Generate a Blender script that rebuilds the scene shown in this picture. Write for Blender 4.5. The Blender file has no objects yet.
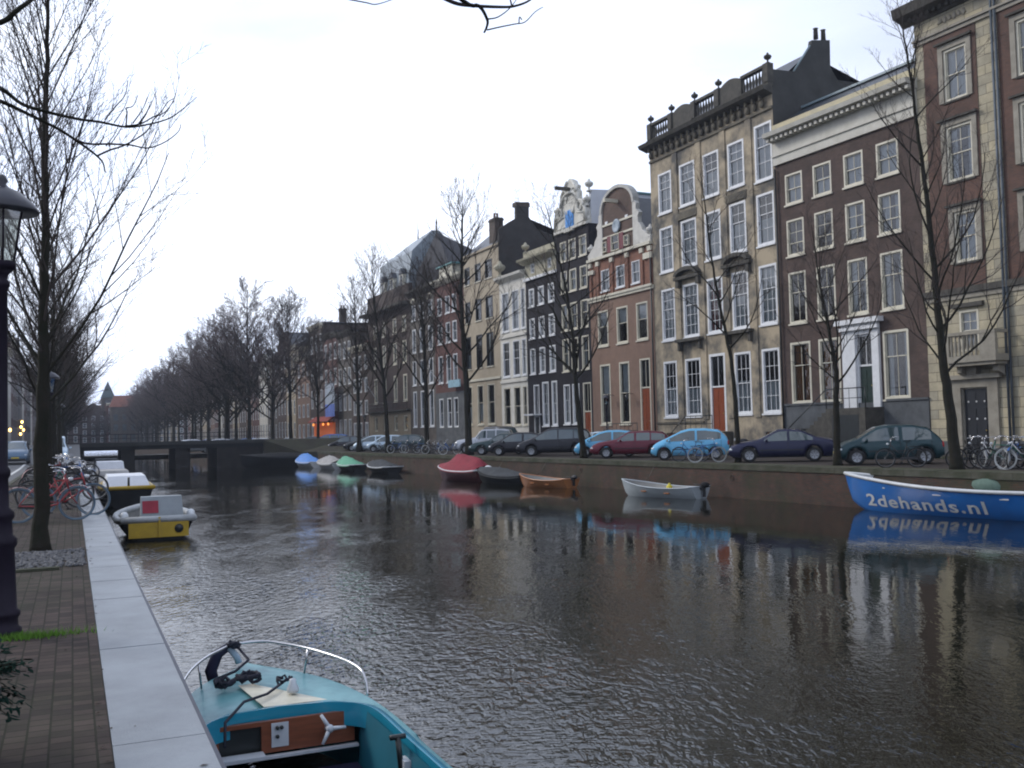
import bpy, math, random
from mathutils import Vector, Matrix, noise
R = math.radians
scene = bpy.context.scene
COL = scene.collection
# ------------------------------------------------------------------ camera geometry (x right, y forward, z up; quay level z = 0)
HAZE = 0.00042; EYE = 1.6; F = 1000.0; WATER = -1.4
pitch = math.atan(0.047); roll = 0.0235
Fv = Vector((0, math.cos(pitch), math.sin(pitch)))
R0 = Vector((1, 0, 0)); U0 = Vector((0, -math.sin(pitch), math.cos(pitch)))
Rv = R0*math.cos(roll) - U0*math.sin(roll)
Uv = R0*math.sin(roll) + U0*math.cos(roll)
CAM = Vector((0, 0, EYE))
def ray(px, py):
    return (Rv*((px-512)/F) + Uv*((384-py)/F) + Fv).normalized()
def hz(px): return 431 - (px-512)*math.tan(roll)
def project(p):
    d = Vector(p)-CAM; w = d.dot(Fv)
    return (512+F*d.dot(Rv)/w, 384-F*d.dot(Uv)/w, w)
def ground(px, py, z=0.0):
    d = ray(px, py); t = (z-EYE)/d.z
    return CAM + d*t
def hdir(px):
    d = ray(px, hz(px)); d.z = 0
    return d.normalized()
dA = hdir(72); nA = Vector((dA.y, -dA.x, 0))     # along the near quay, and to its right
dB = hdir(20); nB = Vector((dB.y, -dB.x, 0))     # along the far quay and its houses
def A(a, x, z=0.0): return dA*a + nA*x + Vector((0, 0, z))
def B(s, n, z=0.0): return dB*s + nB*n + Vector((0, 0, z))
def yaw_of(d): return math.atan2(d.y, d.x)
def on_line(px, n, frame='B', py=None):
    """ground point of pixel column px on the line at offset n"""
    d = ray(px, hz(px) if py is None else py); nn = nB if frame == 'B' else nA
    t = n/(d.dot(nn)); p = CAM + d*t; return Vector((p.x, p.y, 0))
QN = ground(690, 463.0).dot(nB)                  # far quay edge
FN = QN + 10.4                                   # far facades
XI = ground(104, 640).dot(nA); XO = ground(166, 640).dot(nA)
XI, XO = 0.19, 0.66
# ------------------------------------------------------------------ materials
MATS = {}
def nt(m):
    m.use_nodes = True; t = m.node_tree
    return t, t.nodes, t.links, t.nodes['Principled BSDF']
def mat(name, col, rough=0.6, var=0.25, scale=3.0, bump=0.0, bscale=None, metal=0.0, col2=None, coat=0.0, stretch=(1, 1, 1), spec=0.5, detail=6, thr=None):
    if name in MATS: return MATS[name]
    m = bpy.data.materials.new(name); t, N, L, P = nt(m)
    P.inputs['Roughness'].default_value = rough; P.inputs['Metallic'].default_value = metal
    P.inputs['Coat Weight'].default_value = coat; P.inputs['Specular IOR Level'].default_value = spec
    P.inputs['Coat Roughness'].default_value = 0.05
    tc = N.new('ShaderNodeTexCoord'); mp = N.new('ShaderNodeMapping'); mp.inputs['Scale'].default_value = stretch
    L.new(tc.outputs['Object'], mp.inputs['Vector'])
    n = N.new('ShaderNodeTexNoise'); n.inputs['Scale'].default_value = scale; n.inputs['Detail'].default_value = detail
    n.inputs['Roughness'].default_value = 0.65
    L.new(mp.outputs['Vector'], n.inputs['Vector'])
    r = N.new('ShaderNodeValToRGB')
    c2 = col2 if col2 else tuple(c*(1-var) for c in col); c1 = col if col2 else tuple(min(1, c*(1+var)) for c in col)
    lo, hi = thr if thr else (0.3, 0.7)
    r.color_ramp.elements[0].position = lo; r.color_ramp.elements[1].position = hi
    r.color_ramp.elements[0].color = (*c2, 1); r.color_ramp.elements[1].color = (*c1, 1)
    L.new(n.outputs['Fac'], r.inputs['Fac']); L.new(r.outputs['Color'], P.inputs['Base Color'])
    if bump:
        b = N.new('ShaderNodeBump'); b.inputs['Strength'].default_value = bump; b.inputs['Distance'].default_value = 0.02
        n2 = N.new('ShaderNodeTexNoise'); n2.inputs['Scale'].default_value = bscale or scale*8; n2.inputs['Detail'].default_value = 4
        L.new(mp.outputs['Vector'], n2.inputs['Vector']); L.new(n2.outputs['Fac'], b.inputs['Height']); L.new(b.outputs['Normal'], P.inputs['Normal'])
    MATS[name] = m; return m
def mat_brick(name, c1, c2, mortar, w=0.21, h=0.06, rough=0.8, streak=0.35, plane='xz', msize=0.006, stain=(0.02, 0.025, 0.018), grime=0.0, bump=0.3, wet=False):
    if name in MATS: return MATS[name]
    m = bpy.data.materials.new(name); t, N, L, P = nt(m)
    tc = N.new('ShaderNodeTexCoord'); sx = N.new('ShaderNodeSeparateXYZ'); cx = N.new('ShaderNodeCombineXYZ')
    L.new(tc.outputs['Object'], sx.inputs[0])
    if plane == 'xz':
        ad = N.new('ShaderNodeMath'); ad.operation = 'ADD'
        L.new(sx.outputs['X'], ad.inputs[0]); L.new(sx.outputs['Y'], ad.inputs[1])
        L.new(ad.outputs[0], cx.inputs['X']); L.new(sx.outputs['Z'], cx.inputs['Y'])
    else:
        L.new(sx.outputs['X'], cx.inputs['X']); L.new(sx.outputs['Y'], cx.inputs['Y'])
    bt = N.new('ShaderNodeTexBrick'); bt.inputs['Scale'].default_value = 1.0
    bt.inputs['Brick Width'].default_value = w; bt.inputs['Row Height'].default_value = h
    bt.inputs['Mortar Size'].default_value = msize; bt.inputs['Color1'].default_value = (*c1, 1); bt.inputs['Color2'].default_value = (*c2, 1)
    bt.inputs['Mortar'].default_value = (*mortar, 1); bt.inputs['Bias'].default_value = 0.0
    L.new(cx.outputs[0], bt.inputs['Vector'])
    n = N.new('ShaderNodeTexNoise'); n.inputs['Scale'].default_value = 0.9; n.inputs['Detail'].default_value = 8; n.inputs['Roughness'].default_value = 0.7
    L.new(tc.outputs['Object'], n.inputs['Vector'])
    mr = N.new('ShaderNodeMapRange'); mr.inputs[1].default_value = 0.3; mr.inputs[2].default_value = 0.7
    mr.inputs[3].default_value = 1-streak; mr.inputs[4].default_value = 1+streak
    L.new(n.outputs['Fac'], mr.inputs[0])
    mx = N.new('ShaderNodeMix'); mx.data_type = 'RGBA'; mx.blend_type = 'MULTIPLY'; mx.inputs[0].default_value = 1
    L.new(bt.outputs['Color'], mx.inputs[6]); L.new(mr.outputs[0], mx.inputs[7])
    out = mx.outputs[2]
    if grime > 0:
        n3 = N.new('ShaderNodeTexNoise'); n3.inputs['Scale'].default_value = 0.45; n3.inputs['Detail'].default_value = 9; n3.inputs['Roughness'].default_value = 0.75
        mp = N.new('ShaderNodeMapping'); mp.inputs['Location'].default_value = (7, 3, 1); L.new(tc.outputs['Object'], mp.inputs[0]); L.new(mp.outputs[0], n3.inputs['Vector'])
        m3 = N.new('ShaderNodeMapRange'); m3.inputs[1].default_value = 0.45; m3.inputs[2].default_value = 0.68; m3.inputs[4].default_value = grime
        L.new(n3.outputs['Fac'], m3.inputs[0])
        x2 = N.new('ShaderNodeMix'); x2.data_type = 'RGBA'; L.new(m3.outputs[0], x2.inputs[0]); L.new(out, x2.inputs[6]); x2.inputs[7].default_value = (*stain, 1)
        out = x2.outputs[2]
    L.new(out, P.inputs['Base Color'])
    P.inputs['Roughness'].default_value = rough; P.inputs['Specular IOR Level'].default_value = .5 if plane == 'xz' else .12
    if wet:
        m4 = N.new('ShaderNodeMapRange'); m4.inputs[1].default_value = 0.35; m4.inputs[2].default_value = 0.6; m4.inputs[3].default_value = 0.3; m4.inputs[4].default_value = 0.75
        L.new(n.outputs['Fac'], m4.inputs[0]); L.new(m4.outputs[0], P.inputs['Roughness'])
    b = N.new('ShaderNodeBump'); b.inputs['Strength'].default_value = bump; b.inputs['Distance'].default_value = 0.01
    iv = N.new('ShaderNodeMath'); iv.operation = 'SUBTRACT'; iv.inputs[0].default_value = 1; L.new(bt.outputs['Fac'], iv.inputs[1])
    L.new(iv.outputs[0], b.inputs['Height']); L.new(b.outputs['Normal'], P.inputs['Normal'])
    MATS[name] = m; return m
def mat_glass(name='window glass', tint=(0.75, 0.8, 0.8), refl=0.12):
    if name in MATS: return MATS[name]
    m = bpy.data.materials.new(name); m.use_nodes = True; t = m.node_tree; N = t.nodes; L = t.links
    N.clear(); o = N.new('ShaderNodeOutputMaterial'); mx = N.new('ShaderNodeMixShader'); g = N.new('ShaderNodeBsdfGlossy'); tr = N.new('ShaderNodeBsdfTransparent')
    g.inputs['Roughness'].default_value = 0.03; tr.inputs['Color'].default_value = (*tint, 1)
    tc = N.new('ShaderNodeTexCoord'); n = N.new('ShaderNodeTexNoise'); n.inputs['Scale'].default_value = 1.6; n.inputs['Detail'].default_value = 2
    L.new(tc.outputs['Object'], n.inputs['Vector'])
    b = N.new('ShaderNodeBump'); b.inputs['Strength'].default_value = 0.12; b.inputs['Distance'].default_value = 0.06
    L.new(n.outputs['Fac'], b.inputs['Height']); L.new(b.outputs['Normal'], g.inputs['Normal'])
    fr = N.new('ShaderNodeFresnel'); fr.inputs['IOR'].default_value = 1.5
    ad = N.new('ShaderNodeMath'); ad.operation = 'ADD'; ad.inputs[1].default_value = refl; ad.use_clamp = True
    L.new(fr.outputs[0], ad.inputs[0]); L.new(ad.outputs[0], mx.inputs[0]); L.new(tr.outputs[0], mx.inputs[1]); L.new(g.outputs[0], mx.inputs[2]); L.new(mx.outputs[0], o.inputs[0])
    MATS[name] = m; return m
def emat(name, col, strength):
    if name in MATS: return MATS[name]
    m = bpy.data.materials.new(name); t, N, L, P = nt(m)
    P.inputs['Base Color'].default_value = (*col, 1); P.inputs['Emission Color'].default_value = (*col, 1); P.inputs['Emission Strength'].default_value = strength
    MATS[name] = m; return m
# ------------------------------------------------------------------ mesh builder
class MB:
    def __init__(s): s.v = []; s.f = []; s.sm = []
    def add(s, vs, fs, smooth=False):
        o = len(s.v); s.v.extend(tuple(v) for v in vs); s.f.extend(tuple(i+o for i in f) for f in fs); s.sm.extend([smooth]*len(fs)); return s
    def box(s, x0, x1, y0, y1, z0, z1, M=None):
        vs = [Vector((x, y, z)) for z in (z0, z1) for y in (y0, y1) for x in (x0, x1)]
        if M: vs = [M @ v for v in vs]
        return s.add(vs, [(0, 2, 3, 1), (4, 5, 7, 6), (0, 1, 5, 4), (1, 3, 7, 5), (3, 2, 6, 7), (2, 0, 4, 6)])
    def quad(s, a, b, c, d): return s.add([a, b, c, d], [(0, 1, 2, 3)])
    def tube(s, pts, rs, n=6, caps=True, smooth=True, closed=False):
        pts = [Vector(p) for p in pts]
        if not hasattr(rs, '__len__'): rs = [rs]*len(pts)
        vs = []; m = len(pts); up = None
        for i, p in enumerate(pts):
            if closed: d = pts[(i+1) % m]-pts[i-1]
            else: d = (pts[min(i+1, m-1)]-pts[max(i-1, 0)])
            if d.length < 1e-9: d = Vector((0, 0, 1))
            d.normalize()
            if up is None: up = Vector((0, 0, 1)) if abs(d.z) < 0.9 else Vector((1, 0, 0))
            a = d.cross(up)
            if a.length < 1e-6: a = d.orthogonal()
            a.normalize(); b = a.cross(d).normalized(); up = b
            for k in range(n):
                t = 2*math.pi*k/n; vs.append(p+(a*math.cos(t)+b*math.sin(t))*rs[i])
        fs = []
        for i in range(m if closed else m-1):
            j = (i+1) % m
            for k in range(n): fs.append((i*n+k, i*n+(k+1) % n, j*n+(k+1) % n, j*n+k))
        if caps and not closed and n > 2: fs.append(tuple(range(n-1, -1, -1))); fs.append(tuple((m-1)*n+k for k in range(n)))
        return s.add(vs, fs, smooth)
    def lathe(s, prof, n=16, M=None, smooth=True, axis='z', caps=True):
        vs = []
        for r, h in prof:
            for k in range(n):
                t = 2*math.pi*k/n
                p = Vector((r*math.cos(t), r*math.sin(t), h)) if axis == 'z' else Vector((r*math.cos(t), h, r*math.sin(t)))
                vs.append(M @ p if M else p)
        fs = [(i*n+k, i*n+(k+1) % n, (i+1)*n+(k+1) % n, (i+1)*n+k) for i in range(len(prof)-1) for k in range(n)]
        if caps and prof[0][0] > 1e-4: fs.append(tuple(range(n-1, -1, -1)))
        if caps and prof[-1][0] > 1e-4: fs.append(tuple((len(prof)-1)*n+k for k in range(n)))
        return s.add(vs, fs, smooth)
    def grid(s, rows, smooth=True, closed=False):
        n = len(rows[0]); vs = [p for r in rows for p in r]; fs = []
        for i in range(len(rows)-1):
            for k in range(n if closed else n-1):
                k2 = (k+1) % n; fs.append((i*n+k, i*n+k2, (i+1)*n+k2, (i+1)*n+k))
        return s.add(vs, fs, smooth)
    def prism(s, poly, y0, y1, M=None):
        """poly in xz, extruded along y"""
        n = len(poly); vs = [Vector((x, y0, z)) for x, z in poly]+[Vector((x, y1, z)) for x, z in poly]
        if M: vs = [M @ v for v in vs]
        fs = [tuple(range(n)), tuple(range(2*n-1, n-1, -1))]+[(i, i+n, (i+1) % n+n, (i+1) % n) for i in range(n)]
        return s.add(vs, fs)
    def blob(s, c, r, n=8, m=6, jit=0.0, rnd=random):
        c = Vector(c); rows = []
        for i in range(m+1):
            a = math.pi*i/m; rows.append([c+Vector((r[0]*math.sin(a)*math.cos(2*math.pi*k/n)*(1+rnd.uniform(-jit, jit)), r[1]*math.sin(a)*math.sin(2*math.pi*k/n)*(1+rnd.uniform(-jit, jit)), r[2]*math.cos(a))) for k in range(n)])
        return s.grid(rows, True, True)
    def mesh(s, name, m):
        me = bpy.data.meshes.new(name); me.from_pydata(s.v, [], s.f); me.polygons.foreach_set('use_smooth', s.sm)
        if m: me.materials.append(m)
        me.update(); return me
    def build(s, name, m, parent=None, loc=None, rz=0.0):
        o = bpy.data.objects.new(name, s.mesh(name, m)); COL.objects.link(o)
        if parent: o.parent = parent
        if loc is not None: o.location = loc
        if rz: o.rotation_euler = (0, 0, rz)
        return o
def tag(o, label=None, cat=None, group=None, kind=None):
    if label: o['label'] = label
    if cat: o['category'] = cat
    if group: o['group'] = group
    if kind: o['kind'] = kind
    return o
def thing(name, loc, rz=0.0, label=None, cat=None, group=None):
    o = bpy.data.objects.new(name, None); COL.objects.link(o); o.location = loc; o.rotation_euler = (0, 0, rz); o.empty_display_size = 0.3
    return tag(o, label, cat, group)
def children(o): return [c for c in COL.objects if c.parent == o]
KIDS = {}
def copy_tree(o, parent=None):
    c = o.copy(); COL.objects.link(c)
    if parent is not None: c.parent = parent
    for ch in list(o.children): copy_tree(ch, c)
    return c
# ------------------------------------------------------------------ camera, sky, sun, render settings
cd = bpy.data.cameras.new('camera'); cam = bpy.data.objects.new('camera', cd); COL.objects.link(cam)
cd.sensor_fit = 'HORIZONTAL'; cd.sensor_width = 36; cd.lens = 36*F/1024; cd.clip_end = 3000; cd.clip_start = 0.05
cam.matrix_world = Matrix((( Rv.x, Uv.x, -Fv.x, CAM.x), (Rv.y, Uv.y, -Fv.y, CAM.y), (Rv.z, Uv.z, -Fv.z, CAM.z), (0, 0, 0, 1)))
scene.camera = cam
SUN_AZ = R(-68); SUN_EL = R(32)      # azimuth clockwise from +Y
w = bpy.data.worlds.new('World'); scene.world = w; w.use_nodes = True
N = w.node_tree.nodes; L = w.node_tree.links; N.clear()
wo = N.new('ShaderNodeOutputWorld'); bg = N.new('ShaderNodeBackground'); sky = N.new('ShaderNodeTexSky'); sky.sky_type = 'NISHITA'
sky.sun_disc = False; sky.sun_elevation = SUN_EL; sky.sun_rotation = SUN_AZ; sky.air_density = 1.5; sky.dust_density = 3
tc = N.new('ShaderNodeTexCoord')
mp = N.new('ShaderNodeMapping'); mp.inputs['Scale'].default_value = (1, 1, 3.2)
L.new(tc.outputs['Generated'], mp.inputs[0])
cn = N.new('ShaderNodeTexNoise'); cn.inputs['Scale'].default_value = 1.7; cn.inputs['Detail'].default_value = 5; cn.inputs['Roughness'].default_value = 0.5; cn.inputs['Distortion'].default_value = 0.3
L.new(mp.outputs[0], cn.inputs['Vector'])
# thin bright cloud deck: lavender-grey where thick, near white where thin
cr = N.new('ShaderNodeValToRGB'); cr.color_ramp.elements[0].position = 0.34; cr.color_ramp.elements[1].position = 0.62
cr.color_ramp.elements[0].color = (6.0, 7.1, 9.9, 1); cr.color_ramp.elements[1].color = (9.3, 10.0, 11.6, 1)
L.new(cn.outputs['Fac'], cr.inputs['Fac'])
# brighter patch of cloud ahead, set apart from the sun's direction
dt = N.new('ShaderNodeVectorMath'); dt.operation = 'DOT_PRODUCT'; nrm = N.new('ShaderNodeVectorMath'); nrm.operation = 'NORMALIZE'
L.new(tc.outputs['Generated'], nrm.inputs[0]); L.new(nrm.outputs[0], dt.inputs[0])
sd = Vector((math.sin(SUN_AZ)*math.cos(SUN_EL), math.cos(SUN_AZ)*math.cos(SUN_EL), math.sin(SUN_EL))); dt.inputs[1].default_value = ray(270, 170)
mr = N.new('ShaderNodeMapRange'); mr.interpolation_type = 'SMOOTHSTEP'; mr.inputs[1].default_value = 0.76; mr.inputs[2].default_value = 1.0; mr.inputs[3].default_value = 1.0; mr.inputs[4].default_value = 1.7
L.new(dt.outputs['Value'], mr.inputs[0])
ml = N.new('ShaderNodeVectorMath'); ml.operation = 'SCALE'; L.new(cr.outputs['Color'], ml.inputs[0]); L.new(mr.outputs[0], ml.inputs['Scale'])
mx = N.new('ShaderNodeMix'); mx.data_type = 'RGBA'; mx.inputs[0].default_value = 0.94; L.new(sky.outputs[0], mx.inputs[6]); L.new(ml.outputs[0], mx.inputs[7])
L.new(mx.outputs[2], bg.inputs[0]); bg.inputs[1].default_value = 0.085; L.new(bg.outputs[0], wo.inputs[0])
sl = bpy.data.lights.new('sun', 'SUN'); sl.energy = 1.5; sl.angle = R(16); sl.color = (1, 0.95, 0.88)
so = bpy.data.objects.new('sun', sl); COL.objects.link(so); so.rotation_euler = sd.to_track_quat('Z', 'Y').to_euler()
vs = scene.view_settings; vs.view_transform = 'Standard'; vs.look = 'None'; vs.gamma = 1; vs.use_curve_mapping = False; vs.exposure = 0.15
scene.render.engine = 'CYCLES'; cy = scene.cycles; cy.max_bounces = 6; cy.diffuse_bounces = 2; cy.glossy_bounces = 3; cy.transmission_bounces = 2; cy.transparent_max_bounces = 8
cy.use_denoising = True; cy.caustics_reflective = False; cy.caustics_refractive = False; cy.pixel_filter_type = 'BLACKMAN_HARRIS'; cy.filter_width = 2.0; cy.sample_clamp_indirect = 6
# ------------------------------------------------------------------ the setting: water, ground, quays, road
def strip(name, kind, m, pts, z0, z1, label=None, cat=None):
    """closed slab under polygon pts (xy), local frame aligned to the canal"""
    mb = MB(); n = len(pts)
    mb.add([(p.x, p.y, z0) for p in pts]+[(p.x, p.y, z1) for p in pts], [tuple(range(n-1, -1, -1)), tuple(range(n, 2*n))]+[(i, (i+1) % n, (i+1) % n+n, i+n) for i in range(n)])
    o = mb.build(name, m); tag(o, label, cat, None, kind); return o
def local_box(name, m, frame, a0, a1, x0, x1, z0, z1, kind=None, label=None, cat=None):
    d = dA if frame == 'A' else dB
    o = MB().box(a0, a1, -x1, -x0, z0, z1).build(name, m, None, (0, 0, 0), yaw_of(d)); tag(o, label, cat, None, kind); return o
# water
mw = bpy.data.materials.new('canal water'); t, N, L, P = nt(mw)
P.inputs['Base Color'].default_value = (0.009, 0.009, 0.005, 1); P.inputs['Roughness'].default_value = 0.0; P.inputs['IOR'].default_value = 1.38
tc = N.new('ShaderNodeTexCoord'); mp1 = N.new('ShaderNodeMapping'); mp1.inputs['Scale'].default_value = (1.5, .62, 1); mp1.inputs['Rotation'].default_value = (0, 0, R(8))
L.new(tc.outputs['Object'], mp1.inputs[0])
n1 = N.new('ShaderNodeTexNoise'); n1.inputs['Scale'].default_value = 6.4; n1.inputs['Detail'].default_value = 2.5; n1.inputs['Roughness'].default_value = 0.55; n1.inputs['Distortion'].default_value = 0.4
n2 = N.new('ShaderNodeTexNoise'); n2.inputs['Scale'].default_value = 0.9; n2.inputs['Detail'].default_value = 3
n3 = N.new('ShaderNodeTexNoise'); n3.inputs['Scale'].default_value = 0.13; n3.inputs['Detail'].default_value = 2
L.new(mp1.outputs[0], n1.inputs['Vector']); L.new(mp1.outputs[0], n2.inputs['Vector']); L.new(tc.outputs['Object'], n3.inputs['Vector'])
# wind-ruffled patches
pr = N.new('ShaderNodeMapRange'); pr.inputs[1].default_value = 0.38; pr.inputs[2].default_value = 0.62; pr.inputs[3].default_value = 0.25; pr.inputs[4].default_value = 1.45
L.new(n3.outputs['Fac'], pr.inputs[0])
# calmer water in the lee of the far quay
sp = N.new('ShaderNodeVectorMath'); sp.operation = 'DOT_PRODUCT'; sp.inputs[1].default_value = nB; L.new(tc.outputs['Object'], sp.inputs[0])
lee = N.new('ShaderNodeMapRange'); lee.interpolation_type = 'SMOOTHSTEP'; lee.inputs[1].default_value = 0; lee.inputs[2].default_value = 15.5; lee.inputs[3].default_value = 1.35; lee.inputs[4].default_value = 0.09
L.new(sp.outputs['Value'], lee.inputs[0])
m0 = N.new('ShaderNodeMath'); m0.operation = 'MULTIPLY'; L.new(pr.outputs[0], m0.inputs[0]); L.new(lee.outputs[0], m0.inputs[1])
n5 = N.new('ShaderNodeTexNoise'); n5.inputs['Scale'].default_value = 1.1; n5.inputs['Detail'].default_value = 2; L.new(mp1.outputs[0], n5.inputs['Vector'])
r5_ = N.new('ShaderNodeMapRange'); r5_.inputs[1].default_value = 0.42; r5_.inputs[2].default_value = 0.60; r5_.inputs[3].default_value = 0.35; r5_.inputs[4].default_value = 1.35; L.new(n5.outputs['Fac'], r5_.inputs[0])
m1 = N.new('ShaderNodeMath'); m1.operation = 'MULTIPLY'; L.new(m0.outputs[0], m1.inputs[0]); L.new(r5_.outputs[0], m1.inputs[1])
b1 = N.new('ShaderNodeBump'); b1.inputs['Distance'].default_value = 0.034; L.new(n1.outputs['Fac'], b1.inputs['Height']); L.new(m1.outputs[0], b1.inputs['Strength'])
n4 = N.new('ShaderNodeTexNoise'); n4.inputs['Scale'].default_value = 5.5; n4.inputs['Detail'].default_value = 2; n4.inputs['Distortion'].default_value = .5
mp4 = N.new('ShaderNodeMapping'); mp4.inputs['Scale'].default_value = (.8, 2.2, 1); mp4.inputs['Rotation'].default_value = (0, 0, R(-12)); L.new(tc.outputs['Object'], mp4.inputs[0]); L.new(mp4.outputs[0], n4.inputs['Vector'])
b4 = N.new('ShaderNodeBump'); b4.inputs['Distance'].default_value = 0.006; L.new(n4.outputs['Fac'], b4.inputs['Height']); L.new(lee.outputs[0], b4.inputs['Strength']); L.new(b1.outputs['Normal'], b4.inputs['Normal'])
b2 = N.new('ShaderNodeBump'); b2.inputs['Distance'].default_value = 0.03; b2.inputs['Strength'].default_value = 0.2; L.new(n2.outputs['Fac'], b2.inputs['Height']); L.new(b4.outputs['Normal'], b2.inputs['Normal'])
L.new(b2.outputs['Normal'], P.inputs['Normal'])
wm = MB(); wm.add([A(-40, -1, WATER), A(-40, 60, WATER), A(700, 60, WATER), A(700, -1, WATER)], [(0, 1, 2, 3)])
tag(wm.build('canal_water', mw), kind='structure')
m_asph = mat('asphalt', (0.045, 0.045, 0.05), 0.55, 0.3, 2.0, 0.3, 60)
m_earth = mat('ground earth', (0.07, 0.065, 0.055), 0.9, 0.3, 1.0)
m_paver = mat_brick('clinker pavers', (0.070, 0.052, 0.046), (0.036, 0.028, 0.026), (0.022, 0.020, 0.015), 0.12, 0.115, 0.85, 0.45, 'xy', 0.006, (0.03, 0.05, 0.015), 0.3, 0.8, False)
m_paver2 = mat_brick('street pavers', (0.075, 0.06, 0.055), (0.06, 0.05, 0.047), (0.03, 0.03, 0.025), 0.21, 0.07, 0.7, 0.3, 'xy', 0.008, (0.05, 0.05, 0.04), 0.1, 0.4)
m_cop = mat('coping stone', (0.245, 0.27, 0.295), 0.42, 0.18, 1.6, 0.35, 90, col2=(0.14, 0.155, 0.17), thr=(0.25, 0.62), detail=10)
m_cop2 = mat('weathered coping', (0.105, 0.10, 0.08), 0.9, 0.3, 1.1, 0.3, 40, col2=(0.032, 0.04, 0.02), spec=.2)
m_wall = mat_brick('mossy quay brick', (0.085, 0.032, 0.02), (0.05, 0.028, 0.02), (0.04, 0.04, 0.03), 0.22, 0.065, 0.85, 0.55, 'xz', 0.010, (0.028, 0.036, 0.012), 0.85, 0.5)
m_gras = mat('mossy ground', (0.045, 0.06, 0.022), 0.95, 0.4, 1.2, 0.5, 30, col2=(0.07, 0.055, 0.04))
# one ground sheet to the horizon on either side (land below street slabs)
strip('ground_land', 'structure', m_earth, [A(-60, -1500), A(-60, XO-0.25), A(1500, XO-0.25), A(1500, -1500)], -3.0, -0.06)
strip('far_ground_land', 'structure', m_earth, [B(-60, QN+0.3), B(-60, 1500), B(1500, 1500), B(1500, 300), B(430, 150), B(112, QN+0.3)], -3.0, -0.06)
# near pavement, kerb, street
local_box('pavement', m_paver, 'A', -20, 112, -2.15, XI-0.004, -0.06, -0.004, 'structure')
local_box('kerb_stone', m_cop2, 'A', -20, 112, -2.33, -2.154, -0.06, 0.012, 'structure')
local_box('road', m_asph, 'A', -20, 330, -6.2, -2.334, -0.07, -0.05, 'structure')
local_box('far_kerb_stone', m_cop2, 'A', -20, 330, -6.35, -6.204, -0.07, 0.06, 'structure')
local_box('house_pavement', m_paver2, 'A', -20, 330, -9.0, -6.354, -0.07, 0.05, 'structure')
# painted curve at the kerb (pale line bending into the street)
mk = MB(); prev = None
pl = [ground(x, y) for x, y in ((0, 478), (10, 474), (20, 468), (28, 461), (31, 456))]
for a, b in zip(pl, pl[1:]):
    d = (b-a).normalized(); sd_ = Vector((d.y, -d.x, 0))*0.09
    mk.add([a-sd_, a+sd_, b+sd_, b-sd_], [(0, 1, 2, 3)])
o = mk.build('road_marking', mat('worn white paint', (0.6, 0.6, 0.58), 0.6, 0.3, 6)); o.location.z = -0.046; tag(o, kind='structure')
# near quay wall: brick below, coping slabs on top
qw = thing('quay_wall', A(0, XO), yaw_of(dA), 'near brick quay wall with wide pale coping slabs beside the pavement', 'quay wall')
MB().box(-20, 104, 0.04, 0.6, -2.6, -0.20).build('brick_face', m_wall, qw)
cs = MB(); a = -6.0; rnd = random.Random(3)
edges = [1.0]
# joints measured from the photograph
for (x, y) in ((158, 714), (141, 664), (128, 602), (118, 560), (110, 527)): edges.append(ground(x-40, y).dot(dA))
for i in range(78):
    l = rnd.uniform(1.15, 1.45); cs.box(a, a+l-0.012, 0.0, XO-XI, -0.2, rnd.uniform(-0.002, 0.002)); a += l
cs.build('coping', m_cop, qw)
MB().box(-20, 104, -0.035, -0.001, -0.12, -0.03).build('edge_strip', mat('dark edge metal', (0.03, 0.035, 0.06), 0.5), qw)
# far quay wall
fw = thing('quay_wall', B(0, QN), yaw_of(dB), 'long mossy red-brown brick quay wall below the parked cars', 'quay wall')
MB().box(-25, 112, -0.6, 0.0, -2.6, -0.22).build('brick_face', m_wall, fw)
cs = MB(); a = -25.0
while a < 111.5:
    l = rnd.uniform(0.9, 1.5); cs.box(a, a+l-0.01, -0.45, 0.05, -0.22, rnd.uniform(-0.012, 0.006)); a += l
cs.build('coping', m_cop2, fw)
for k in range(9):      # iron mooring rings
    s_ = -4+k*12.5
    MB().tube([(s_+0.12*math.cos(t*math.pi/4), 0.03, -0.55+0.12*math.sin(t*math.pi/4)) for t in range(8)], 0.014, 5, closed=True).build('mooring_ring', mat('rusty iron', (0.07, 0.04, 0.03), 0.7), fw)
local_box('far_verge', m_gras, 'B', -30, 112, QN+0.454, QN+1.1, -0.06, 0.0, 'structure')
local_box('far_street', m_paver2, 'B', -30, 112, QN+1.104, QN+8.2, -0.06, -0.003, 'structure')
local_box('far_kerb', m_cop2, 'B', -30, 112, QN+8.204, QN+8.35, -0.06, 0.12, 'structure')
local_box('far_pavement', m_paver2, 'B', -30, 112, QN+8.354, QN+16, -0.06, 0.11, 'structure')
# beyond the bridge the canal runs on, parallel to the near quay
BR0 = 103.0; BRW = 8.0
XF = on_line(264, 0.0001, 'A') if False else None
zc = BR0+BRW
far_x = 17.8
strip('far_reach_crossing', 'structure', m_earth, [A(zc-.3, -9), A(zc-.3, 60), A(zc+8, 60), A(zc+8, -9)], -.5, -0.03)
strip('far_reach_street', 'structure', m_earth, [A(zc+0.5, far_x), A(700, far_x), A(700, 220), A(zc+0.5, 90)], -2.6, -0.02)
strip('far_reach_near_street', 'structure', m_earth, [A(zc, -9), A(zc, XO), A(700, XO), A(700, -9)], -2.6, -0.045)
o = local_box('quay_wall', m_wall, 'A', zc, 420, far_x-0.5, far_x-0.02, -2.6, 0.0, None, 'dark quay wall beyond the bridge under the distant trees on the right', 'quay wall')
o = local_box('quay_wall', m_wall, 'A', zc, 420, XO, XO+0.4, -2.6, 0.0, None, 'dark quay wall beyond the bridge on the near side', 'quay wall')
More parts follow.
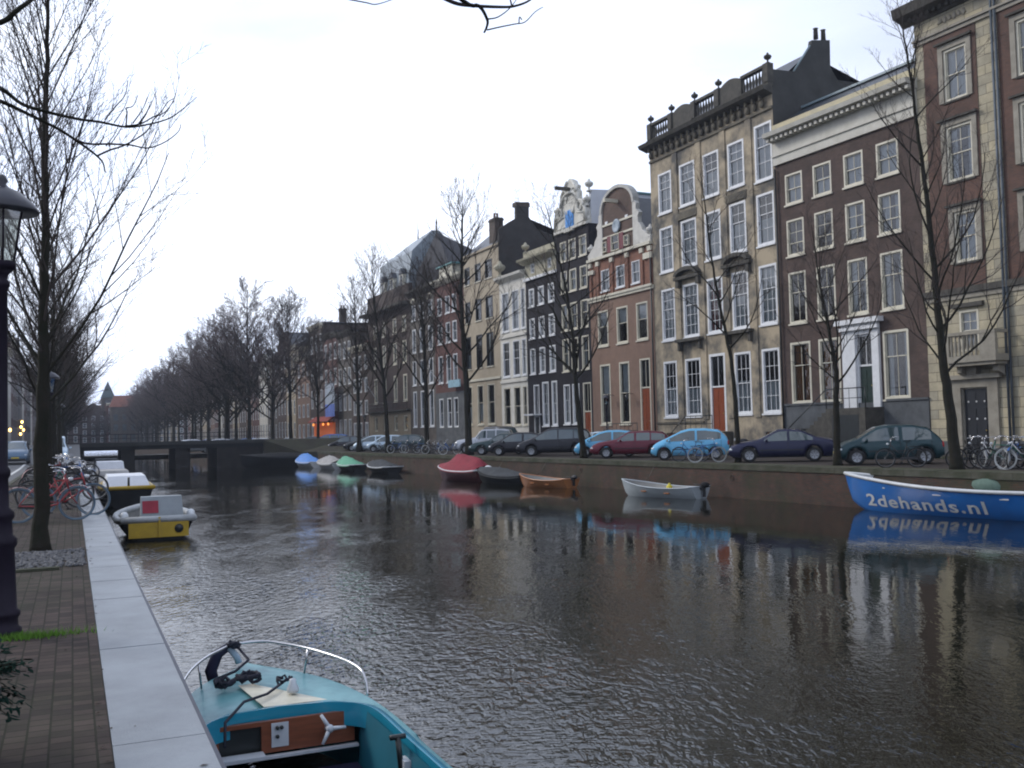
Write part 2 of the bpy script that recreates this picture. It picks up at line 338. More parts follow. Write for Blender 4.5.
# bridge
br = thing('road_bridge', A(BR0, 0), yaw_of(dA)-math.pi/2, 'low dark bridge across the canal on stone piers with iron railings', 'bridge')
m_brd = mat('bridge iron dark', (0.012, 0.014, 0.016), 0.85, 0.3, 1.0)
m_brs = mat_brick('bridge pier brick', (0.022, 0.018, 0.017), (0.018, 0.015, 0.015), (0.02, 0.02, 0.018), 0.22, 0.07, 0.9, 0.4)
def bx(px): return on_line(px, 1, 'A') and A_x(px)
def A_x(px, a=BR0):
    d = ray(px, hz(px)); t = a/d.dot(dA); return (CAM+d*t).dot(nA)
x0, x1, xe = XO, A_x(262), A_x(300); DK = 1.32
rm_ = MB()
for xa_, xb_ in ((-9.2, XO-.02), (x1+.1, x1+12)):
    rm_.add([A(BR0-16, xa_, -.05), A(BR0-16, xb_, -.05), A(BR0-.2, xb_, DK-.01), A(BR0-.2, xa_, DK-.01), A(zc+.2, xb_, DK-.01), A(zc+.2, xa_, DK-.01), A(zc+16, xb_, -.05), A(zc+16, xa_, -.05), A(BR0-.2, xb_, -2.5), A(zc+.2, xb_, -2.5), A(BR0-.2, xa_, -2.5), A(zc+.2, xa_, -2.5)], [(0, 1, 2, 3), (5, 4, 6, 7), (1, 8, 2), (4, 9, 6), (2, 8, 9, 4), (0, 3, 10), (3, 5, 11, 10)]) if xa_ < 0 else rm_.add([A(BR0-.2, xa_, DK-.01), A(BR0-.2, xb_, DK-.01), A(zc+16, xb_, -.05), A(zc+16, xa_, -.05), A(BR0-.2, xa_, -2.5), A(zc+16, xa_, -2.5)], [(0, 1, 2, 3), (0, 3, 5, 4)])
tag(rm_.build('street_ramp', m_asph), kind='structure')
MB().box(x0-9.2, x1+12, 0, BRW, DK-.12, DK).build('deck', m_asph, br)
MB().box(x0-0.8, x1+1.0, 0.02, BRW-0.02, DK-.68, DK-.122).build('girder', m_brd, br)
MB().box(x0-0.9, x1+1.2, -0.18, 0.0, DK-.3, DK+.06).build('cornice', mat('bridge stone', (0.035, 0.037, 0.037), 0.8, 0.3, 1.0), br)
for pa, pb in ((121, 135), (175.5, 190.5)):
    MB().box(A_x(pa), A_x(pb), 0.25, BRW-0.25, -2.6, DK-.682).build('pier', m_brs, br)
MB().box(x0-0.6, x0+0.4, 0.1, BRW-0.1, -2.6, DK-.682).build('abutment', m_brs, br)
MB().box(A_x(217), x1+2, 0.1, BRW-0.1, -2.6, DK-.682).build('abutment', m_brs, br)
rl = MB()
for yy in (0.05, BRW-0.1):
    for zz in (DK+.45, DK+.85): rl.box(x0-1, x1+1.5, yy, yy+0.04, zz-0.015, zz+0.015)
    k = x0-1
    while k < x1+1.5: rl.box(k, k+0.04, yy, yy+0.04, DK, DK+.85); k += 1.1
    k = x0-1
rl.build('railing', m_brd, br)
# grassy ramp wing wall where the bridge meets the far quay
wg = MB(); s0 = A_x(262)+0.9
pA = [B(112.0, QN+0.5), A(BR0-0.2, s0-1.2), A(BR0-0.2, s0+9), B(100.0, QN+8)]
p0 = ground(300, 452); p1 = A(BR0-0.1, s0-0.8)
wg.add([(p0.x, p0.y, -2.5), (p1.x, p1.y, -2.5), (p1.x, p1.y, DK), (p0.x, p0.y, 0.0), (p1.x+9, p1.y+1, -2.5), (p1.x+9, p1.y+1, DK), (p0.x+9, p0.y-2, -2.5), (p0.x+9, p0.y-2, 0.0)],
       [(0, 1, 2, 3), (3, 2, 5, 7), (1, 4, 5, 2), (6, 0, 3, 7)])
tag(wg.build('wing_wall', mat('mossy masonry', (0.05, 0.052, 0.03), 0.9, 0.4, 0.8, 0.3, 12, col2=(0.03, 0.022, 0.016))), 'green mossy wing wall sloping up to the right end of the bridge', 'wing wall')
# gravel round the near tree and its stone edging, the tuft of grass
def scatter(name, m, pts, label, cat, builder, kind='stuff'):
    mb = MB()
    for p in pts: builder(mb, p)
    return tag(mb.build(name, m), label, cat, None, kind)
rg = random.Random(5)
gp = []
for k in range(1500):
    x = rg.uniform(-1.55, XI-0.04); a = rg.uniform(14.1, 16.2); gp.append(A(a, x, 0.0))
def peb(mb, p):
    r = rg.uniform(0.012, 0.034); mb.blob(p+Vector((0, 0, r*0.4)), (r, r*rg.uniform(.7, 1.2), r*.7), 5, 3)
scatter('gravel', mat('pale gravel', (0.13, 0.13, 0.135), 0.8, 0.5, 14), gp, 'loose pale gravel round the foot of the nearest tree', 'gravel', peb)
local_box('gravel_edging', m_cop2, 'A', 13.85, 13.97, -1.45, -0.15, -0.05, 0.03, None, 'low stone edging bar in front of the gravel patch', 'edging')
# ------------------------------------------------------------------ houses
m_white = mat('white paint', (0.78, 0.79, 0.80), 0.45, 0.08, 4.0)
m_cream = mat('cream paint', (0.66, 0.62, 0.50), 0.5, 0.12, 2.0)
m_dark = mat('dark paint', (0.02, 0.024, 0.025), 0.35, 0.2, 4.0)
m_greend = mat('dark green door paint', (0.012, 0.03, 0.022), 0.3, 0.2, 4.0)
m_slate = mat('slate', (0.045, 0.05, 0.06), 0.45, 0.35, 3.0, 0.4, 14)
m_slatel = mat('pale grey slate', (0.24, 0.28, 0.31), 0.4, 0.2, 2.0, 0.3, 14)
m_tile = mat('dull red roof tiles', (0.16, 0.065, 0.045), 0.8, 0.35, 2.0, 0.5, 20)
m_zinc = mat('zinc', (0.26, 0.34, 0.37), 0.35, 0.2, 1.0)
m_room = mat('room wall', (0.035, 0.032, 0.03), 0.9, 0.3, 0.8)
m_wood = mat('orange varnished door', (0.24, 0.055, 0.018), 0.35, 0.25, 2.0, stretch=(6, 6, 0.7))
m_curt = mat('net curtain', (0.74, 0.76, 0.80), 0.9, 0.15, 6.0, stretch=(3, 3, 0.3))
m_curtw = mat('cream blind', (0.55, 0.50, 0.38), 0.9, 0.15, 3.0)
m_curto = mat('amber curtain', (0.36, 0.14, 0.035), 0.9, 0.3, 5.0, stretch=(4, 4, 0.4))
m_curtr = mat('red curtain', (0.25, 0.05, 0.05), 0.9, 0.3, 5.0, stretch=(4, 4, 0.4))
m_glass = mat_glass()
m_gst = mat('grey plinth stone', (0.12, 0.13, 0.14), 0.8, 0.25, 1.2, 0.2, 20, col2=(0.05, 0.055, 0.06))
rw = random.Random(11)
class Facade:
    def __init__(s, P0, ux):
        s.P0 = Vector(P0); s.ux = Vector(ux).normalized(); s.n = Vector((-s.ux.y, s.ux.x, 0)); s.rz = math.atan2(s.ux.y, s.ux.x)
    def loc(s, px, py, y=0.0):
        d = ray(px, py); o = s.P0 + s.n*y; t = (o-CAM).dot(s.n)/d.dot(s.n); p = CAM+d*t-s.P0
        return (p.dot(s.ux), p.z)
    def end(s, x): return s.P0 + s.ux*x
def rect(fc, xl, yt, xr, yb, y=0.0):
    """pixel rectangle measured at its left edge (top y, bottom y) and right edge -> local x0, x1, z0, z1"""
    x0, z1 = fc.loc(xl, yt, y); _, z0 = fc.loc(xl, yb, y); x1, _ = fc.loc(xr, (yt+yb)/2, y)
    return (x0, x1, z0, z1)
def wall_holes(mb, W, H, holes, rev=0.16, x00=0.0, z00=0.0):
    xs = sorted(set([x00, W]+[round(v, 3) for h in holes for v in h[:2]])); zs = sorted(set([z00, H]+[round(v, 3) for h in holes for v in h[2:4]]))
    xs = [x for x in xs if x00 <= x <= W]; zs = [z for z in zs if z00 <= z <= H]
    hs = [tuple(round(v, 3) for v in h[:4]) for h in holes]
    for i in range(len(xs)-1):
        for j in range(len(zs)-1):
            cx, cz = (xs[i]+xs[i+1])/2, (zs[j]+zs[j+1])/2
            if any(h[0] < cx < h[1] and h[2] < cz < h[3] for h in hs): continue
            mb.quad((xs[i], 0, zs[j]), (xs[i+1], 0, zs[j]), (xs[i+1], 0, zs[j+1]), (xs[i], 0, zs[j+1]))
    for x0, x1, z0, z1 in hs:
        mb.quad((x0, 0, z0), (x0, rev, z0), (x0, rev, z1), (x0, 0, z1)); mb.quad((x1, 0, z0), (x1, 0, z1), (x1, rev, z1), (x1, rev, z0))
        mb.quad((x0, 0, z1), (x0, rev, z1), (x1, rev, z1), (x1, 0, z1)); mb.quad((x0, 0, z0), (x1, 0, z0), (x1, rev, z0), (x0, rev, z0))
def window(root, x0, x1, z0, z1, nx=2, nz=2, fm=None, sill=True, cw=0.085, curtain=None, mid=None, sill_m=None, proud=0.015, sash=None, pale=0.5):
    """sash window: casing, two sashes with glazing bars, sill; pane and curtain are sub-parts"""
    fm = fm or m_white; mb = MB(); w = x1-x0; h = z1-z0
    e = 0.004
    for a, b, c, d in ((x0+e, x0+cw, z0+e, z1-e), (x1-cw, x1-e, z0+e, z1-e), (x0+cw, x1-cw, z1-cw, z1-e), (x0+cw, x1-cw, z0+e, z0+cw)):
        mb.box(a, b, -proud, 0.15, c, d)
    zm = z0+h*(mid if mid else 0.5)
    ix0, ix1, iz0, iz1 = x0+cw, x1-cw, z0+cw, z1-cw
    s = 0.045
    def bars(za, zb, rows, yy):
        o = MB()
        mb.box(ix0, ix0+s, yy, yy+0.035, za, zb); mb.box(ix1-s, ix1, yy, yy+0.035, za, zb); mb.box(ix0+s, ix1-s, yy, yy+0.035, zb-s, zb); mb.box(ix0+s, ix1-s, yy, yy+0.035, za, za+s)
        for k in range(1, nx):
            xx = ix0+(ix1-ix0)*k/nx; mb.box(xx-0.014, xx+0.014, yy+0.002, yy+0.03, za+s, zb-s)
        for k in range(1, rows):
            zz = za+(zb-za)*k/rows; mb.box(ix0+s, ix1-s, yy+0.004, yy+0.028, zz-0.014, zz+0.014)
    up = max(1, round(nz/2)) if not mid else max(1, round(nz*(1-mid)))
    lo = max(1, nz-up)
    bars(zm-0.02, iz1, up, 0.06); bars(iz0, zm+0.03, lo, 0.1)
    wd = mb.build('window', fm, root)
    if sill: MB().box(x0-0.06, x1+0.06, -0.09, 0.0-0.002, z0-0.09, z0-0.002).build('sill', sill_m or fm, wd)
    g = MB(); g.quad((ix0, 0.08, zm), (ix1, 0.08, zm), (ix1, 0.08, iz1), (ix0, 0.08, iz1)); g.quad((ix0, 0.12, iz0), (ix1, 0.12, iz0), (ix1, 0.12, zm), (ix0, 0.12, zm))
    g.build('pane', m_glass, wd)
    c = curtain if curtain is not None else rw.choices(['none', 'sides', 'net', 'blind_or_dark_back', 'half'], [2, 3, 3, 1.5, 1.5])[0]
    if c != 'none':
        cm = {'blind_or_dark_back': m_curtw, 'amber': m_curto, 'red': m_curtr}.get(c, m_curt)
        q = MB()
        def cloth(a, b, za, zb):
            n = max(3, int((b-a)/0.05)); q.grid([[(a+(b-a)*k/n, 0.22+0.025*math.sin(k*1.9)+rw.uniform(-.006, .006), z) for k in range(n+1)] for z in (za, zb)])
        if c == 'sides': ww = (ix1-ix0)*rw.uniform(0.22, 0.36); cloth(ix0, ix0+ww, iz0, iz1); cloth(ix1-ww, ix1, iz0, iz1)
        elif c in ('amber', 'red'): ww = (ix1-ix0)*rw.uniform(0.36, 0.46); cloth(ix0, ix0+ww, iz0, iz1); cloth(ix1-ww, ix1, iz0, iz1)
        elif c == 'net': cloth(ix0, ix1, iz0, iz1)
        elif c == 'blind_or_dark_back': cloth(ix0, ix1, iz1-h*rw.uniform(0.3, 0.6), iz1)
        elif c == 'half': cloth(ix0, ix1, iz0, iz0+h*rw.uniform(0.4, 0.55))
        elif c == 'uppernet': cloth(ix0, ix1, zm, iz1)
        q.build('curtain', cm, wd)
    return wd
def face_window(root, x0, x1, z0, z1, nx, nz, fm, yo=-0.175):
    """window planted on a solid gable: a dark sheet behind the glass stands for the unlit room"""
    wd = window(root, x0, x1, z0, z1, nx, nz, fm, False, .05, 'none', proud=0.0); wd.location.y = yo
    MB().quad((x0+.03, .145, z0+.03), (x1-.03, .145, z0+.03), (x1-.03, .145, z1-.03), (x0+.03, .145, z1-.03)).build('blind_or_dark_back', m_room, wd)  # flat dark sheet put in for the shade of a room behind
    return wd
def door(root, x0, x1, z0, z1, m, zt=None, fm=None, panels=4, cw=0.09):
    """door leaf with raised panels, knob and transom light above z=zt"""
    fm = fm or m_white; zt = zt or z1-cw
    fr = MB()
    for a, b, c, d in ((x0+.004, x0+cw, z0, z1-.004), (x1-cw, x1-.004, z0, z1-.004), (x0+cw, x1-cw, z1-cw, z1-.004)): fr.box(a, b, -0.015, 0.15, c, d)
    if zt < z1-cw-0.1:
        fr.box(x0+cw, x1-cw, 0.02, 0.15, zt-0.04, zt+0.05); xm = (x0+x1)/2; fr.box(xm-.015, xm+.015, 0.06, 0.1, zt+.05, z1-cw)
    dr = MB().box(x0+cw+.003, x1-cw-.003, 0.07, 0.12, z0+0.02, (zt-0.043) if zt < z1-cw-0.1 else z1-cw-.003)
    a, b = x0+cw, x1-cw; top = (zt-0.05) if zt < z1-cw-0.1 else z1-cw; n = panels//2
    for r in range(n):
        for cidx in (0, 1):
            pa = a+(b-a)*(0.12+0.42*cidx); pb = pa+(b-a)*0.34; za = z0+0.15+(top-z0-0.2)*r/n; zb = za+(top-z0-0.2)/n-0.12
            dr.box(pa, pb, 0.05, 0.068, za, zb)
    d = dr.build('door', m, root); fr.build('door_frame', fm, d)
    MB().lathe([(0.0, -0.05), (0.035, -0.04), (0.035, -0.02), (0.012, 0), (0.012, 0.04)], 8, Matrix.Translation((a+(b-a)*.88, 0.03, z0+1.05)), axis='y').build('handle', mat('brass', (0.5, 0.36, 0.12), 0.3, 0.1, 5, metal=1.0), d)
    if zt < z1-cw-0.1: MB().quad((a, 0.09, zt+.05), (b, 0.09, zt+.05), (b, 0.09, z1-cw), (a, 0.09, z1-cw)).build('transom_light', m_glass, d)
    return d
def shell(root, W, H, m_side, depth=11.0, hs=None):
    """side and rear walls"""
    hs = hs or H
    MB().box(0.01, 0.2, 0.01, depth, 0, hs).build('side_wall', m_side, root)
    MB().box(W-0.2, W-0.01, 0.01, depth, 0, hs).build('side_wall', m_side, root)
    MB().box(0.2, W-0.2, depth-0.2, depth, 0, hs).build('rear_wall', m_side, root)
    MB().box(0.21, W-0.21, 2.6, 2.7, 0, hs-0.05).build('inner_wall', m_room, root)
def cornice(root, W, z, prof, m, name='cornice', x0=-0.05, x1=None):
    """prof: list of (y_out, z) as a polygon swept along x"""
    x1 = W+0.05 if x1 is None else x1; n = len(prof); mb = MB()
    vs = [(x0, -y, z+h) for y, h in prof]+[(x1, -y, z+h) for y, h in prof]
    mb.add(vs, [tuple(range(n)), tuple(range(2*n-1, n-1, -1))]+[(i, i+n, (i+1) % n+n, (i+1) % n) for i in range(n)])
    return mb.build(name, m, root)
def ledge(root, x0, x1, z, h, out, m, name='ledge', back=0.0):
    return MB().box(x0, x1, -out, -0.002-back, z, z+h).build(name, m, root)
def roof_ridge(root, W, z, depth, rise, m, y0=0.0, ov=0.0):
    """ridge parallel to the facade"""
    MB().add([(-ov, y0, z), (W+ov, y0, z), (W+ov, depth/2, z+rise), (-ov, depth/2, z+rise), (W+ov, depth, z), (-ov, depth, z)], [(0, 1, 2, 3), (3, 2, 4, 5), (1, 4, 2), (0, 3, 5)]).build('roof', m, root)
def roof_gable(root, W, z, depth, rise, m, y0=0.02):
    MB().add([(0, y0, z), (W, y0, z), (W/2, y0, z+rise), (0, depth, z), (W, depth, z), (W/2, depth, z+rise)], [(0, 1, 2), (5, 4, 3), (0, 2, 5, 3), (2, 1, 4, 5)]).build('roof', m, root)
def roof_flat(root, W, z, depth, m):
    MB().box(0.02, W-0.02, 0.02, depth-0.02, z-0.12, z+0.03).build('roof', m, root)
def chimney(root, x, y, z, h, wx=0.7, wy=0.9, m=None, pots=2):
    c = MB().box(x-wx/2, x+wx/2, y-wy/2, y+wy/2, z, z+h).box(x-wx/2-.06, x+wx/2+.06, y-wy/2-.06, y+wy/2+.06, z+h-.25, z+h-.1).build('chimney', m or m_chim, root)
    pt = MB()
    for k in range(pots): pt.lathe([(0.11, 0), (0.09, 0.4), (0.12, 0.42), (0.12, 0.48)], 8, Matrix.Translation((x, y-wy/2+wy*(k+1)/(pots+1), z+h)))
    if pots: pt.build('chimney_pots', mat('terracotta', (0.2, 0.08, 0.05), 0.8), c)
m_chim = mat_brick('chimney brick', (0.10, 0.065, 0.05), (0.07, 0.05, 0.04), (0.08, 0.08, 0.07), streak=0.4, grime=0.5)
def downpipe(root, x, z0, z1, m=None):
    MB().tube([(x, -0.12, z0), (x, -0.12, z1)], 0.055, 8).build('downpipe', m or mat('pipe grey', (0.10, 0.12, 0.14), 0.5), root)
def rail_fence(root, x0, x1, y0, z0, h=1.0, name='stoop_railing', n=None):
    mb = MB(); mb.tube([(x0, y0, z0+h), (x1, y0, z0+h)], 0.028, 5); mb.tube([(x0, y0, z0+h*.5), (x1, y0, z0+h*.5)], 0.018, 5)
    n = n or max(2, int((x1-x0)/0.5)+1)
    for k in range(n): x = x0+(x1-x0)*k/(n-1); mb.tube([(x, y0, z0), (x, y0, z0+h+.03)], 0.028 if k in (0, n-1) else 0.015, 5)
    mb.build(name, m_dark, root)
def stoop(root, x0, x1, z, out=1.5, m=None, rail=True, side=-1):
    m = m or m_gst; nst = max(2, int(z/0.18)); mb = MB().box(x0, x1, -out, -0.003, 0, z)
    # steps run down sideways along the facade
    for k in range(nst):
        zz = z*(nst-k-1)/nst
        if zz <= 0: continue
        if side < 0: mb.box(x0-0.28*(k+1), x0-0.28*k-.001, -out, -0.003, 0, zz)
        else: mb.box(x1+0.28*k+.001, x1+0.28*(k+1), -out, -0.003, 0, zz)
    st = mb.build('stoop', m, root)
    if rail:
        rail_fence(st, x0, x1, -out+.06, z, 0.95, 'railing')
        q = MB(); xe = x0-0.28*nst if side < 0 else x1+0.28*nst; xs_ = x0 if side < 0 else x1
        q.tube([(xs_, -out+.06, z+.95), (xe, -out+.06, 0.95)], 0.028, 5); q.tube([(xe, -out+.06, 0), (xe, -out+.06, 1.0)], 0.03, 5); q.build('handrail', m_dark, st)
    return st
def mk_house(name, label, fc, W, H, m_front, holes, m_side=None, depth=11, hs=None, z00=0.0, group=None, cat='house'):
    root = thing(name, fc.P0, fc.rz, label, cat, group)
    mb = MB(); wall_holes(mb, W, H, holes, z00=z00); mb.build('facade', m_front, root)
    shell(root, W, H, m_side or m_front, depth, hs)
    return root
def chain(prev_left, vp):
    """facade whose right end is prev_left, direction towards vanishing column vp"""
    return prev_left, -hdir(vp)
def facade_lr(pxl, pyl, right_pt, vp, n=None):
    """left corner column at (pxl, pyl), right corner at world point right_pt"""
    ux = -hdir(vp); nn = Vector((-ux.y, ux.x, 0)); d = ray(pxl, pyl); t = (Vector(right_pt)-CAM).dot(nn)/d.dot(nn); p = CAM+d*t
    P0 = Vector((p.x, p.y, 0)); f = Facade(P0, ux); f.W = (Vector(right_pt)-P0).dot(ux); return f
def urn(root, x, y, z, s=1.0, m=None):
    MB().lathe([(0.22*s, 0), (0.22*s, 0.08*s), (0.08*s, 0.16*s), (0.07*s, 0.3*s), (0.26*s, 0.42*s), (0.34*s, 0.58*s), (0.3*s, 0.68*s), (0.12*s, 0.78*s), (0.1*s, 0.88*s), (0.0, 0.98*s)], 10, Matrix.Translation((x, y, z))).build('urn', m or m_dkst, root)
m_dkst = mat('blackened stone', (0.07, 0.065, 0.055), 0.85, 0.4, 3.0, 0.3, 12)

# ---- the reference corner between the brown house and the stone-and-brick house
d = ray(925.5, 300); t = FN/d.dot(nB); pc = CAM+d*t; C12 = Vector((pc.x, pc.y, 0))
# ============ house 1: stone and brick office, far right
ux = -hdir(0); f1 = Facade(C12, ux); W1 = 13.0
m_ashl = mat_brick('ashlar stone', (0.52, 0.45, 0.30), (0.35, 0.32, 0.245), (0.10, 0.09, 0.07), 0.9, 0.42, 0.75, 0.25, 'xz', 0.012, (0.12, 0.11, 0.08), 0.55, 0.3)
m_rb = mat_brick('red brown brick', (0.135, 0.062, 0.042), (0.10, 0.048, 0.035), (0.10, 0.085, 0.07), 0.21, 0.062, 0.8, 0.35, grime=0.4)
m_st1 = mat('pale trim stone', (0.36, 0.33, 0.27), 0.7, 0.2, 2.0, 0.1, 20, col2=(0.22, 0.20, 0.16))
zs = f1.loc(941, 297)[1]; ztop = f1.loc(912, 22)[1]; zmold = f1.loc(912, 47)[1]
wr = [rect(f1, 943, 53.4-2, 969-1, 104), rect(f1, 946, 128, 974, 184), rect(f1, 954, 213, 978, 264)]
bal_d = rect(f1, 959, 311, 979.5, 352); dr1 = rect(f1, 962, 388, 990, 440)
W2x = f1.loc(1014, 130)[0]
ww = wr[0][1]-wr[0][0]
wr2 = [(W2x+.3, W2x+.3+ww, a[2], a[3]) for a in wr]
lowr = [(W2x+.3, W2x+.3+ww, 1.6, 4.2), (W2x+.3, W2x+.3+ww, 5.0, zs-.9)]
holes = wr+[bal_d, (dr1[0], dr1[1], 0.1, dr1[3])]+wr2+lowr
h1 = mk_house('office_building', 'tall stone and red-brown brick building with balcony over a dark studded door', f1, W1, ztop, m_ashl, holes, m_ashl, 14, cat='building')
# brick panels between the stone quoins, as slabs 4 cm proud with holes
def panel(root, x0, x1, z0, z1, holes, m, out=0.03):
    mb = MB(); xs = sorted(set([x0, x1]+[v for h in holes for v in h[:2]])); zs_ = sorted(set([z0, z1]+[v for h in holes for v in h[2:4]]))
    for i in range(len(xs)-1):
        for j in range(len(zs_)-1):
            cx, cz = (xs[i]+xs[i+1])/2, (zs_[j]+zs_[j+1])/2
            if cx < x0 or cx > x1 or cz < z0 or cz > z1 or any(h[0] < cx < h[1] and h[2] < cz < h[3] for h in holes): continue
            mb.box(xs[i], xs[i+1], -out, -0.001, zs_[j], zs_[j+1])
    return mb.build('brick_panel', m, root)
q1 = f1.loc(928, 150)[0]; q2 = f1.loc(978.5, 100)[0]; q3 = f1.loc(1001, 100)[0]
panel(h1, q1, q2, zs+0.3, zmold-.1, wr, m_rb); panel(h1, q3, W1-.5, zs+0.3, zmold-.1, wr2, m_rb)
for i, (x0, x1, z0, z1) in enumerate(wr+wr2+lowr):
    wn = window(h1, x0, x1, z0, z1, 2, 2 if i % 3 == 0 else 3, m_cream, True, 0.11, ['net', 'sides', 'net', 'net', 'sides', 'net', 'sides', 'none'][i], sill_m=m_dkst)
    if i < 6:
        MB().box(x0-.24, x0-.002, -0.09, -0.032, z0-.02, z1+.24).box(x1+.002, x1+.24, -0.09, -0.032, z0-.02, z1+.24).box(x0-.002, x1+.002, -0.09, -0.032, z1+.002, z1+.24).build('surround', m_st1, wn)
        MB().box(x0-.35, x1+.35, -0.22, -0.092, z1+.26, z1+.36).build('hood', m_dkst, wn)
ledge(h1, -0.02, W1, zs, 0.28, 0.16, m_dkst, 'string_course'); ledge(h1, -0.02, W1, zs-.22, 0.2, 0.07, m_st1, 'string_course')
ledge(h1, -0.02, W1, zmold-.12, 0.16, 0.10, m_st1, 'molding'); ledge(h1, -0.02, W1, zmold+.06, 0.10, 0.18, m_st1, 'molding')
cornice(h1, W1, ztop, [(0, -.2), (0.12, -.2), (0.3, 0.0), (0.75, 0.12), (0.8, 0.35), (0.85, 0.55), (0, 0.7)], m_dkst, x0=-0.55)
dn = MB()
k = 0.0
while k < W1: dn.box(k, k+.16, -0.42, -0.14, ztop-.12, ztop+.06); k += 0.34
dn.build('dentils', m_dkst, h1)
mb = MB().box(0.2, W1, 0.1, 0.3, ztop+.7, ztop+3.5); mb.build('attic_wall', m_rb, h1)
roof_flat(h1, W1, ztop+0.4, 14, m_slate)
for px in (996.5, 1000): 
    x = f1.loc(px, 100)[0]; downpipe(h1, x, 0.1, ztop-.2)
# carved frieze mark (weathered relief)
rf = MB(); x0, z0 = f1.loc(938, 25); x1, _ = f1.loc(966, 12)
zc0 = (zmold+ztop)/2+.02
for k in range(6):
    xx = x0+(x1-x0)*(k+.5)/6; rf.blob((xx, -0.01, zc0), (0.11, 0.05, 0.17 if k % 2 else 0.13), 8, 5)
    rf.tube([(xx-.12, -.02, zc0-.12), (xx, -.05, zc0+.1), (xx+.13, -.02, zc0-.08)], 0.03, 5)
rf.build('carved_relief', m_st1, h1)
# balcony over the door
b0, bz0 = f1.loc(947, 364, -0.9); b1, bz1 = f1.loc(997, 350, -0.9); bz1 = f1.loc(947, 334, -.9)[1]; b1 -= .0
bal = MB().box(b0, b1, -1.0, -0.005, bz0, bz0+.28).box(b0+.1, b1-.1, -0.9, -0.006, bz0-.15, bz0-.002)
bal.box(b0, b1, -1.02, -0.86, bz1-.14, bz1); bal.box(b0, b0+.14, -0.858, -0.005, bz1-.14, bz1); bal.box(b1-.14, b1, -0.858, -0.005, bz1-.14, bz1)
bal.box(b0, b0+.2, -1.0, -0.85, bz0+.28, bz1-.142); bal.box(b1-.75, b1, -1.0, -0.85, bz0+.28, bz1-.142)
bo = bal.build('balcony', m_st1, h1)
bl = MB(); k = b0+.3; hh = (bz1-.14)-(bz0+.28)
while k < b1-.85: bl.lathe([(0.05, 0), (0.05, .05), (0.035, .1), (0.075, hh*.4), (0.035, hh*.8), (0.05, hh-.04), (.05, hh)], 8, Matrix.Translation((k, -.93, bz0+.28))); k += 0.2
bl.build('balusters', m_st1, bo)
for kx in (b0+.35, b1-.35): MB().prism([(0, 0), (0, .5), (.18, .5), (.18, .25)], kx-.12, kx+.12, Matrix(((0, 1, 0, 0), (-3.2, 0, 0, 0), (0, 0, 1, bz0-.66), (0, 0, 0, 1)))).build('bracket', m_st1, bo)
window(h1, *bal_d, 2, 3, m_cream, False, 0.10, 'net')
MB().box(bal_d[0]-.3, bal_d[1]+.3, -.18, -.002, bal_d[3]+.12, bal_d[3]+.3).build('hood', m_dkst, h1)
xa, xb = dr1[0], dr1[1]
sdm = door(h1, xa, xb, 0.1, dr1[3], mat('black studded door', (0.012, 0.014, 0.018), 0.35), None, m_st1, 8, 0.06)
for r in range(4):
    for c in range(3): MB().blob((xa+(xb-xa)*(.2+.3*c), 0.045, 0.9+.75*r), (.05, .02, .05), 6, 4).build('stud', mat('pale studs', (.6, .6, .6), .4), sdm)
MB().box(xa-.5, xa-.002, -.12, -.002, 0, dr1[3]+.35).box(xb+.002, xb+.5, -.12, -.002, 0, dr1[3]+.35).box(xa-.002, xb+.002, -.12, -.002, dr1[3]+.002, dr1[3]+.35).build('door_surround', m_st1, h1)
MB().box(xa-.75, xb+.75, -.3, -.13, dr1[3]+.36, dr1[3]+.55).build('hood', m_st1, h1)
cx = (xa+xb)/2; MB().prism([(cx-.3, dr1[3]+.56), (cx+.3, dr1[3]+.56), (cx+.42, dr1[3]+1.2), (cx-.42, dr1[3]+1.2)], -.3, -.003).build('keystone', m_st1, h1)
ledge(h1, 0.0, xa-.55, 0.0, 0.7, 0.1, m_gst, 'plinth'); ledge(h1, xb+.55, W1, 0.0, 0.7, 0.1, m_gst, 'plinth')

# ============ house 2: brown brick house with white cornice
f2 = facade_lr(779.5, 300, C12, 2); W2 = f2.W
m_br = mat_brick('dark brown brick', (0.105, 0.066, 0.053), (0.08, 0.052, 0.043), (0.06, 0.05, 0.045), 0.21, 0.06, 0.85, 0.38, grime=0.4, stain=(0.05, 0.038, 0.032))
zb = f2.loc(786, 406)[1]
r1 = [rect(f2, *v) for v in ((784.8, 176.3, 802.6, 206.8), (812.4, 166, 831.5, 197), (843, 156, 863.4, 189.5), (875.5, 144, 898.6, 178))]
def row(fc, ref, pxl, yt, yb, xs):
    x0, z1 = fc.loc(pxl, yt); _, z0 = fc.loc(pxl, yb); return [(a[0], a[1], z0, z1) for a in xs]
z1t, z1b = (sum(r[3] for r in r1)/4, sum(r[2] for r in r1)/4)
r1 = [(a[0], a[1], z1b, z1t) for a in r1]
r2 = row(f2, r1, 787.5, 221, 257.3, r1); r3 = row(f2, r1, 790.5, 273, 324.3, r1); r4 = row(f2, r1, 794.5, 342.5, 404, r1)
r4 = [(a[0]-.05, a[1]+.15, a[2], a[3]) for a in r4]
zc2 = f2.loc(773.1, 167.2)[1]; zc_mid = f2.loc(770.5, 145)[1]; zc_top = f2.loc(771.3, 129.4)[1]
dx0 = f2.loc(858, 370)[0]; dx1 = f2.loc(874.5, 370)[0]; dz1 = f2.loc(859, 335)[1]; dzt = f2.loc(859, 366)[1]; dz0 = zb+0.0
sx0 = f2.loc(845, 370)[0]; sx1 = f2.loc(881.5, 370)[0]; sz1 = f2.loc(846, 326)[1]
bw = [(r4[0][0]+.2, r4[0][1]-.1, 0.5, 1.35), (r4[3][0], r4[3][1], 0.5, 1.35)]
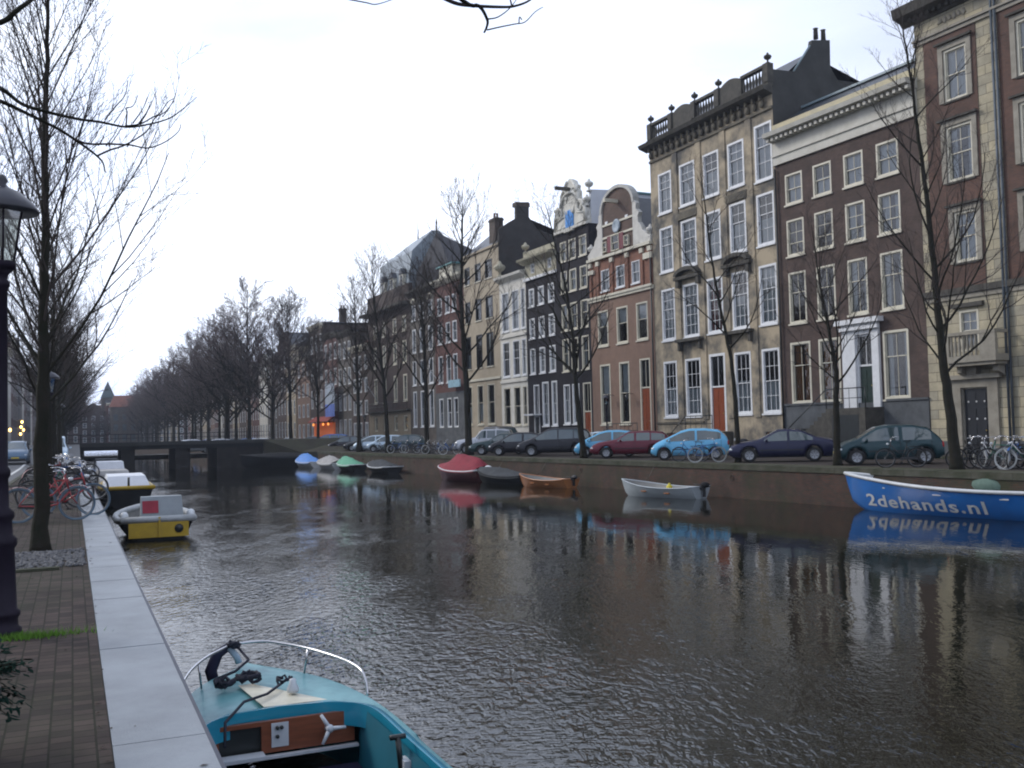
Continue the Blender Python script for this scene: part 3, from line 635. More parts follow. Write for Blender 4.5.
holes = r1+r2+r3+[r4[0], r4[1], r4[3], (dx0, dx1, dz0-.25, dz1)]+bw
h2 = mk_house('brown_brick_house', 'dark brown brick house with broad white cornice and dark green front door', f2, W2, zc2+.05, m_br, holes, m_br, 12, hs=zc_top, z00=0)
for i, (x0, x1, z0, z1) in enumerate(r1): window(h2, x0, x1, z0, z1, 2, 2, m_cream, True, 0.10, ['net', 'half', 'net', 'net'][i])
for i, (x0, x1, z0, z1) in enumerate(r2): window(h2, x0, x1, z0, z1, 2, 3, m_cream, True, 0.10, ['none', 'none', 'sides', 'sides'][i], mid=0.35)
for i, (x0, x1, z0, z1) in enumerate(r3): window(h2, x0, x1, z0, z1, 2, 2, m_cream, True, 0.10, ['none', 'none', 'sides', 'sides'][i], mid=0.6)
for i, c in ((0, 'amber'), (1, 'amber'), (3, 'sides')): window(h2, *r4[i], 2, 2, m_cream, True, 0.12, c, mid=0.62)
for q in bw: window(h2, *q, 3, 1, m_dark, False, 0.05, 'none')
door(h2, dx0, dx1, dz0-.25, dz1, m_greend, dzt, m_white, 6)
for a, b in ((sx0, dx0-.004), (dx1+.004, sx1)):
    MB().box(a, b, -.16, -.002, dz0-.25, sz1).build('pilaster', m_white, h2)
MB().box(dx0-.004, dx1+.004, -.13, -.002, dz1+.003, sz1).box(sx0-.12, sx1+.12, -.34, -.165, sz1-.30, sz1-.14).box(sx0-.25, sx1+.25, -.42, -.003, sz1+.003, sz1+.24).build('door_hood', m_white, h2)
stoop(h2, sx0-.1, sx1+.1, dz0-.27, 1.3, m_dkst, True, -1)
MB().box(sx0-.1+.4, sx1-.3, -1.31, -1.302, 0, dz0-.6).build('stoop_shade_sheet', m_dark, h2)  # thin dark sheet standing in for the shaded open space under the stoop
MB().box(0.02, bw[0][0], -.05, -.003, 0, zb-.0).box(bw[0][0], bw[0][1], -.05, -.003, 1.36, zb).box(bw[0][1], bw[1][0], -.05, -.003, 0, zb-.02).box(bw[1][0], bw[1][1], -.05, -.003, 1.36, zb).box(bw[0][0], bw[0][1], -.05, -.003, 0, .49).box(bw[1][0], bw[1][1], -.05, -.003, 0, .49).box(bw[1][1], W2-.02, -.05, -.003, 0, zb).build('plinth', m_gst, h2)
ledge(h2, 0.0, sx0-.3, zb+.002, .1, .12, m_gst, 'plinth_cap'); ledge(h2, sx1+.3, W2, zb+.002, .1, .12, m_gst, 'plinth_cap')
m_corn = mat('aged white woodwork', (0.62, 0.60, 0.53), 0.5, 0.12, 1.2, col2=(0.45, 0.43, 0.36))
MB().box(0.0, W2, -.12, -.003, zc2, zc_mid).box(-.02, W2+.02, -.2, -.122, zc2+.45, zc2+.55).build('frieze', m_corn, h2)
cornice(h2, W2, zc_mid, [(0.002, 0), (0.2, 0), (0.28, 0.12), (0.75, 0.2), (0.8, 0.42), (0.002, 0.5)], m_corn)
dn = MB(); k = 0.05
while k < W2-.1: dn.box(k, k+.17, -.6, -.29, zc_mid-.04, zc_mid+.12); k += .36
dn.build('dentils', m_corn, h2)
MB().box(0, W2, -.1, 0.15, zc_mid+.5, zc_top+.12).build('parapet', mat('cream parapet', (0.58, 0.50, 0.30), 0.6, 0.15, 1.0, col2=(0.4, 0.36, 0.25)), h2)
zr = f2.loc(787, 113.8, 2.0)[1]
MB().add([(0, .16, zc_top+.1), (W2, .16, zc_top+.1), (W2, 2.2, zr), (0, 2.2, zr), (0, 9, zr), (W2, 9, zr), (0, 11.9, zc_top), (W2, 11.9, zc_top)], [(0, 1, 2, 3), (3, 2, 5, 4), (4, 5, 7, 6), (0, 3, 4, 6), (1, 7, 5, 2)]).build('roof', m_slate, h2)
MB().box(0.05, W2-.05, 2.0, 2.28, zr-.02, zr+.1).build('ridge_flashing', m_zinc, h2)
downpipe(h2, .12, 0.1, zc2-.2, mat('dark pipe', (0.03, 0.03, 0.03), 0.5))

# ============ house 3: tan stone house with balustrade
f3 = facade_lr(654, 300, f2.P0, 44); W3 = f3.W
m_tan = mat('weathered tan sandstone', (0.46, 0.38, 0.265), 0.85, 0.2, 0.5, 0.25, 8, col2=(0.10, 0.095, 0.085), thr=(0.38, 0.59), detail=9)
m_tan2 = mat('tan sandstone moulding', (0.17, 0.15, 0.11), 0.85, 0.2, 0.8, 0.25, 8, col2=(0.06, 0.055, 0.045), thr=(0.36, 0.6))
c3 = [rect(f3, 657.9, 176, 671.6, 215.5), rect(f3, 679, 166, 695, 209), rect(f3, 702.5, 155, 719, 199), rect(f3, 727, 144.5, 744.3, 190), rect(f3, 754, 136, 773, 182)]
zt = sum(c[3] for c in c3[:4])/4; zbm = sum(c[2] for c in c3[:4])/4
r1 = [(c[0], c[1], zbm, zt) for c in c3[:4]]+[(c3[4][0], min(c3[4][1], W3-.15), zbm-.2, zt+.35)]
r2 = row(f3, 0, 659.5, 229.3, 274, r1); r3 = row(f3, 0, 661.6, 290.4, 341.7, r1); r4 = row(f3, 0, 664, 362, 417.5, r1)
dz = f3.loc(714, 387)[1]; z4 = r4[0][2]
hole4 = [r4[0], r4[1], r4[3], (r4[4][0], r4[4][1], r4[4][2], r4[4][3])]
dtop = r4[2][3]+.1; drx = (r4[2][0]+.15, r4[2][1]-.05)
cellar = [(r4[4][0]+.1, r4[4][1]-.15, 0.05, 1.25), (r4[0][0]+.1, r4[0][1], 0.05, 1.25)]
holes = r1+r2+r3+hole4+[(r4[2][0], r4[2][1], 1.3, dtop)]+cellar
zled = f3.loc(648.5, 150.5)[1]; zpar = f3.loc(650.5, 128)[1]
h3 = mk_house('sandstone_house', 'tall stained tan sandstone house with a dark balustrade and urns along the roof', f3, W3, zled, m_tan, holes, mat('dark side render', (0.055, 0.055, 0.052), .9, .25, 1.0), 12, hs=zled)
for ri, rr in enumerate((r1, r2, r3)):
    for i, q in enumerate(rr):
        window(h3, *q, 3 if ri == 2 else 2, [4, 4, 5][ri], m_white, True, 0.13, rw.choice(['net', 'net', 'half', 'net']) if not (ri == 2 and i == 2) else 'red', mid=0.6)
for i in (0, 1, 3, 4): window(h3, *r4[i], 3, 4, m_white, True, 0.13, 'half', mid=0.5)
door(h3, r4[2][0], r4[2][1], 1.3, dtop, m_wood, dz, m_white, 6, 0.16)
for q in cellar: door(h3, *q, m_wood, None, m_dkst, 4, 0.05)
for i in (1, 3):       # pedimented middle windows and their aprons
    x0, x1, z0, z1 = r3[i]; xm = (x0+x1)/2; a = x0-.45; b = x1+.45
    arc = [(xm+(b-xm)*math.cos(t), z1+.55+.5*math.sin(t)) for t in [math.pi*k/10 for k in range(11)]]
    inn = [(xm+(b-xm-.25)*math.cos(t), z1+.5+.32*math.sin(t)) for t in [math.pi*(10-k)/10 for k in range(11)]]
    MB().prism(arc+inn, -.42, -.003).build('pediment', m_dkst, h3)
    MB().box(a-.08, b+.08, -.36, -.003, z1+.3, z1+.5).box(a+.05, a+.35, -.3, -.004, z1-.15, z1+.3).box(b-.35, b-.05, -.3, -.004, z1-.15, z1+.3).build('entablature', m_dkst, h3)
    MB().box(a, b, -.45, -.003, z0-.28, z0-.1).box(a+.1, a+.3, -.3, -.004, z0-.8, z0-.28).box(b-.3, b-.1, -.3, -.004, z0-.8, z0-.28).build('window_ledge', m_dkst, h3)
    x0, x1, z0, z1 = r2[i]; MB().box(x0-.2, x1+.2, -.1, -.003, z1+.1, z1+.55).build('carved_panel', m_tan2, h3)
pil = MB()
for i in range(4):
    xa = r1[i][1]; xb = r1[i+1][0]; xm = (xa+xb)/2
    pil.box(xm-.26, xm+.26, -.07, -.003, z4-.2, zled-.9)
pil.build('pilaster', m_tan, h3)
MB().box(0, W3, -.10, -.003, zled-.95, zled-.8).build('molding', m_tan2, h3)
bk = MB(); k = .3
while k < W3-.2:
    bk.blob((k, -.12, zled-.5), (.17, .13, .26), 8, 5); bk.box(k-.06, k+.06, -.3, -.1, zled-.3, zled); k += .62
bk.build('brackets', m_tan2, h3)
cornice(h3, W3, zled, [(0, -.15), (0.15, -.1), (.6, .05), (.7, .25), (0, .35)], m_dkst, x0=-.35)
# balustrade: open baluster bays alternating with curved solid panels
zb0 = zled+.35; Hb = zpar-zb0+.15
ux_ = [f3.loc(*v)[0] for v in ((652, 123), (672.7, 111), (695.7, 99), (719.6, 86), (769, 66))]
ux_[0] = max(.15, ux_[0]); ux_[4] = min(W3-.15, ux_[4])
par = thing_par = MB().box(0, W3, -.25, .1, zb0, zb0+.18)
for x in ux_: par.box(x-.2, x+.2, -.3, .12, zb0+.18, zb0+Hb)
for i in range(4):
    a, b = ux_[i]+.2, ux_[i+1]-.2
    if i in (1, 3):
        m_ = 10 if i == 1 else 14
        half = b if i == 1 else a+(b-a)*.5
        pts = [(a, zb0+.18)]+[(a+(half-a)*k/m_, zb0+Hb-.1+.28*math.sin(math.pi*k/m_)) for k in range(m_+1)]+[(half, zb0+.18)]
        par.prism(pts, -.2, .05)
        if i == 3: par.box(half, b, -.25, .08, zb0+Hb-.16, zb0+Hb)
    else: par.box(a, b, -.25, .08, zb0+Hb-.16, zb0+Hb)
pb = par.build('parapet', m_dkst, h3)
bl = MB()
for a, b in ((ux_[0]+.2, ux_[1]-.2), (ux_[2]+.2, ux_[3]-.2), (ux_[3]+.2+(ux_[4]-ux_[3]-.4)*.5, ux_[4]-.2)):
    k = a+.14; hh = Hb-.34
    while k < b-.08: bl.lathe([(.06, 0), (.045, .1), (.09, hh*.4), (.04, hh*.85), (.06, hh)], 7, Matrix.Translation((k, -.09, zb0+.18))); k += .27
bl.build('balusters', m_dkst, pb)
for i, x in enumerate(ux_): urn(h3, x, -.08, zb0+Hb, .66)
# side gable rising above the brown roof with a chimney at its peak
def depth_at(fc, x, px, py):
    """y and z in the plane through local x, perpendicular to the facade"""
    d = ray(px, py); o = fc.end(x); t = (o-CAM).dot(fc.ux)/d.dot(fc.ux); p = CAM+d*t-o; return (p.dot(fc.n), p.z)
gp = [depth_at(f3, W3, *v) for v in ((773, 69), (795, 71.5), (811, 46), (812, 40), (830, 40), (830.5, 67), (838, 80), (857, 83))]
poly = [(0.05, zled)]+[(max(.05, y), z) for y, z in gp]+[(11.9, gp[-1][1]-1.2), (11.9, zled)]
SW = Matrix(((0, 1, 0, 0), (1, 0, 0, 0), (0, 0, 1, 0), (0, 0, 0, 1)))   # prism poly (y,z) extruded along x
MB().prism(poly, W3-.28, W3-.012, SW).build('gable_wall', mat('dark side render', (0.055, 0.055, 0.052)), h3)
pk = gp[2]; MB().add([(0, .3, zled+.4), (W3-.3, .3, zled+.4), (W3-.3, pk[0], pk[1]-.3), (0, pk[0], pk[1]-.3), (0, 11.8, zled), (W3-.3, 11.8, zled)], [(0, 1, 2, 3), (3, 2, 5, 4), (0, 3, 4)]).build('roof', m_slate, h3)
cy_, cz_ = gp[4]; pt = MB()
for k in range(2): pt.lathe([(.14, 0), (.12, .55), (.16, .6)], 8, Matrix.Translation((W3-.15, cy_-.35-.55*k, cz_-.02)))
pt.build('chimney_pots', m_dkst, h3)
MB().tube([(W3-.1, gp[1][0], gp[1][1]+.05), (W3-.1, gp[2][0], gp[2][1]+.05)], .07, 5).build('verge_flashing', m_zinc, h3)
stoop(h3, r4[2][0]-.6, r4[2][1]+.5, 1.28, 1.5, m_dkst, True, -1)
ledge(h3, 0, r4[2][0]-.65, z4-.42, .12, .1, m_tan2, 'plinth_cap')

# ============ house 4: brick bell-gable house
f4 = facade_lr(591, 330, f3.P0, 24); W4 = f4.W
m_b4 = mat('brown plastered brick', (0.23, 0.145, 0.105), 0.8, 0.15, 1.4, 0.3, 14)
m_b4u = mat_brick('orange red brick', (0.29, 0.125, 0.075), (0.22, 0.095, 0.06), (0.14, 0.10, 0.08), 0.21, 0.06, 0.8, 0.25)
zl = f4.loc(590, 300)[1]; zg = f4.loc(590, 262)[1]
att = [rect(f4, 601, 272, 609.4, 292.5), rect(f4, 616, 267, 624.7, 289), rect(f4, 631.4, 260, 639.9, 283)]
za0 = sum(a[2] for a in att)/3; za1 = sum(a[3] for a in att)/3; att = [(a[0], a[1], za0, za1) for a in att]
up4 = [rect(f4, 597.6, 312, 608.4, 348.2), rect(f4, 616.3, 308, 628, 344), rect(f4, 636, 303, 648, 340)]
z0 = sum(a[2] for a in up4)/3; z1 = sum(a[3] for a in up4)/3; up4 = [(a[0], a[1], z0, z1) for a in up4]
gr4 = [rect(f4, 600, 365, 611, 424.8), rect(f4, 619, 362, 630, 425)]
drr = rect(f4, 639.5, 359, 651, 427); dzt = f4.loc(640, 388)[1]
gr4 = [(a[0], a[1], gr4[0][2], gr4[0][3]) for a in gr4]
h4 = mk_house('brick_gable_house', 'orange-brown brick house with rounded white-scrolled gable and dark red shutters', f4, W4, zl, m_b4, up4+gr4+[(drr[0], drr[1], 1.0, drr[3])], m_b4, 11, hs=zg)
mb = MB(); wall_holes(mb, W4, zg, att, z00=zl); mb.build('upper_facade', m_b4u, h4)
for q in up4: window(h4, *q, 1, 2, m_cream, True, .11, 'uppernet', mid=.55)
for i, q in enumerate(gr4): window(h4, *q, 1, 2, m_cream, True, .12, 'uppernet', mid=.5)
for q in att: window(h4, *q, 2, 2, m_white, True, .07, 'net')
door(h4, drr[0], drr[1], 1.0, drr[3], m_wood, dzt, m_cream, 6, .11)
stoop(h4, drr[0]-2.0, drr[1]+.3, .98, 1.4, m_gst, True, -1)
MB().box(0, W4, -.14, -.003, zl-.28, zl-.02).box(0, W4, -.22, -.141, zl-.1, zl+.06).build('ledge', m_cream, h4)
pl = MB(); ar = MB(); xs4 = [0.25, (att[0][1]+att[1][0])/2, (att[1][1]+att[2][0])/2, W4-.25, att[0][0]-.35, att[2][1]+.35]
for x in xs4: pl.box(x-.13, x+.13, -.1, -.003, zl+.08, zg-.5)
pl.build('pilaster', m_b4u, h4)
for x in xs4: MB().box(x-.2, x+.2, -.15, -.004, zg-.5, zg-.18).build('capital', m_cream, h4)
MB().box(0.02, .75, -.16, -.005, zg-1.0, zg-.7).build('cream_block', m_cream, h4); MB().box(W4-.95, W4-.02, -.16, -.005, zg-1.0, zg-.6).build('cream_block', m_cream, h4)
MB().box(0, W4, -.25, -.003, zg-.1, zg+.1).build('gable_ledge', m_cream, h4)
# gable: brick body with round top
gx0 = f4.loc(603.5, 240)[0]; gx1 = f4.loc(634.5, 240)[0]; zsh = f4.loc(603, 214)[1]; ztp = f4.loc(618, 188)[1]
gm = (gx0+gx1)/2; rr_ = (gx1-gx0)/2
arc = [(gm+rr_*math.cos(t), zsh+(ztp-zsh)*math.sin(t)) for t in [math.pi*k/16 for k in range(17)]]
MB().prism([(gx0, zg+.1), (gx1, zg+.1)]+arc, -.02, .3).build('gable', m_br if False else mat_brick('gable brick', (0.13, 0.075, 0.055), (0.10, 0.06, 0.045), (0.1, 0.09, 0.08)), h4)
cp = MB(); outer = [(gm+(rr_+.22)*math.cos(t), zsh+(ztp-zsh+.22)*math.sin(t)) for t in [math.pi*k/16 for k in range(17)]]
cp.prism(arc+outer[::-1], -.16, .34); cp.build('gable_coping', mat('pale stone coping', (.5, .49, .45), .7, .15, 3), h4)
for sgn, gx, xe in ((-1, gx0, .05), (1, gx1, W4-.05)):
    w_ = abs(xe-gx); hgt = zsh-zg
    pr_ = [(0, 0), (w_, 0), (w_, .35), (w_*.82, .55), (w_*.75, 1.1*hgt*.2), (w_*.55, hgt*.3), (w_*.5, hgt*.38), (w_*.32, hgt*.5), (w_*.30, hgt*.62), (w_*.38, hgt*.7), (w_*.2, hgt*.8), (w_*.22, hgt*.92), (.02, hgt*1.05), (0, hgt)]
    pts = [(gx+sgn*x, zg+.1+z) for x, z in pr_]
    if sgn > 0: pts = pts[::-1]
    MB().prism(pts, -.12, .2).build('scroll', m_white if False else mat('gable stucco', (.62, .60, .55), .7, .15, 3), h4)
    urn(h4, xe-sgn*.2, .05, zg+.4, .9, mat('gable stucco', (.62, .60, .55)))
for px, py, h in ((603, 228, .14), (604, 240, .14)):
    z = f4.loc(px, py)[1]; MB().box(gx0, gx1, -.1, -.022, z, z+h).build('band', m_cream, h4)
sx = f4.loc(609, 252)[0]; sx2 = f4.loc(625, 252)[0]; sz = zg+.2; szt = f4.loc(608, 237.5)[1]; tw = (sx2-sx)/4
for x in (sx, sx2-tw): MB().box(x, x+tw, -.14, -.06, sz, szt).build('shutter', mat('dark red shutter', (.16, .02, .03), .5), h4)
face_window(h4, sx+tw, sx2-tw, sz, szt, 1, 2, m_cream)
face_window(h4, sx2+.1, sx2+.65, sz+.1, szt-.3, 1, 2, m_cream)
face_window(h4, sx-.65, sx-.1, sz+.1, szt-.3, 1, 2, m_cream)
ox, oz = f4.loc(617.5, 226); MB().lathe([(0, .0), (.42, 0), (.5, -.1), (.42, -.16), (.3, -.1), (0, -.1)], 16, Matrix.Translation((ox, -.03, oz)), axis='y').build('oval_window', mat('pale blue grey paint', (.35, .42, .48), .5), h4)
for px in (607, 627): x, z = f4.loc(px, 224 if px < 615 else 217); MB().box(x-.16, x+.16, -.08, -.022, z-.16, z+.16).build('white_block', m_white, h4)
MB().box(gm-.12, gm+.12, -1.1, -.022, zsh+.35, zsh+.6).build('hoist_beam', m_cream, h4)
roof_gable(h4, W4, zg+.1, 11, ztp-zg-.6, m_slate, .35)
downpipe(h4, W4-.12, 0.1, zg-.6, m_dark)
for q in (gr4[0], gr4[1]):
    lx = q[1]-.1; MB().tube([(lx+.5, -.01, 3.9), (lx+.5, -.5, 4.0), (lx+.5, -.5, 3.85)], .02, 5).lathe([(.02, .2), (.14, .12), (.12, -.2), (.05, -.25)], 8, Matrix.Translation((lx+.5, -.5, 3.7))).build('wall_lantern', m_dark, h4)
# ============ house 5: tall black house with white neck gable
f5 = facade_lr(557, 300, f4.P0, 24); W5 = f5.W
m_blk = mat('black painted brick', (0.013, 0.012, 0.016), 0.8, 0.3, 1.5, 0.4, 18, col2=(0.022, 0.020, 0.026), spec=.25)
def cols(fc, spans, py): return [(fc.loc(a, py)[0], fc.loc(b, py)[0]) for a, b in spans]
def zz(fc, px, *ys): return [fc.loc(px, y)[1] for y in ys]
def mkrow(cs, z0, z1): return [(a, b, z0, z1) for a, b in cs]
cs5 = cols(f5, ((560, 566.2), (568.6, 575.6), (579.2, 586.4)), 245)
zt5 = f5.loc(556.5, 235)[1]
def r5(yt, yb, px=568.6): z1, z0 = zz(f5, px, yt, yb); return mkrow(cs5, z0, z1)
rows5 = [r5(240, 260), r5(270, 292), r5(303, 330, 570), r5(338, 371, 571)]
gd = r5(384, 424, 572)
h5 = mk_house('black_neck_gable_house', 'tall narrow black house with ornate white neck gable and bright blue shutters', f5, W5, zt5, m_blk, sum(rows5, [])+gd[:2]+[(gd[2][0], gd[2][1]+.1, .6, gd[2][3])], m_blk, 11, hs=zt5)
for r in rows5:
    for q in r: window(h5, *q, 1, 2, m_cream, True, .10, None, mid=.55)
for q in gd[:2]: window(h5, *q, 2, 3, m_white, True, .1, 'net', mid=.6)
door(h5, gd[2][0], gd[2][1]+.1, .6, gd[2][3], m_wood, .6+2.3, m_cream, 6, .1)
stoop(h5, gd[2][0]-.4, gd[2][1]+.3, .58, 1.3, m_gst, True, -1)
m_stu = mat('gable stucco', (.62, .60, .55))
zg5 = zt5; gt = f5.loc(570, 181)[1]; Hg = gt-zg5; gm5 = W5/2
m_sho = mat('aged white stucco', (.66, .64, .57), .75, .2, 2.0, .2, 20)
half = [(W5/2, 0), (W5/2, .35), (W5/2-.1, .6), (W5/2-.12, Hg*.30), (W5/2-.35, Hg*.36), (W5/2-.25, Hg*.42), (W5/2-.5, Hg*.5), (W5/2*.52, Hg*.55), (W5/2*.5, Hg*.72), (W5/2*.42, Hg*.78), (W5/2*.46, Hg*.84), (W5/2*.3, Hg*.9), (W5/2*.25, Hg*.97), (.25, Hg*1.02), (0, Hg*1.05)]
poly = [(gm5+x, zg5+z) for x, z in half]+[(gm5-x, zg5+z) for x, z in half[::-1][1:]]
MB().prism(poly[::-1], -.05, .3).build('gable', m_sho, h5)
MB().box(-.02, W5+.02, -.22, -.052, zg5-.06, zg5+.14).build('gable_ledge', m_sho, h5)
orn = MB()
rr5 = random.Random(8)
for sg in (-1, 1):
    sp = []
    for k in range(22):
        t = k/21; a = t*2.2*math.pi; r = .55*(1-t*.75); sp.append((gm5+sg*(W5*.31+r*math.cos(a)), -.12, zg5+Hg*.38+r*math.sin(a)))
    orn.tube(sp, [.13-.08*k/21 for k in range(22)], 6)
    sp = [(gm5+sg*(W5*.14+.5*(1-t)*math.cos(t*5)), -.12, zg5+Hg*.72+.5*(1-t*.6)*math.sin(t*5)) for t in [k/15 for k in range(16)]]
    orn.tube(sp, [.12-.07*k/15 for k in range(16)], 6)
    orn.tube([(gm5+sg*(W5/2-.1), -.1, zg5+.2), (gm5+sg*(W5/2-.15), -.1, zg5+Hg*.3), (gm5+sg*W5*.27, -.1, zg5+Hg*.55), (gm5+sg*W5*.22, -.1, zg5+Hg*.8), (gm5+sg*.3, -.1, zg5+Hg)], .11, 6)
    for k in range(5): orn.blob((gm5+sg*rr5.uniform(.3, W5*.4), -.08, zg5+Hg*rr5.uniform(.2, .85)), (.22, .1, .2), 7, 4)
    orn.tube([(gm5+sg*W5*.18, -.1, zg5+.25), (gm5+sg*W5*.42, -.1, zg5+.25), (gm5+sg*W5*.42, -.1, zg5+.9), (gm5+sg*W5*.2, -.1, zg5+1.1)], .07, 5)
orn.tube([(gm5+W5*.26*math.cos(t), -.14, zg5+1.9+.85*math.sin(t)) for t in [math.pi*k/10 for k in range(11)]], .12, 6)
orn.build('scrollwork', m_sho, h5)
for sg in (-1, 1): urn(h5, gm5+sg*(W5/2-.25), .1, zg5+Hg*.30+.2, .9, m_sho)
urn(h5, W5-.15, .25, f5.loc(583, 190)[1]-.2, 1.0, m_sho)
bx0, bz1 = f5.loc(566.5, 212); bx1, _ = f5.loc(574, 212); bz0 = f5.loc(566.5, 230.5)[1]
bx1 = min(bx1, W5*.8); bm = (bx0+bx1)/2
for a, b in ((bx0, bm-.05), (bm+.05, bx1)): MB().box(a, b, -.14, -.053, bz0, bz1).build('shutter', mat('bright blue shutter', (.06, .30, .75), .45), h5)
MB().box(bx0-.12, bx1+.12, -.1, -.054, bz1+.01, bz1+.2).box(bx0-.1, bx1+.1, -.25, -.054, bz0-.22, bz0-.01).build('shutter_surround', m_sho, h5)
MB().box(gm5-.1, gm5+.1, -1.3, -.06, zg5+2.9, zg5+3.15).build('hoist_beam', m_dkst, h5)
# white plastered side wall above the neighbour, ridge with verdigris gutter
sp = [depth_at(f5, W5, *v) for v in ((591, 187), (608, 191), (625, 199))]
poly = [(.3, zt5), (.3, f5.loc(589, 188)[1]), (sp[1][0], sp[1][1]+.1), (9, sp[1][1]+.1), (11, zt5)]
MB().prism(poly, W5-.3, W5-.03, SW).build('side_gable', mat('white plastered wall', (.68, .70, .74), .7, .06, 1.0), h5)
zz5 = poly[1][1]
MB().add([(0, .31, zt5), (W5-.3, .31, zt5), (W5-.3, 2, zz5), (0, 2, zz5), (0, 9, zz5), (W5-.3, 9, zz5), (0, 11, zt5), (W5-.3, 11, zt5)], [(0, 1, 2, 3), (3, 2, 5, 4), (4, 5, 7, 6), (0, 3, 4, 6)]).build('roof', m_slate, h5)
MB().box(0, W5+.1, 1.9, 9, zz5+.02, zz5+.14).build('roof_edge', mat('verdigris', (.10, .26, .27), .5), h5)

# ============ house 6: low black house with cream attic
f6 = facade_lr(525.8, 300, f5.P0, 24); W6 = f6.W
cs6 = cols(f6, ((529, 534.2), (538.3, 544), (548.3, 554.3)), 300)
zb6 = f6.loc(525.6, 281)[1]; zt6 = f6.loc(525.6, 263)[1]
def r6(yt, yb, px=529, c=None): z1, z0 = zz(f6, px, yt, yb); return mkrow(c or cs6, z0, z1)
rows6 = [r6(289.5, 307.5), r6(319, 339.5, 530), r6(349, 374.5, 531)]
cg = cols(f6, ((542.6, 549), (552, 557.5)), 400); cg[1] = (cg[1][0], min(cg[1][1], W6-.12)); gr6 = r6(382, 426, 543, cg)
d6 = cols(f6, ((534, 539.5),), 400)[0]; dz6 = f6.loc(534, 385)[1]
h6 = mk_house('black_cream_attic_house', 'black painted house with small white sash windows under a cream attic storey', f6, W6, zb6, m_blk, sum(rows6, [])+gr6+[(d6[0], d6[1], .5, dz6)], m_blk, 11, hs=zb6)
for r in rows6:
    for q in r: window(h6, *q, 2, 4, m_white, True, .12, rw.choice(['net', 'none', 'net']))
for q in gr6: window(h6, *q, 2, 4, m_white, True, .12, 'net')
door(h6, d6[0], d6[1], .5, dz6, m_dark, .5+2.2, m_white, 6, .1)
stoop(h6, d6[0]-.3, d6[1]+.3, .48, 1.2, m_gst, True, -1)
MB().box(d6[0]-.3, d6[1]+.3, -.8, -.003, .5+2.3, .5+2.42).build('door_canopy', m_white, h6)
m_cra = mat('aged cream stucco', (.50, .46, .34), .7, .2, 1.5, .2, 12, col2=(.32, .30, .22))
at6 = r6(268.5, 276, 531, cols(f6, ((531, 534.5), (548, 551.5)), 275)); at6 = [(a, b, zb6+.45, zb6+1.2) for a, b, _, _ in at6]
mb = MB(); wall_holes(mb, W6, zt6, at6, z00=zb6); mb.build('attic', m_cra, h6)
for q in at6: window(h6, *q, 2, 1, m_white, False, .06, 'none')
MB().box(-.1, W6+.1, -.18, -.003, zb6-.1, zb6+.12).build('ledge', m_white, h6)
cornice(h6, W6, zt6, [(0, -.2), (.3, -.1), (.65, .05), (.7, .2), (0, .3)], m_cra, x0=-.3)
MB().box(0, W6, -.15, .2, zt6+.3, f6.loc(526, 253)[1]).build('parapet', m_cra, h6); urn(h6, .25, -.05, f6.loc(526, 254)[1], 1.0, m_cra)
roof_ridge(h6, W6, zt6+.2, 11, 1.6, m_tile, .25)

# ============ house 7: narrow white house
f7 = facade_lr(499.5, 300, f6.P0, 24); W7 = f7.W
cs7 = cols(f7, ((502, 508.8), (512, 518.8), (521, 525)), 310); cs7[2] = (cs7[2][0], W7-.15)
zt7 = f7.loc(500, 281)[1]
def r7(yt, yb, px=502): z1, z0 = zz(f7, px, yt, yb); return mkrow(cs7, z0, z1)
rows7 = [r7(294, 333), r7(343, 378)]; g7 = r7(388, 426, 504)
m_whw = mat('white stucco front', (.76, .73, .66), .7, .12, 1.0, .1, 10, col2=(.60, .58, .52))
h7 = mk_house('white_stucco_house', 'narrow white stucco house with tall windows between slim pilasters', f7, W7, zt7, m_whw, sum(rows7, [])+g7, m_whw, 11)
for q in rows7[0]: window(h7, *q, 2, 4, m_white, True, .1, 'net')
for q in rows7[1]: window(h7, *q, 2, 3, m_white, True, .1, 'none')
for q in g7: window(h7, *q, 1, 2, m_cream, True, .1, 'none')
for z in (rows7[0][0][2]-.55, rows7[1][0][2]-.5): MB().box(0, W7, -.12, -.003, z, z+.18).build('ledge', m_whw, h7)
cornice(h7, W7, zt7, [(0, -.3), (.2, -.2), (.5, 0), (.55, .2), (0, .3)], m_whw); urn(h7, .2, 0, zt7+.3, 1.5, m_cra)
roof_flat(h7, W7, zt7+.25, 11, m_slate)

# ============ house 8: beige house, dark party gable with chimney
f8 = facade_lr(464, 300, f7.P0, 24); W8 = f8.W
cs8 = cols(f8, ((465.3, 470.5), (475.6, 481.6), (485.8, 493)), 310)
def r8(yt, yb, px=475.6, c=None): z1, z0 = zz(f8, px, yt, yb); return mkrow(c or cs8, z0, z1)
rows8 = [r8(264.5, 282.5), r8(300, 321.5), r8(335.5, 368.5), r8(385.5, 425)]; zt8 = f8.loc(465, 256)[1]
m_bei = mat('beige render', (.48, .41, .30), .8, .12, 1.0, .1, 12, col2=(.36, .30, .22))
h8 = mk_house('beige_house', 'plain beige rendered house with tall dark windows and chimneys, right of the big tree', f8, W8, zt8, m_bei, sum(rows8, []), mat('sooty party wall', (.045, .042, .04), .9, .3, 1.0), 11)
for r in rows8:
    for q in r: window(h8, *q, 1, 2, m_dark if r is not rows8[3] else m_cream, True, .1, rw.choice(['none', 'none', 'half', 'sides']), sill_m=m_cream, mid=.55)
sp = [depth_at(f8, W8, *v) for v in ((499, 229), (511, 221), (516.5, 218), (516.5, 202), (529, 202), (529, 217), (537, 229), (556, 236))]
poly = [(.1, zt8-.1)]+[(max(.1, y), z) for y, z in sp]+[(10.9, zt8)]
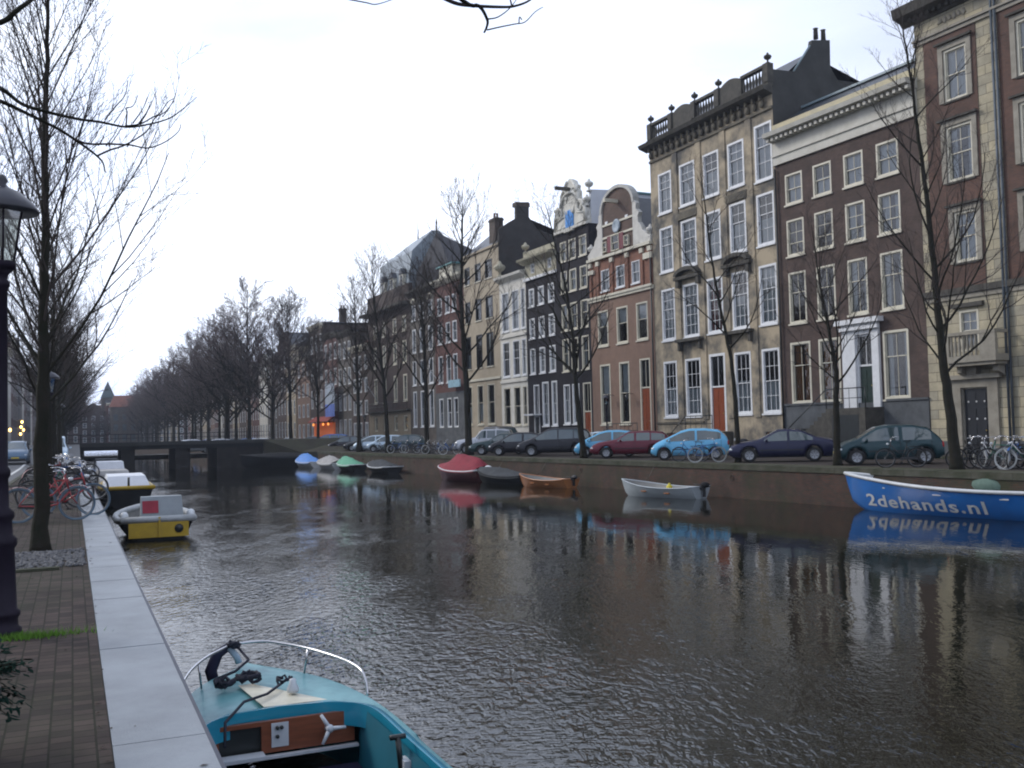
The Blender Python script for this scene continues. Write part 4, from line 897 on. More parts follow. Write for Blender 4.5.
MB().prism(poly, W8-.4, W8-.015, SW).build('gable_wall', mat('sooty party wall', (.045, .042, .04)), h8)
pk = sp[5]; MB().add([(0, .1, zt8), (W8-.4, .1, zt8), (W8-.4, pk[0], pk[1]), (0, pk[0], pk[1]), (0, 10.9, zt8), (W8-.4, 10.9, zt8)], [(0, 1, 2, 3), (3, 2, 5, 4), (0, 3, 4)]).build('roof', m_slate, h8)
c0 = sp[3]; c1 = sp[4]; MB().box(W8-.75, W8+.02, c0[0]-.06, c1[0]+.06, c0[1]-.35, c0[1]+.02).build('chimney_cap', m_chim, h8)
cx8 = f8.loc(486, 230)[0]; chimney(h8, cx8, 1.0, zt8-.2, f8.loc(490, 217)[1]-zt8+.3, 1.3, .8, m_chim, 2)
MB().box(0, W8, -.15, -.003, zt8-.25, zt8-.05).build('ledge', m_bei, h8); ledge(h8, 0, W8, rows8[3][0][3]+.35, .2, .12, m_cream)

# ============ house 9: narrow red brick house
f9 = facade_lr(434.5, 320, f8.P0, 24); W9 = f9.W
cs9 = cols(f9, ((438, 442.4), (446, 450.4), (452.6, 457)), 335)
def r9(yt, yb, px=438): z1, z0 = zz(f9, px, yt, yb); return mkrow(cs9, z0, z1)
rows9 = [r9(299, 316), r9(325, 345), r9(357, 384)]; g9 = r9(399, 428); zt9 = f9.loc(436, 284)[1]
m_r9 = mat_brick('dark red brick', (.12, .035, .028), (.09, .03, .025), (.08, .06, .05), streak=.25)
h9 = mk_house('red_brick_house', 'narrow dark red brick house with white windows left of the big tree', f9, W9, zt9, m_r9, sum(rows9, [])+g9, m_r9, 11)
for r in rows9:
    for q in r: window(h9, *q, 1, 2, m_white, True, .1, None)
for q in g9: window(h9, *q, 1, 2, m_white, False, .12, None)
gl = MB()
zz9 = g9[0][3]+.55; wall_holes(gl, W9, zz9, g9, 0.0); o = gl.build('ground_floor_front', m_gst, h9); o.location.y = -.03
cornice(h9, W9, zt9, [(0, -.4), (.15, -.35), (.5, 0), (.55, .2), (0, .35)], m_cream)
roof_flat(h9, W9, zt9+.3, 11, m_slate)
dn = MB().box(W9*.1, W9*.55, .3, 2.5, zt9+.3, zt9+1.5).build('dormer', m_cream, h9); MB().box(W9*.05, W9*.6, .1, 2.6, zt9+1.505, zt9+1.65).build('dormer_roof', mat('verdigris', (.10, .26, .27)), dn)
MB().tube([(W9*.3, -.1, g9[0][3]+1.1), (W9*.3-.3, -1.6, g9[0][3]+3.0)], .035, 5).build('flagpole', m_white, h9)
sgn = MB().box(W9*.62, W9*.98, -.6, -.45, g9[0][3]+.9, g9[0][3]+1.6).build('sign_box', mat('pale blue sign', (.35, .55, .65), .4), h9)

# ============ house 10: ornate dark stone house
f10 = facade_lr(409.5, 320, f9.P0, 24); W10 = f10.W
cs10 = cols(f10, ((412.5, 416), (419.8, 424.4), (428.6, 433)), 345)
def r10(yt, yb, px=419.8): z1, z0 = zz(f10, px, yt, yb); return mkrow(cs10, z0, z1)
rows10 = [r10(303, 319), r10(328, 352), r10(360, 385), r10(391, 427)]; zt10 = f10.loc(411, 294)[1]
m_10 = mat('dark greyed sandstone', (.14, .12, .10), .85, .3, 1.0, .3, 8, col2=(.07, .06, .055))
h10 = mk_house('dark_stone_house', 'dark stone house with white-framed windows and arched tops under a slate tower roof', f10, W10, zt10, m_10, sum(rows10, []), m_10, 11)
for r in rows10:
    for q in r: window(h10, *q, 1, 2, m_white, True, .13, 'net')
for q in rows10[0]:
    xm = (q[0]+q[1])/2; MB().tube([(xm+.6*math.cos(t), -.03, q[3]+.1+.5*math.sin(t)) for t in [math.pi*k/8 for k in range(9)]], .1, 5).build('arch_trim', m_cream, h10)
cornice(h10, W10, zt10, [(0, -.4), (.15, -.35), (.5, 0), (.55, .2), (0, .35)], m_dkst)
# dark pyramid roof over houses 9-10, set back behind the cornice
def wp(fc, px, py, y): x, z = fc.loc(px, py, y); return Vector((x, y, z))
ap = wp(f10, 436.6, 232, 4.0); bl_ = wp(f10, 416, 272, 1.0); br_ = wp(f10, 448, 259, 1.0); 
zpy = bl_.z-.3
MB().add([(bl_.x, 1.0, zt10+.2), (br_.x, 1.0, zt10+.2), (br_.x, 7, zt10+.2), (bl_.x, 7, zt10+.2), (bl_.x, 1.0, zpy), (br_.x, 1.0, zpy), (br_.x, 7, zpy), (bl_.x, 7, zpy), ap],
         [(0, 1, 5, 4), (1, 2, 6, 5), (3, 0, 4, 7), (2, 3, 7, 6), (4, 5, 8), (5, 6, 8), (6, 7, 8), (7, 4, 8)]).build('pyramid_roof', mat('dark slate', (.028, .028, .034), .75, .3, 3.0, spec=.2), h10)
MB().lathe([(.12, 0), (.06, .8), (.12, 1.0), (.03, 1.4), (0.0, 2.8)], 7, Matrix.Translation(ap)).build('finial', m_dkst, h10)

# ============ house 11: big brown office with pale slate mansard
f11 = facade_lr(368.5, 350, f10.P0, 24); W11 = f11.W
m_11 = mat_brick('sooty brown brick', (.075, .045, .037), (.055, .036, .03), (.05, .045, .04), streak=.25)
cs11 = cols(f11, ((374, 377), (383, 386), (393.5, 397), (403, 406.8)), 360)
def r11(yt, yb, px=393.5): z1, z0 = zz(f11, px, yt, yb); return mkrow(cs11, z0, z1)
rows11 = [r11(319, 334), r11(343, 365), r11(376, 402), ]; g11 = r11(416, 431); zt11 = f11.loc(369, 318)[1]; zat = f11.loc(369, 299)[1]
h11 = mk_house('brown_bank_building', 'wide brown brick building with deep dark cornice and pale slate mansard roof', f11, W11, zt11, m_11, sum(rows11, [])+g11, m_11, 12, cat='building')
for r in rows11:
    for q in r: window(h11, *q, 1, 3, m_cream, True, .16, 'net')
for q in g11: window(h11, *q, 2, 1, m_cream, False, .1, 'none')
cornice(h11, W11, zt11, [(0, -.1), (1.0, 0), (1.05, .25), (0, .35)], m_dkst, x0=-.4)
MB().box(0, W11, -.05, .4, zt11+.35, zat).build('attic', m_11, h11)
zgf = g11[0][3]+.5; gl = MB(); wall_holes(gl, W11, zgf, g11, 0); o = gl.build('ground_floor_front', mat('sandy ground floor stone', (.28, .23, .16), .8, .2, 1.0), h11); o.location.y = -.05
MB().box(0, W11, -.5, -.055, zgf, zgf+.15).build('balcony', m_dkst, h11); rail_fence(h11, 0.1, W11-.1, -.45, zgf+.15, .9, 'balcony_railing', 14)
l0 = wp(f11, 381, 285, 1.2); l1 = wp(f11, 385, 268, 2.2); rt = wp(f11, 412, 243, 4.0); fr = wp(f11, 432, 233, 4.0); rb = wp(f11, 434, 262, 1.2)
ms = MB(); ms.grid([[Vector((l0.x, 1.0, zat-.2)), Vector((fr.x, 1.0, zat-.2))], [Vector((l1.x, 1.6, l1.z)), Vector((fr.x, 1.6, l1.z+.2))], [Vector((rt.x, 4, rt.z)), Vector((fr.x, 4, rt.z+.3))], [Vector((rt.x, 4.9, rt.z)), Vector((fr.x, 4.9, rt.z+.3))], [Vector((l0.x, 11.5, zat-.2)), Vector((fr.x, 11.5, zat-.2))]], False)
ms.add([Vector((l0.x, 1.0, zat-.2)), Vector((l1.x, 1.6, l1.z)), Vector((rt.x, 4, rt.z)), Vector((rt.x, 4.9, rt.z)), Vector((l0.x, 11.5, zat-.2))], [(0, 1, 2, 3, 4)])
ms.add([Vector((fr.x, 1.0, zat-.2)), Vector((fr.x, 1.6, l1.z+.2)), Vector((fr.x, 4, rt.z+.3)), Vector((fr.x, 4.9, rt.z+.3)), Vector((fr.x, 11.5, zat-.2))], [(4, 3, 2, 1, 0)])
ms.build('mansard_roof', m_slatel, h11)
for k in range(3):
    xx = l0.x+1.2+k*3.2; dd = MB().box(xx, xx+1.1, .8, 2.5, zat+.2, zat+1.6).build('dormer', m_cream, h11); MB().add([(xx-.1, .7, zat+1.61), (xx+1.2, .7, zat+1.61), (xx+.55, .7, zat+2.3), (xx-.1, 2.6, zat+1.61), (xx+1.2, 2.6, zat+1.61), (xx+.55, 2.6, zat+2.3)], [(0, 1, 2), (5, 4, 3), (0, 2, 5, 3), (2, 1, 4, 5)]).build('dormer_roof', m_slate, dd)
    MB().quad((xx+.15, .79, zat+.35), (xx+.95, .79, zat+.35), (xx+.95, .79, zat+1.45), (xx+.15, .79, zat+1.45)).build('pane', m_dark, dd)
MB().lathe([(.1, 0), (.05, .8), (0, 3.2)], 6, Matrix.Translation((rt.x+1.5, 4.2, rt.z+.1))).build('finial', m_dkst, h11)
MB().tube([(W11*.25, -.1, zgf+1.2), (W11*.25-.8, -2.4, zgf+5.2)], .05, 5).build('flagpole', m_white, h11)

# ============ generic terraces
WALLM = [m_11, m_r9, m_br, m_bei, m_blk, m_whw, m_b4, m_10]
def generic_house(label, fc, W, H, m, ncol, nrow, roof='gable', group=None, detail=True, tm=None, gf=None):
    holes = []; gz = .6; fh = (H-gz-.7)/nrow
    cw = W/ncol
    grid_ = []
    for r in range(nrow):
        for c in range(ncol):
            xc = cw*(c+.5); ww_ = min(1.15, cw*.55); z0 = gz+fh*r+fh*.22; z1 = gz+fh*(r+1)-fh*.12*(1 if r else .8)
            grid_.append((xc-ww_/2, xc+ww_/2, z0, z1, r))
    root = mk_house('canal_house', label, fc, W, H, m, [g[:4] for g in grid_], m, 10, group=group)
    if gf is not None:
        o = MB().box(0, W, -.04, -.002, gz+fh*.98, gz+fh*1.08).build('ledge', gf, root)
    for x0, x1, z0, z1, r in grid_:
        if detail: window(root, x0, x1, z0, z1, 2, 2, tm or m_white, False, .13, None)
        else:
            fr = MB()
            for a, b, c, d in ((x0, x0+.14, z0, z1), (x1-.14, x1, z0, z1), (x0+.14, x1-.14, z1-.14, z1), (x0+.14, x1-.14, z0, z0+.12), (x0+.14, x1-.14, (z0+z1)/2-.05, (z0+z1)/2+.05)): fr.box(a, b, .02, .12, c, d)
            wd = fr.build('window', tm or m_white, root); MB().quad((x0, .1, z0), (x1, .1, z0), (x1, .1, z1), (x0, .1, z1)).build('pane', m_dglass, wd)
    if roof == 'gable':
        poly = [(0, H), (W, H), (W, H+.5), (W*.82, H+.9), (W*.78, H+2.0), (W*.62, H+2.6), (W/2, H+3.2), (W*.38, H+2.6), (W*.22, H+2.0), (W*.18, H+.9), (0, H+.5)]
        MB().prism(poly, -.03, .25).build('gable', m if rw.random() < .5 else m_cra, root); roof_gable(root, W, H, 10, 2.6, m_slate, .3)
    else:
        cornice(root, W, H, [(0, -.5), (.12, -.45), (.45, 0), (.5, .25), (0, .35)], m_cream if rw.random() < .6 else m_dkst)
        if roof == 'ridge': roof_ridge(root, W, H+.3, 10, 2.4, rw.choice([m_slate, m_tile]), .2)
        else: roof_flat(root, W, H+.3, 10, m_slate)
    if rw.random() < .6: chimney(root, W*rw.choice([.12, .88]), rw.uniform(3, 5), H+.5, 2.6, .7, 1.0, m_chim, 2)
    return root
m_dglass = mat('dark far glass', (.10, .12, .13), .08, .5, .6)
# far-right row up to the bridge
x_prev = f11.P0; s_lab = [('dark brick canal house with steep gable just left of the bank building', m_br, 3, 4, 'ridge', 334, 352), ('grey-brown canal house beside a narrow cross-fronted gable house', m_10, 3, 4, 'flat', 328, 338),
         ('slim dark red canal house hung with a long pale banner', m_r9, 3, 4, 'flat', 330, 324), ('dark canal house with rooftop hoist box, orange light in its shop front', m_11, 3, 4, 'flat', 322, 310), ('low brown canal house at the end of the row before the bridge', m_b4, 3, 4, 'ridge', 345, 297)]
FAR = []
for lab, mm, nc, nr, rf_, ytop, pxl in s_lab:
    fc = facade_lr(pxl, 380, x_prev, 24); H = fc.loc(pxl, ytop+3)[1]-(.6 if rf_ == 'flat' else 1.6)
    FAR.append((fc, generic_house(lab, fc, fc.W, H, mm, nc, nr, rf_))); x_prev = fc.P0
# banner, flags and the lit shop front
fb = FAR[2][0]; b0 = fb.loc(325, 400, -.9); b1 = fb.loc(334.5, 400, -.9)
bz1 = fb.loc(326, 384, -.9)[1]; bz0 = fb.loc(326, 417, -.9)[1]
bn = thing('banner', fb.P0, fb.rz, 'long pale vertical banner with blue lower end hanging from a canal house', 'banner')
gmb = [[(b0[0]+(b1[0]-b0[0])*k/6, -.9+.05*math.sin(k), bz0+(bz1-bz0)*j/8) for k in range(7)] for j in range(9)]
MB().grid(gmb[3:]).build('cloth', mat('pale banner cloth', (.45, .52, .62), .8, .1, 1), bn); MB().grid(gmb[:4]).build('lower_cloth', mat('blue banner cloth', (.16, .25, .70), .8, .2, 1), bn)
MB().tube([(b0[0]-.1, -.9, bz1+.03), (b1[0]+.1, -.9, bz1+.03)], .04, 5).tube([((b0[0]+b1[0])/2, -.9, bz1+.04), ((b0[0]+b1[0])/2, 0, bz1+.5)], .03, 5).build('pole', m_dkst, bn)
fs_ = FAR[3][0]; s0 = fs_.loc(316, 425)[0]; s1 = fs_.loc(336, 425)[0]
sh = thing('shop_awning', fs_.P0, fs_.rz, 'glowing orange-red shop front awning and lamps on a dark canal house', 'awning')
z_ = fs_.loc(318, 417)[1]
MB().add([(s0, -.05, z_), (s1, -.05, z_), (s1, -1.2, z_-.7), (s0, -1.2, z_-.7), (s0, -.05, z_-.1), (s1, -.05, z_-.1), (s1, -1.2, z_-.8), (s0, -1.2, z_-.8)], [(0, 1, 2, 3), (7, 6, 5, 4), (3, 2, 6, 7), (0, 3, 7, 4), (1, 5, 6, 2)]).build('canopy', mat('red awning', (.35, .05, .03), .8), sh)
MB().box(s0, s1, -.3, -.06, .5, z_-.9).build('shop_window', emat('lit shop glass', (1.0, .22, .05), .07), sh)
for k in range(4): MB().blob((s0+(s1-s0)*(k+.5)/4, -.7, z_-1.1), (.16, .16, .2), 8, 6).build('lamp', emat('orange lamp', (1.0, .35, .08), 1.3), sh)
for i, (px, col, nm, yt) in enumerate(((273, (.55, .5, .05), 'yellow', 355), (279.5, (.05, .12, .35), 'blue', 352), (287, (.50, .45, .06), 'pale yellow', 350))):
    pass
# terrace beyond the bridge: parallel to the near quay
m_far = [m_bei, m_br, m_10, m_whw, m_r9, m_b4, m_11]
a0 = FAR[-1][0].P0.dot(dA)+1.0; rfar = random.Random(21); xfac = FAR[-1][0].P0.dot(nA)
FLAB = ['beyond the bridge']
cols_lab = {m_bei: 'beige', m_br: 'brown brick', m_10: 'grey stone', m_whw: 'off-white', m_r9: 'dark red', m_b4: 'tan brick', m_11: 'sooty brown', m_blk: 'black'}
a = a0; i = 0
while a < 300:
    Wd = rfar.uniform(6.5, 10); H = rfar.uniform(12.5, 16.5); mm = m_far[i % 7]; fc = Facade(A(a+Wd, xfac), -dA)
    generic_house('narrow %s canal house in the row behind the trees beyond the bridge' % cols_lab[mm], fc, Wd, H, mm, 3, 4, rfar.choice(['flat', 'gable', 'ridge']), 'houses on the right beyond the bridge', False, m_white); a += Wd+.02; i += 1
# near-side terrace far along the street (left of the tree row)
a = 92.0; i = 0
while a < 330:
    Wd = rfar.uniform(6.5, 10); H = rfar.uniform(15, 18.5); mm = [m_br, m_11, m_blk, m_10, m_whw, m_r9][i % 6]; fc = Facade(A(a, -9.02), dA)
    generic_house('tall %s canal house in the row along the near street' % cols_lab[mm], fc, Wd, H, mm, 3, 4, rfar.choice(['flat', 'flat', 'gable']), 'houses along the near street', False, m_white); a += Wd+.02; i += 1
for o in list(COL.objects):
    pass
# closing row at the canal's far bend
i = 0; x = -20.0
while x < 66:
    Wd = rfar.uniform(6.5, 9); H = rfar.uniform(9.5, 13.5); mm = [m_10, m_bei, m_br, m_11, m_r9][i % 5]
    fc = Facade(A(345+ (x*.25), x), (nA*1.0 + dA*.25).normalized())
    generic_house('small far %s house closing the view over the bridge' % cols_lab[mm], fc, Wd, H, mm, 3, 4, 'gable' if i % 2 else 'ridge', 'distant houses closing the canal', False, m_white)
    x += Wd*.98; i += 1
# one red-tiled roof and a dark spire stand above them
rp = on_line(125, 360, 'A') if False else (lambda d_: CAM*0+Vector((d_.x, d_.y, 0))*(330/d_.dot(dA)))(ray(125, hz(125)))
rt_ = thing('red_roof_house', rp, yaw_of(dA)-math.pi/2, 'distant house with bright red tiled roof above the bridge', 'house')
zr0 = 1.6+(440-409)/1000*330*1.0; zr1 = 1.6+(440-398)/1000*330
MB().box(-4, 4, 0, 8, 0, zr0).build('wall', m_10, rt_)
for r_ in range(3):
    for c_ in range(3): MB().box(-3.2+c_*2.5, -2.0+c_*2.5, -.06, -.002, 1.4+r_*3.1, 3.4+r_*3.1).build('window', m_dglass, rt_)
MB().add([(-4.4, -.4, zr0+.01), (4.4, -.4, zr0+.01), (3.4, 4, zr1), (-3.0, 4, zr1), (-4.4, 8.4, zr0+.01), (4.4, 8.4, zr0+.01)], [(0, 1, 2, 3), (3, 2, 5, 4), (1, 5, 2), (0, 3, 4)]).build('roof', mat('bright red tiles', (.20, .07, .045), .8, .2, 1), rt_)
sp_ = (lambda d_: Vector((d_.x, d_.y, 0))*(352/d_.dot(dA)))(ray(108, hz(108)))
st_ = thing('church_spire', sp_, yaw_of(dA), 'slim dark spire rising above the far houses near the left trees', 'spire')
MB().box(-2, 2, -2, 2, 0, 15.5).build('tower', m_10, st_); MB().add([(-2.2, -2.2, 15.51), (2.2, -2.2, 15.51), (2.2, 2.2, 15.51), (-2.2, 2.2, 15.51), (0, 0, 21)], [(0, 1, 4), (1, 2, 4), (2, 3, 4), (3, 0, 4)]).build('spire_cap', mat('weathered lead', (.06, .09, .10)), st_)
# ------------------------------------------------------------------ cars
m_tyre = mat('tyre rubber', (.018, .018, .018), .8, .2, 8); m_rim = mat('alloy rim', (.42, .44, .47), .45, .1, 8)
m_cglass = mat('car glass', (.05, .08, .085), .04, .1, 2, spec=1.0, coat=1.0); m_blackp = mat('black plastic', (.02, .02, .022), .55)
m_hl = mat('headlight lens', (.65, .68, .7), .1, .1, 9, spec=1.0); m_tl = mat('tail light lens', (.35, .01, .01), .15, .1, 9)
m_plate = mat('yellow number plate', (.75, .55, .05), .5, .05, 3)
def paint(name, col, metal=.25): return mat(name, col, .30, .06, 1.2, metal=metal, coat=.22, spec=.4)
def lerp(a, b, t): return a+(b-a)*t
def interp(pts, x):
    if x <= pts[0][0]: return pts[0][1]
    for (x0, y0), (x1, y1) in zip(pts, pts[1:]):
        if x <= x1:
            t = (x-x0)/(x1-x0); return lerp(y0, y1, t)
    return pts[-1][1]
def smooth_interp(pts, x, r=.09):
    return sum(interp(pts, x+d*r) for d in (-1, -.5, 0, .5, 1))/5
# top line (x from front = +L/2, listed rear to front as fractions of L), belt line, glass x ranges
KIND = {
 'hatch':  dict(L=3.85, W=1.68, H=1.50, wb=2.45, rw=.30, top=[(-.5, .62), (-.485, .95), (-.44, 1.10), (-.36, 1.38), (-.22, 1.49), (.02, 1.50), (.12, 1.42), (.30, 1.0), (.40, .88), (.47, .74), (.5, .5)], belt=[(-.5, .9), (0, .88), (.3, .86), (.5, .66)], side=[(-.38, -.10), (-.08, .27)], wind=(.12, .30), rear=(-.45, -.35)),
 'city':   dict(L=3.75, W=1.67, H=1.52, wb=2.45, rw=.29, top=[(-.5, .6), (-.49, .98), (-.46, 1.15), (-.38, 1.42), (-.2, 1.51), (0, 1.51), (.12, 1.40), (.33, 1.02), (.42, .86), (.48, .7), (.5, .45)], belt=[(-.5, .98), (0, .9), (.3, .87), (.5, .62)], side=[(-.40, -.09), (-.07, .30)], wind=(.12, .33), rear=(-.47, -.38)),
 'sedan':  dict(L=4.5, W=1.75, H=1.42, wb=2.7, rw=.31, top=[(-.5, .62), (-.49, .93), (-.38, 1.02), (-.33, 1.06), (-.18, 1.38), (-.05, 1.42), (.03, 1.40), (.20, .99), (.40, .84), (.48, .68), (.5, .45)], belt=[(-.5, .9), (0, .88), (.25, .86), (.5, .62)], side=[(-.29, -.07), (-.055, .17)], wind=(.04, .20), rear=(-.33, -.18)),
 'wagon':  dict(L=4.4, W=1.72, H=1.45, wb=2.6, rw=.30, top=[(-.5, .6), (-.49, .95), (-.47, 1.10), (-.40, 1.38), (-.2, 1.45), (.02, 1.43), (.18, 1.01), (.40, .86), (.48, .7), (.5, .45)], belt=[(-.5, .92), (0, .9), (.25, .87), (.5, .62)], side=[(-.42, -.25), (-.24, -.065), (-.05, .16)], wind=(.03, .18), rear=(-.48, -.41)),
 'mpv':    dict(L=4.75, W=1.85, H=1.72, wb=2.85, rw=.32, top=[(-.5, .6), (-.495, 1.05), (-.47, 1.3), (-.42, 1.62), (-.3, 1.71), (0, 1.72), (.10, 1.64), (.30, 1.10), (.42, .93), (.49, .75), (.5, .45)], belt=[(-.5, 1.05), (0, 1.0), (.3, .97), (.5, .7)], side=[(-.45, -.26), (-.25, -.06), (-.045, .27)], wind=(.11, .30), rear=(-.485, -.43)),
 'suv':    dict(L=4.4, W=1.82, H=1.78, wb=2.56, rw=.36, top=[(-.5, .7), (-.49, 1.15), (-.47, 1.4), (-.44, 1.72), (-.3, 1.78), (.0, 1.77), (.05, 1.70), (.14, 1.20), (.3, 1.12), (.46, 1.0), (.5, .6)], belt=[(-.5, 1.12), (0, 1.1), (.2, 1.08), (.5, .85)], side=[(-.44, -.22), (-.20, -.06), (-.045, .12)], wind=(.045, .14), rear=(-.48, -.44)),
 'van':    dict(L=4.9, W=1.9, H=2.0, wb=3.0, rw=.33, top=[(-.5, .6), (-.497, 1.3), (-.48, 1.9), (-.4, 1.99), (.05, 2.0), (.17, 1.9), (.32, 1.22), (.44, 1.0), (.49, .8), (.5, .5)], belt=[(-.5, 1.15), (0, 1.12), (.3, 1.08), (.5, .75)], side=[(.03, .29)], wind=(.18, .32), rear=(-.49, -.46)),
}
def car_parts(kind):
    K = KIND[kind]; Lc, W, wb, rw_ = K['L'], K['W'], K['wb'], K['rw']; hw = W/2
    n = 96; xs = [Lc*(-.5+k/n) for k in range(n+1)]; Ra = rw_+.06; xw = (-wb/2-.02*Lc*0, wb/2)
    def prof(x):
        f = x/Lc; zt = smooth_interp(K['top'], f, .018); zb_ = interp(K['belt'], f); zb_ = min(zb_, zt-.03)
        endt = max(0, (abs(f)-.30)/.20); wx = hw*(1-.16*endt**2.6); 
        zbot = .22+.12*max(0, (abs(f)-.44)/.06)
        for c in xw:
            dx = abs(x-c)
            if dx < Ra: zbot = max(zbot, rw_+math.sqrt(Ra*Ra-dx*dx)*.98)
        gh = zt-zb_; wt = lerp(.90, .735, min(1, max(0, (gh-.05)/.45)))*wx
        return zt, zb_, wx, zbot, wt
    rows = []
    for x in xs:
        zt, zbt, wx, zbot, wt = prof(x); zmid = min(max(zbot+.03, .45), zbt-.02); zbot = min(zbot, zmid-.01)
        sec = [(wx*.80, zbot), (wx*.97, zbot+.01), (wx*1.0, max(zmid, zbot+.02)), (wx*.995, lerp(zmid, zbt, .6)), (wx*.945, zbt), (lerp(wx*.945, wt, .93), lerp(zbt, zt-.05, .93)), (wt*.93, zt-.025), (wt*.6, zt), (0, zt+.012)]
        rows.append([Vector((x, y, z)) for y, z in sec]+[Vector((x, -y, z)) for y, z in sec[::-1][1:]])
    body = MB(); body.grid(rows, True); nn = len(rows[0])
    body.add([tuple(p) for p in rows[0]], [tuple(range(nn))]); body.add([tuple(p) for p in rows[-1]], [tuple(range(nn-1, -1, -1))])
    parts = {'body': body}
    und = MB().box(-Lc*.46, Lc*.46, -hw*.78, hw*.78, .2, .52); parts['underbody'] = und
    def side_glass(a, b):
        out = []
        for sg in (1, -1):
            g = MB(); out.append(g)
            r = []; k = a*Lc
            while k <= b*Lc+1e-6:
                zt, zbt, wx, zbot, wt = prof(k); z0 = zbt+.03; z1 = zt-.10
                if z1 < z0+.015: z1 = z0+.015
                f0 = (z0-zbt)/max(.01, (zt-.05-zbt)); f1 = (z1-zbt)/max(.01, (zt-.05-zbt))
                r.append([Vector((k, sg*(lerp(wx*.945, wt, f0)+.008), z0)), Vector((k, sg*(lerp(wx*.945, wt, f1)+.008), z1))]); k += .06
            if sg < 0: r = [q[::-1] for q in r]
            g.grid(r, True)
        return out
    parts['side_window'] = [g for a, b in K['side'] for g in side_glass(a, b)]
    def top_glass(a, b):
        g = MB(); r = []
        for j in range(9):
            x = lerp(a, b, j/8)*Lc; zt, zbt, wx, zbot, wt = prof(x)
            r.append([Vector((x, wt*c, zt+dz+.010)) for c, dz in ((-.88, -.022), (-.6, 0), (0, .014), (.6, 0), (.88, -.022))])
        g.grid(r, True); return g
    parts['windscreen'] = top_glass(*K['wind']); parts['rear_window'] = top_glass(*K['rear'])
    hl = []; 
    for sg in (1, -1):
        x = Lc*.462; zt, zbt, wx, *_ = prof(x); hl.append(MB().blob((x, sg*wx*.80, min(zbt, zt)-.10), (.13, .17, .085), 10, 7))
    parts['headlight'] = hl; tl = []
    for sg in (1, -1):
        x = -Lc*.485; zt, zbt, wx, *_ = prof(x); tl.append(MB().blob((x, sg*wx*.86, min(zbt, zt)-.12), (.07, .12, .16), 8, 6))
    parts['tail_light'] = tl
    zt, zbt, wx, *_ = prof(Lc*.488); parts['bumper'] = [MB().box(Lc*.47, Lc*.503, -wx*.86, wx*.86, .30, .40), MB().box(-Lc*.503, -Lc*.47, -wx*.86, wx*.86, .34, .46)]
    parts['number_plate'] = [MB().box(Lc*.503, Lc*.506, -.26, .26, .41, .51), MB().box(-Lc*.506, -Lc*.5, -.26, .26, .60, .71)]
    mr_ = []
    xm = K['wind'][1]*Lc-.28; zt, zbt, wx, *_ = prof(xm)
    for sg in (1, -1): mr_.append(MB().blob((xm, sg*(wx+.09), zbt+.07), (.06, .10, .07), 8, 6))
    parts['mirror'] = mr_
    sl_ = MB()
    for sg in (1, -1):
        for e in [K['side'][0][0]+.0]+[b+.01 for a, b in K['side']]:
            x = e*Lc; zt, zbt, wx, zbot, wt = prof(x)
            if zbot > .5: zs0 = zbot+.03
            else: zs0 = .3
            sl_.box(x-.006, x+.006, min(sg*wx*.98, sg*(wx+.003)), max(sg*wx*.98, sg*(wx+.003)), zs0, zbt-.02)
        sl_.box(-wb/2+Ra+.05, wb/2-Ra-.05, min(sg*hw*.97, sg*(hw+.008)), max(sg*hw*.97, sg*(hw+.008)), .5, .54)
    parts['door_trim'] = sl_
    wheels = []
    for cx in (wb/2, -wb/2):
        for sg in (1, -1):
            M_ = Matrix.Translation((cx, sg*(hw-.11), rw_))
            ty = MB().lathe([(rw_*.62, -.09), (rw_*.95, -.095), (rw_, -.06), (rw_, .06), (rw_*.95, .095), (rw_*.62, .09)], 20, M_, axis='y', caps=False)
            ri = MB().lathe([(.0, sg*.055), (rw_*.15, sg*.06), (rw_*.55, sg*.05), (rw_*.64, sg*.092), (rw_*.64, -sg*.08), (0, -sg*.08)], 18, M_, axis='y')
            hub = MB()
            for k in range(6):
                a_ = k*math.pi/3; hub.box(-.009, .009, sg*.045-.015 if sg > 0 else sg*.045-.015, sg*.062+.012, .05, rw_*.56, M_ @ Matrix.Rotation(a_, 4, 'Y'))
            wheels.append((ty, ri, hub))
    parts['wheel'] = wheels
    return parts
CACHE = {}
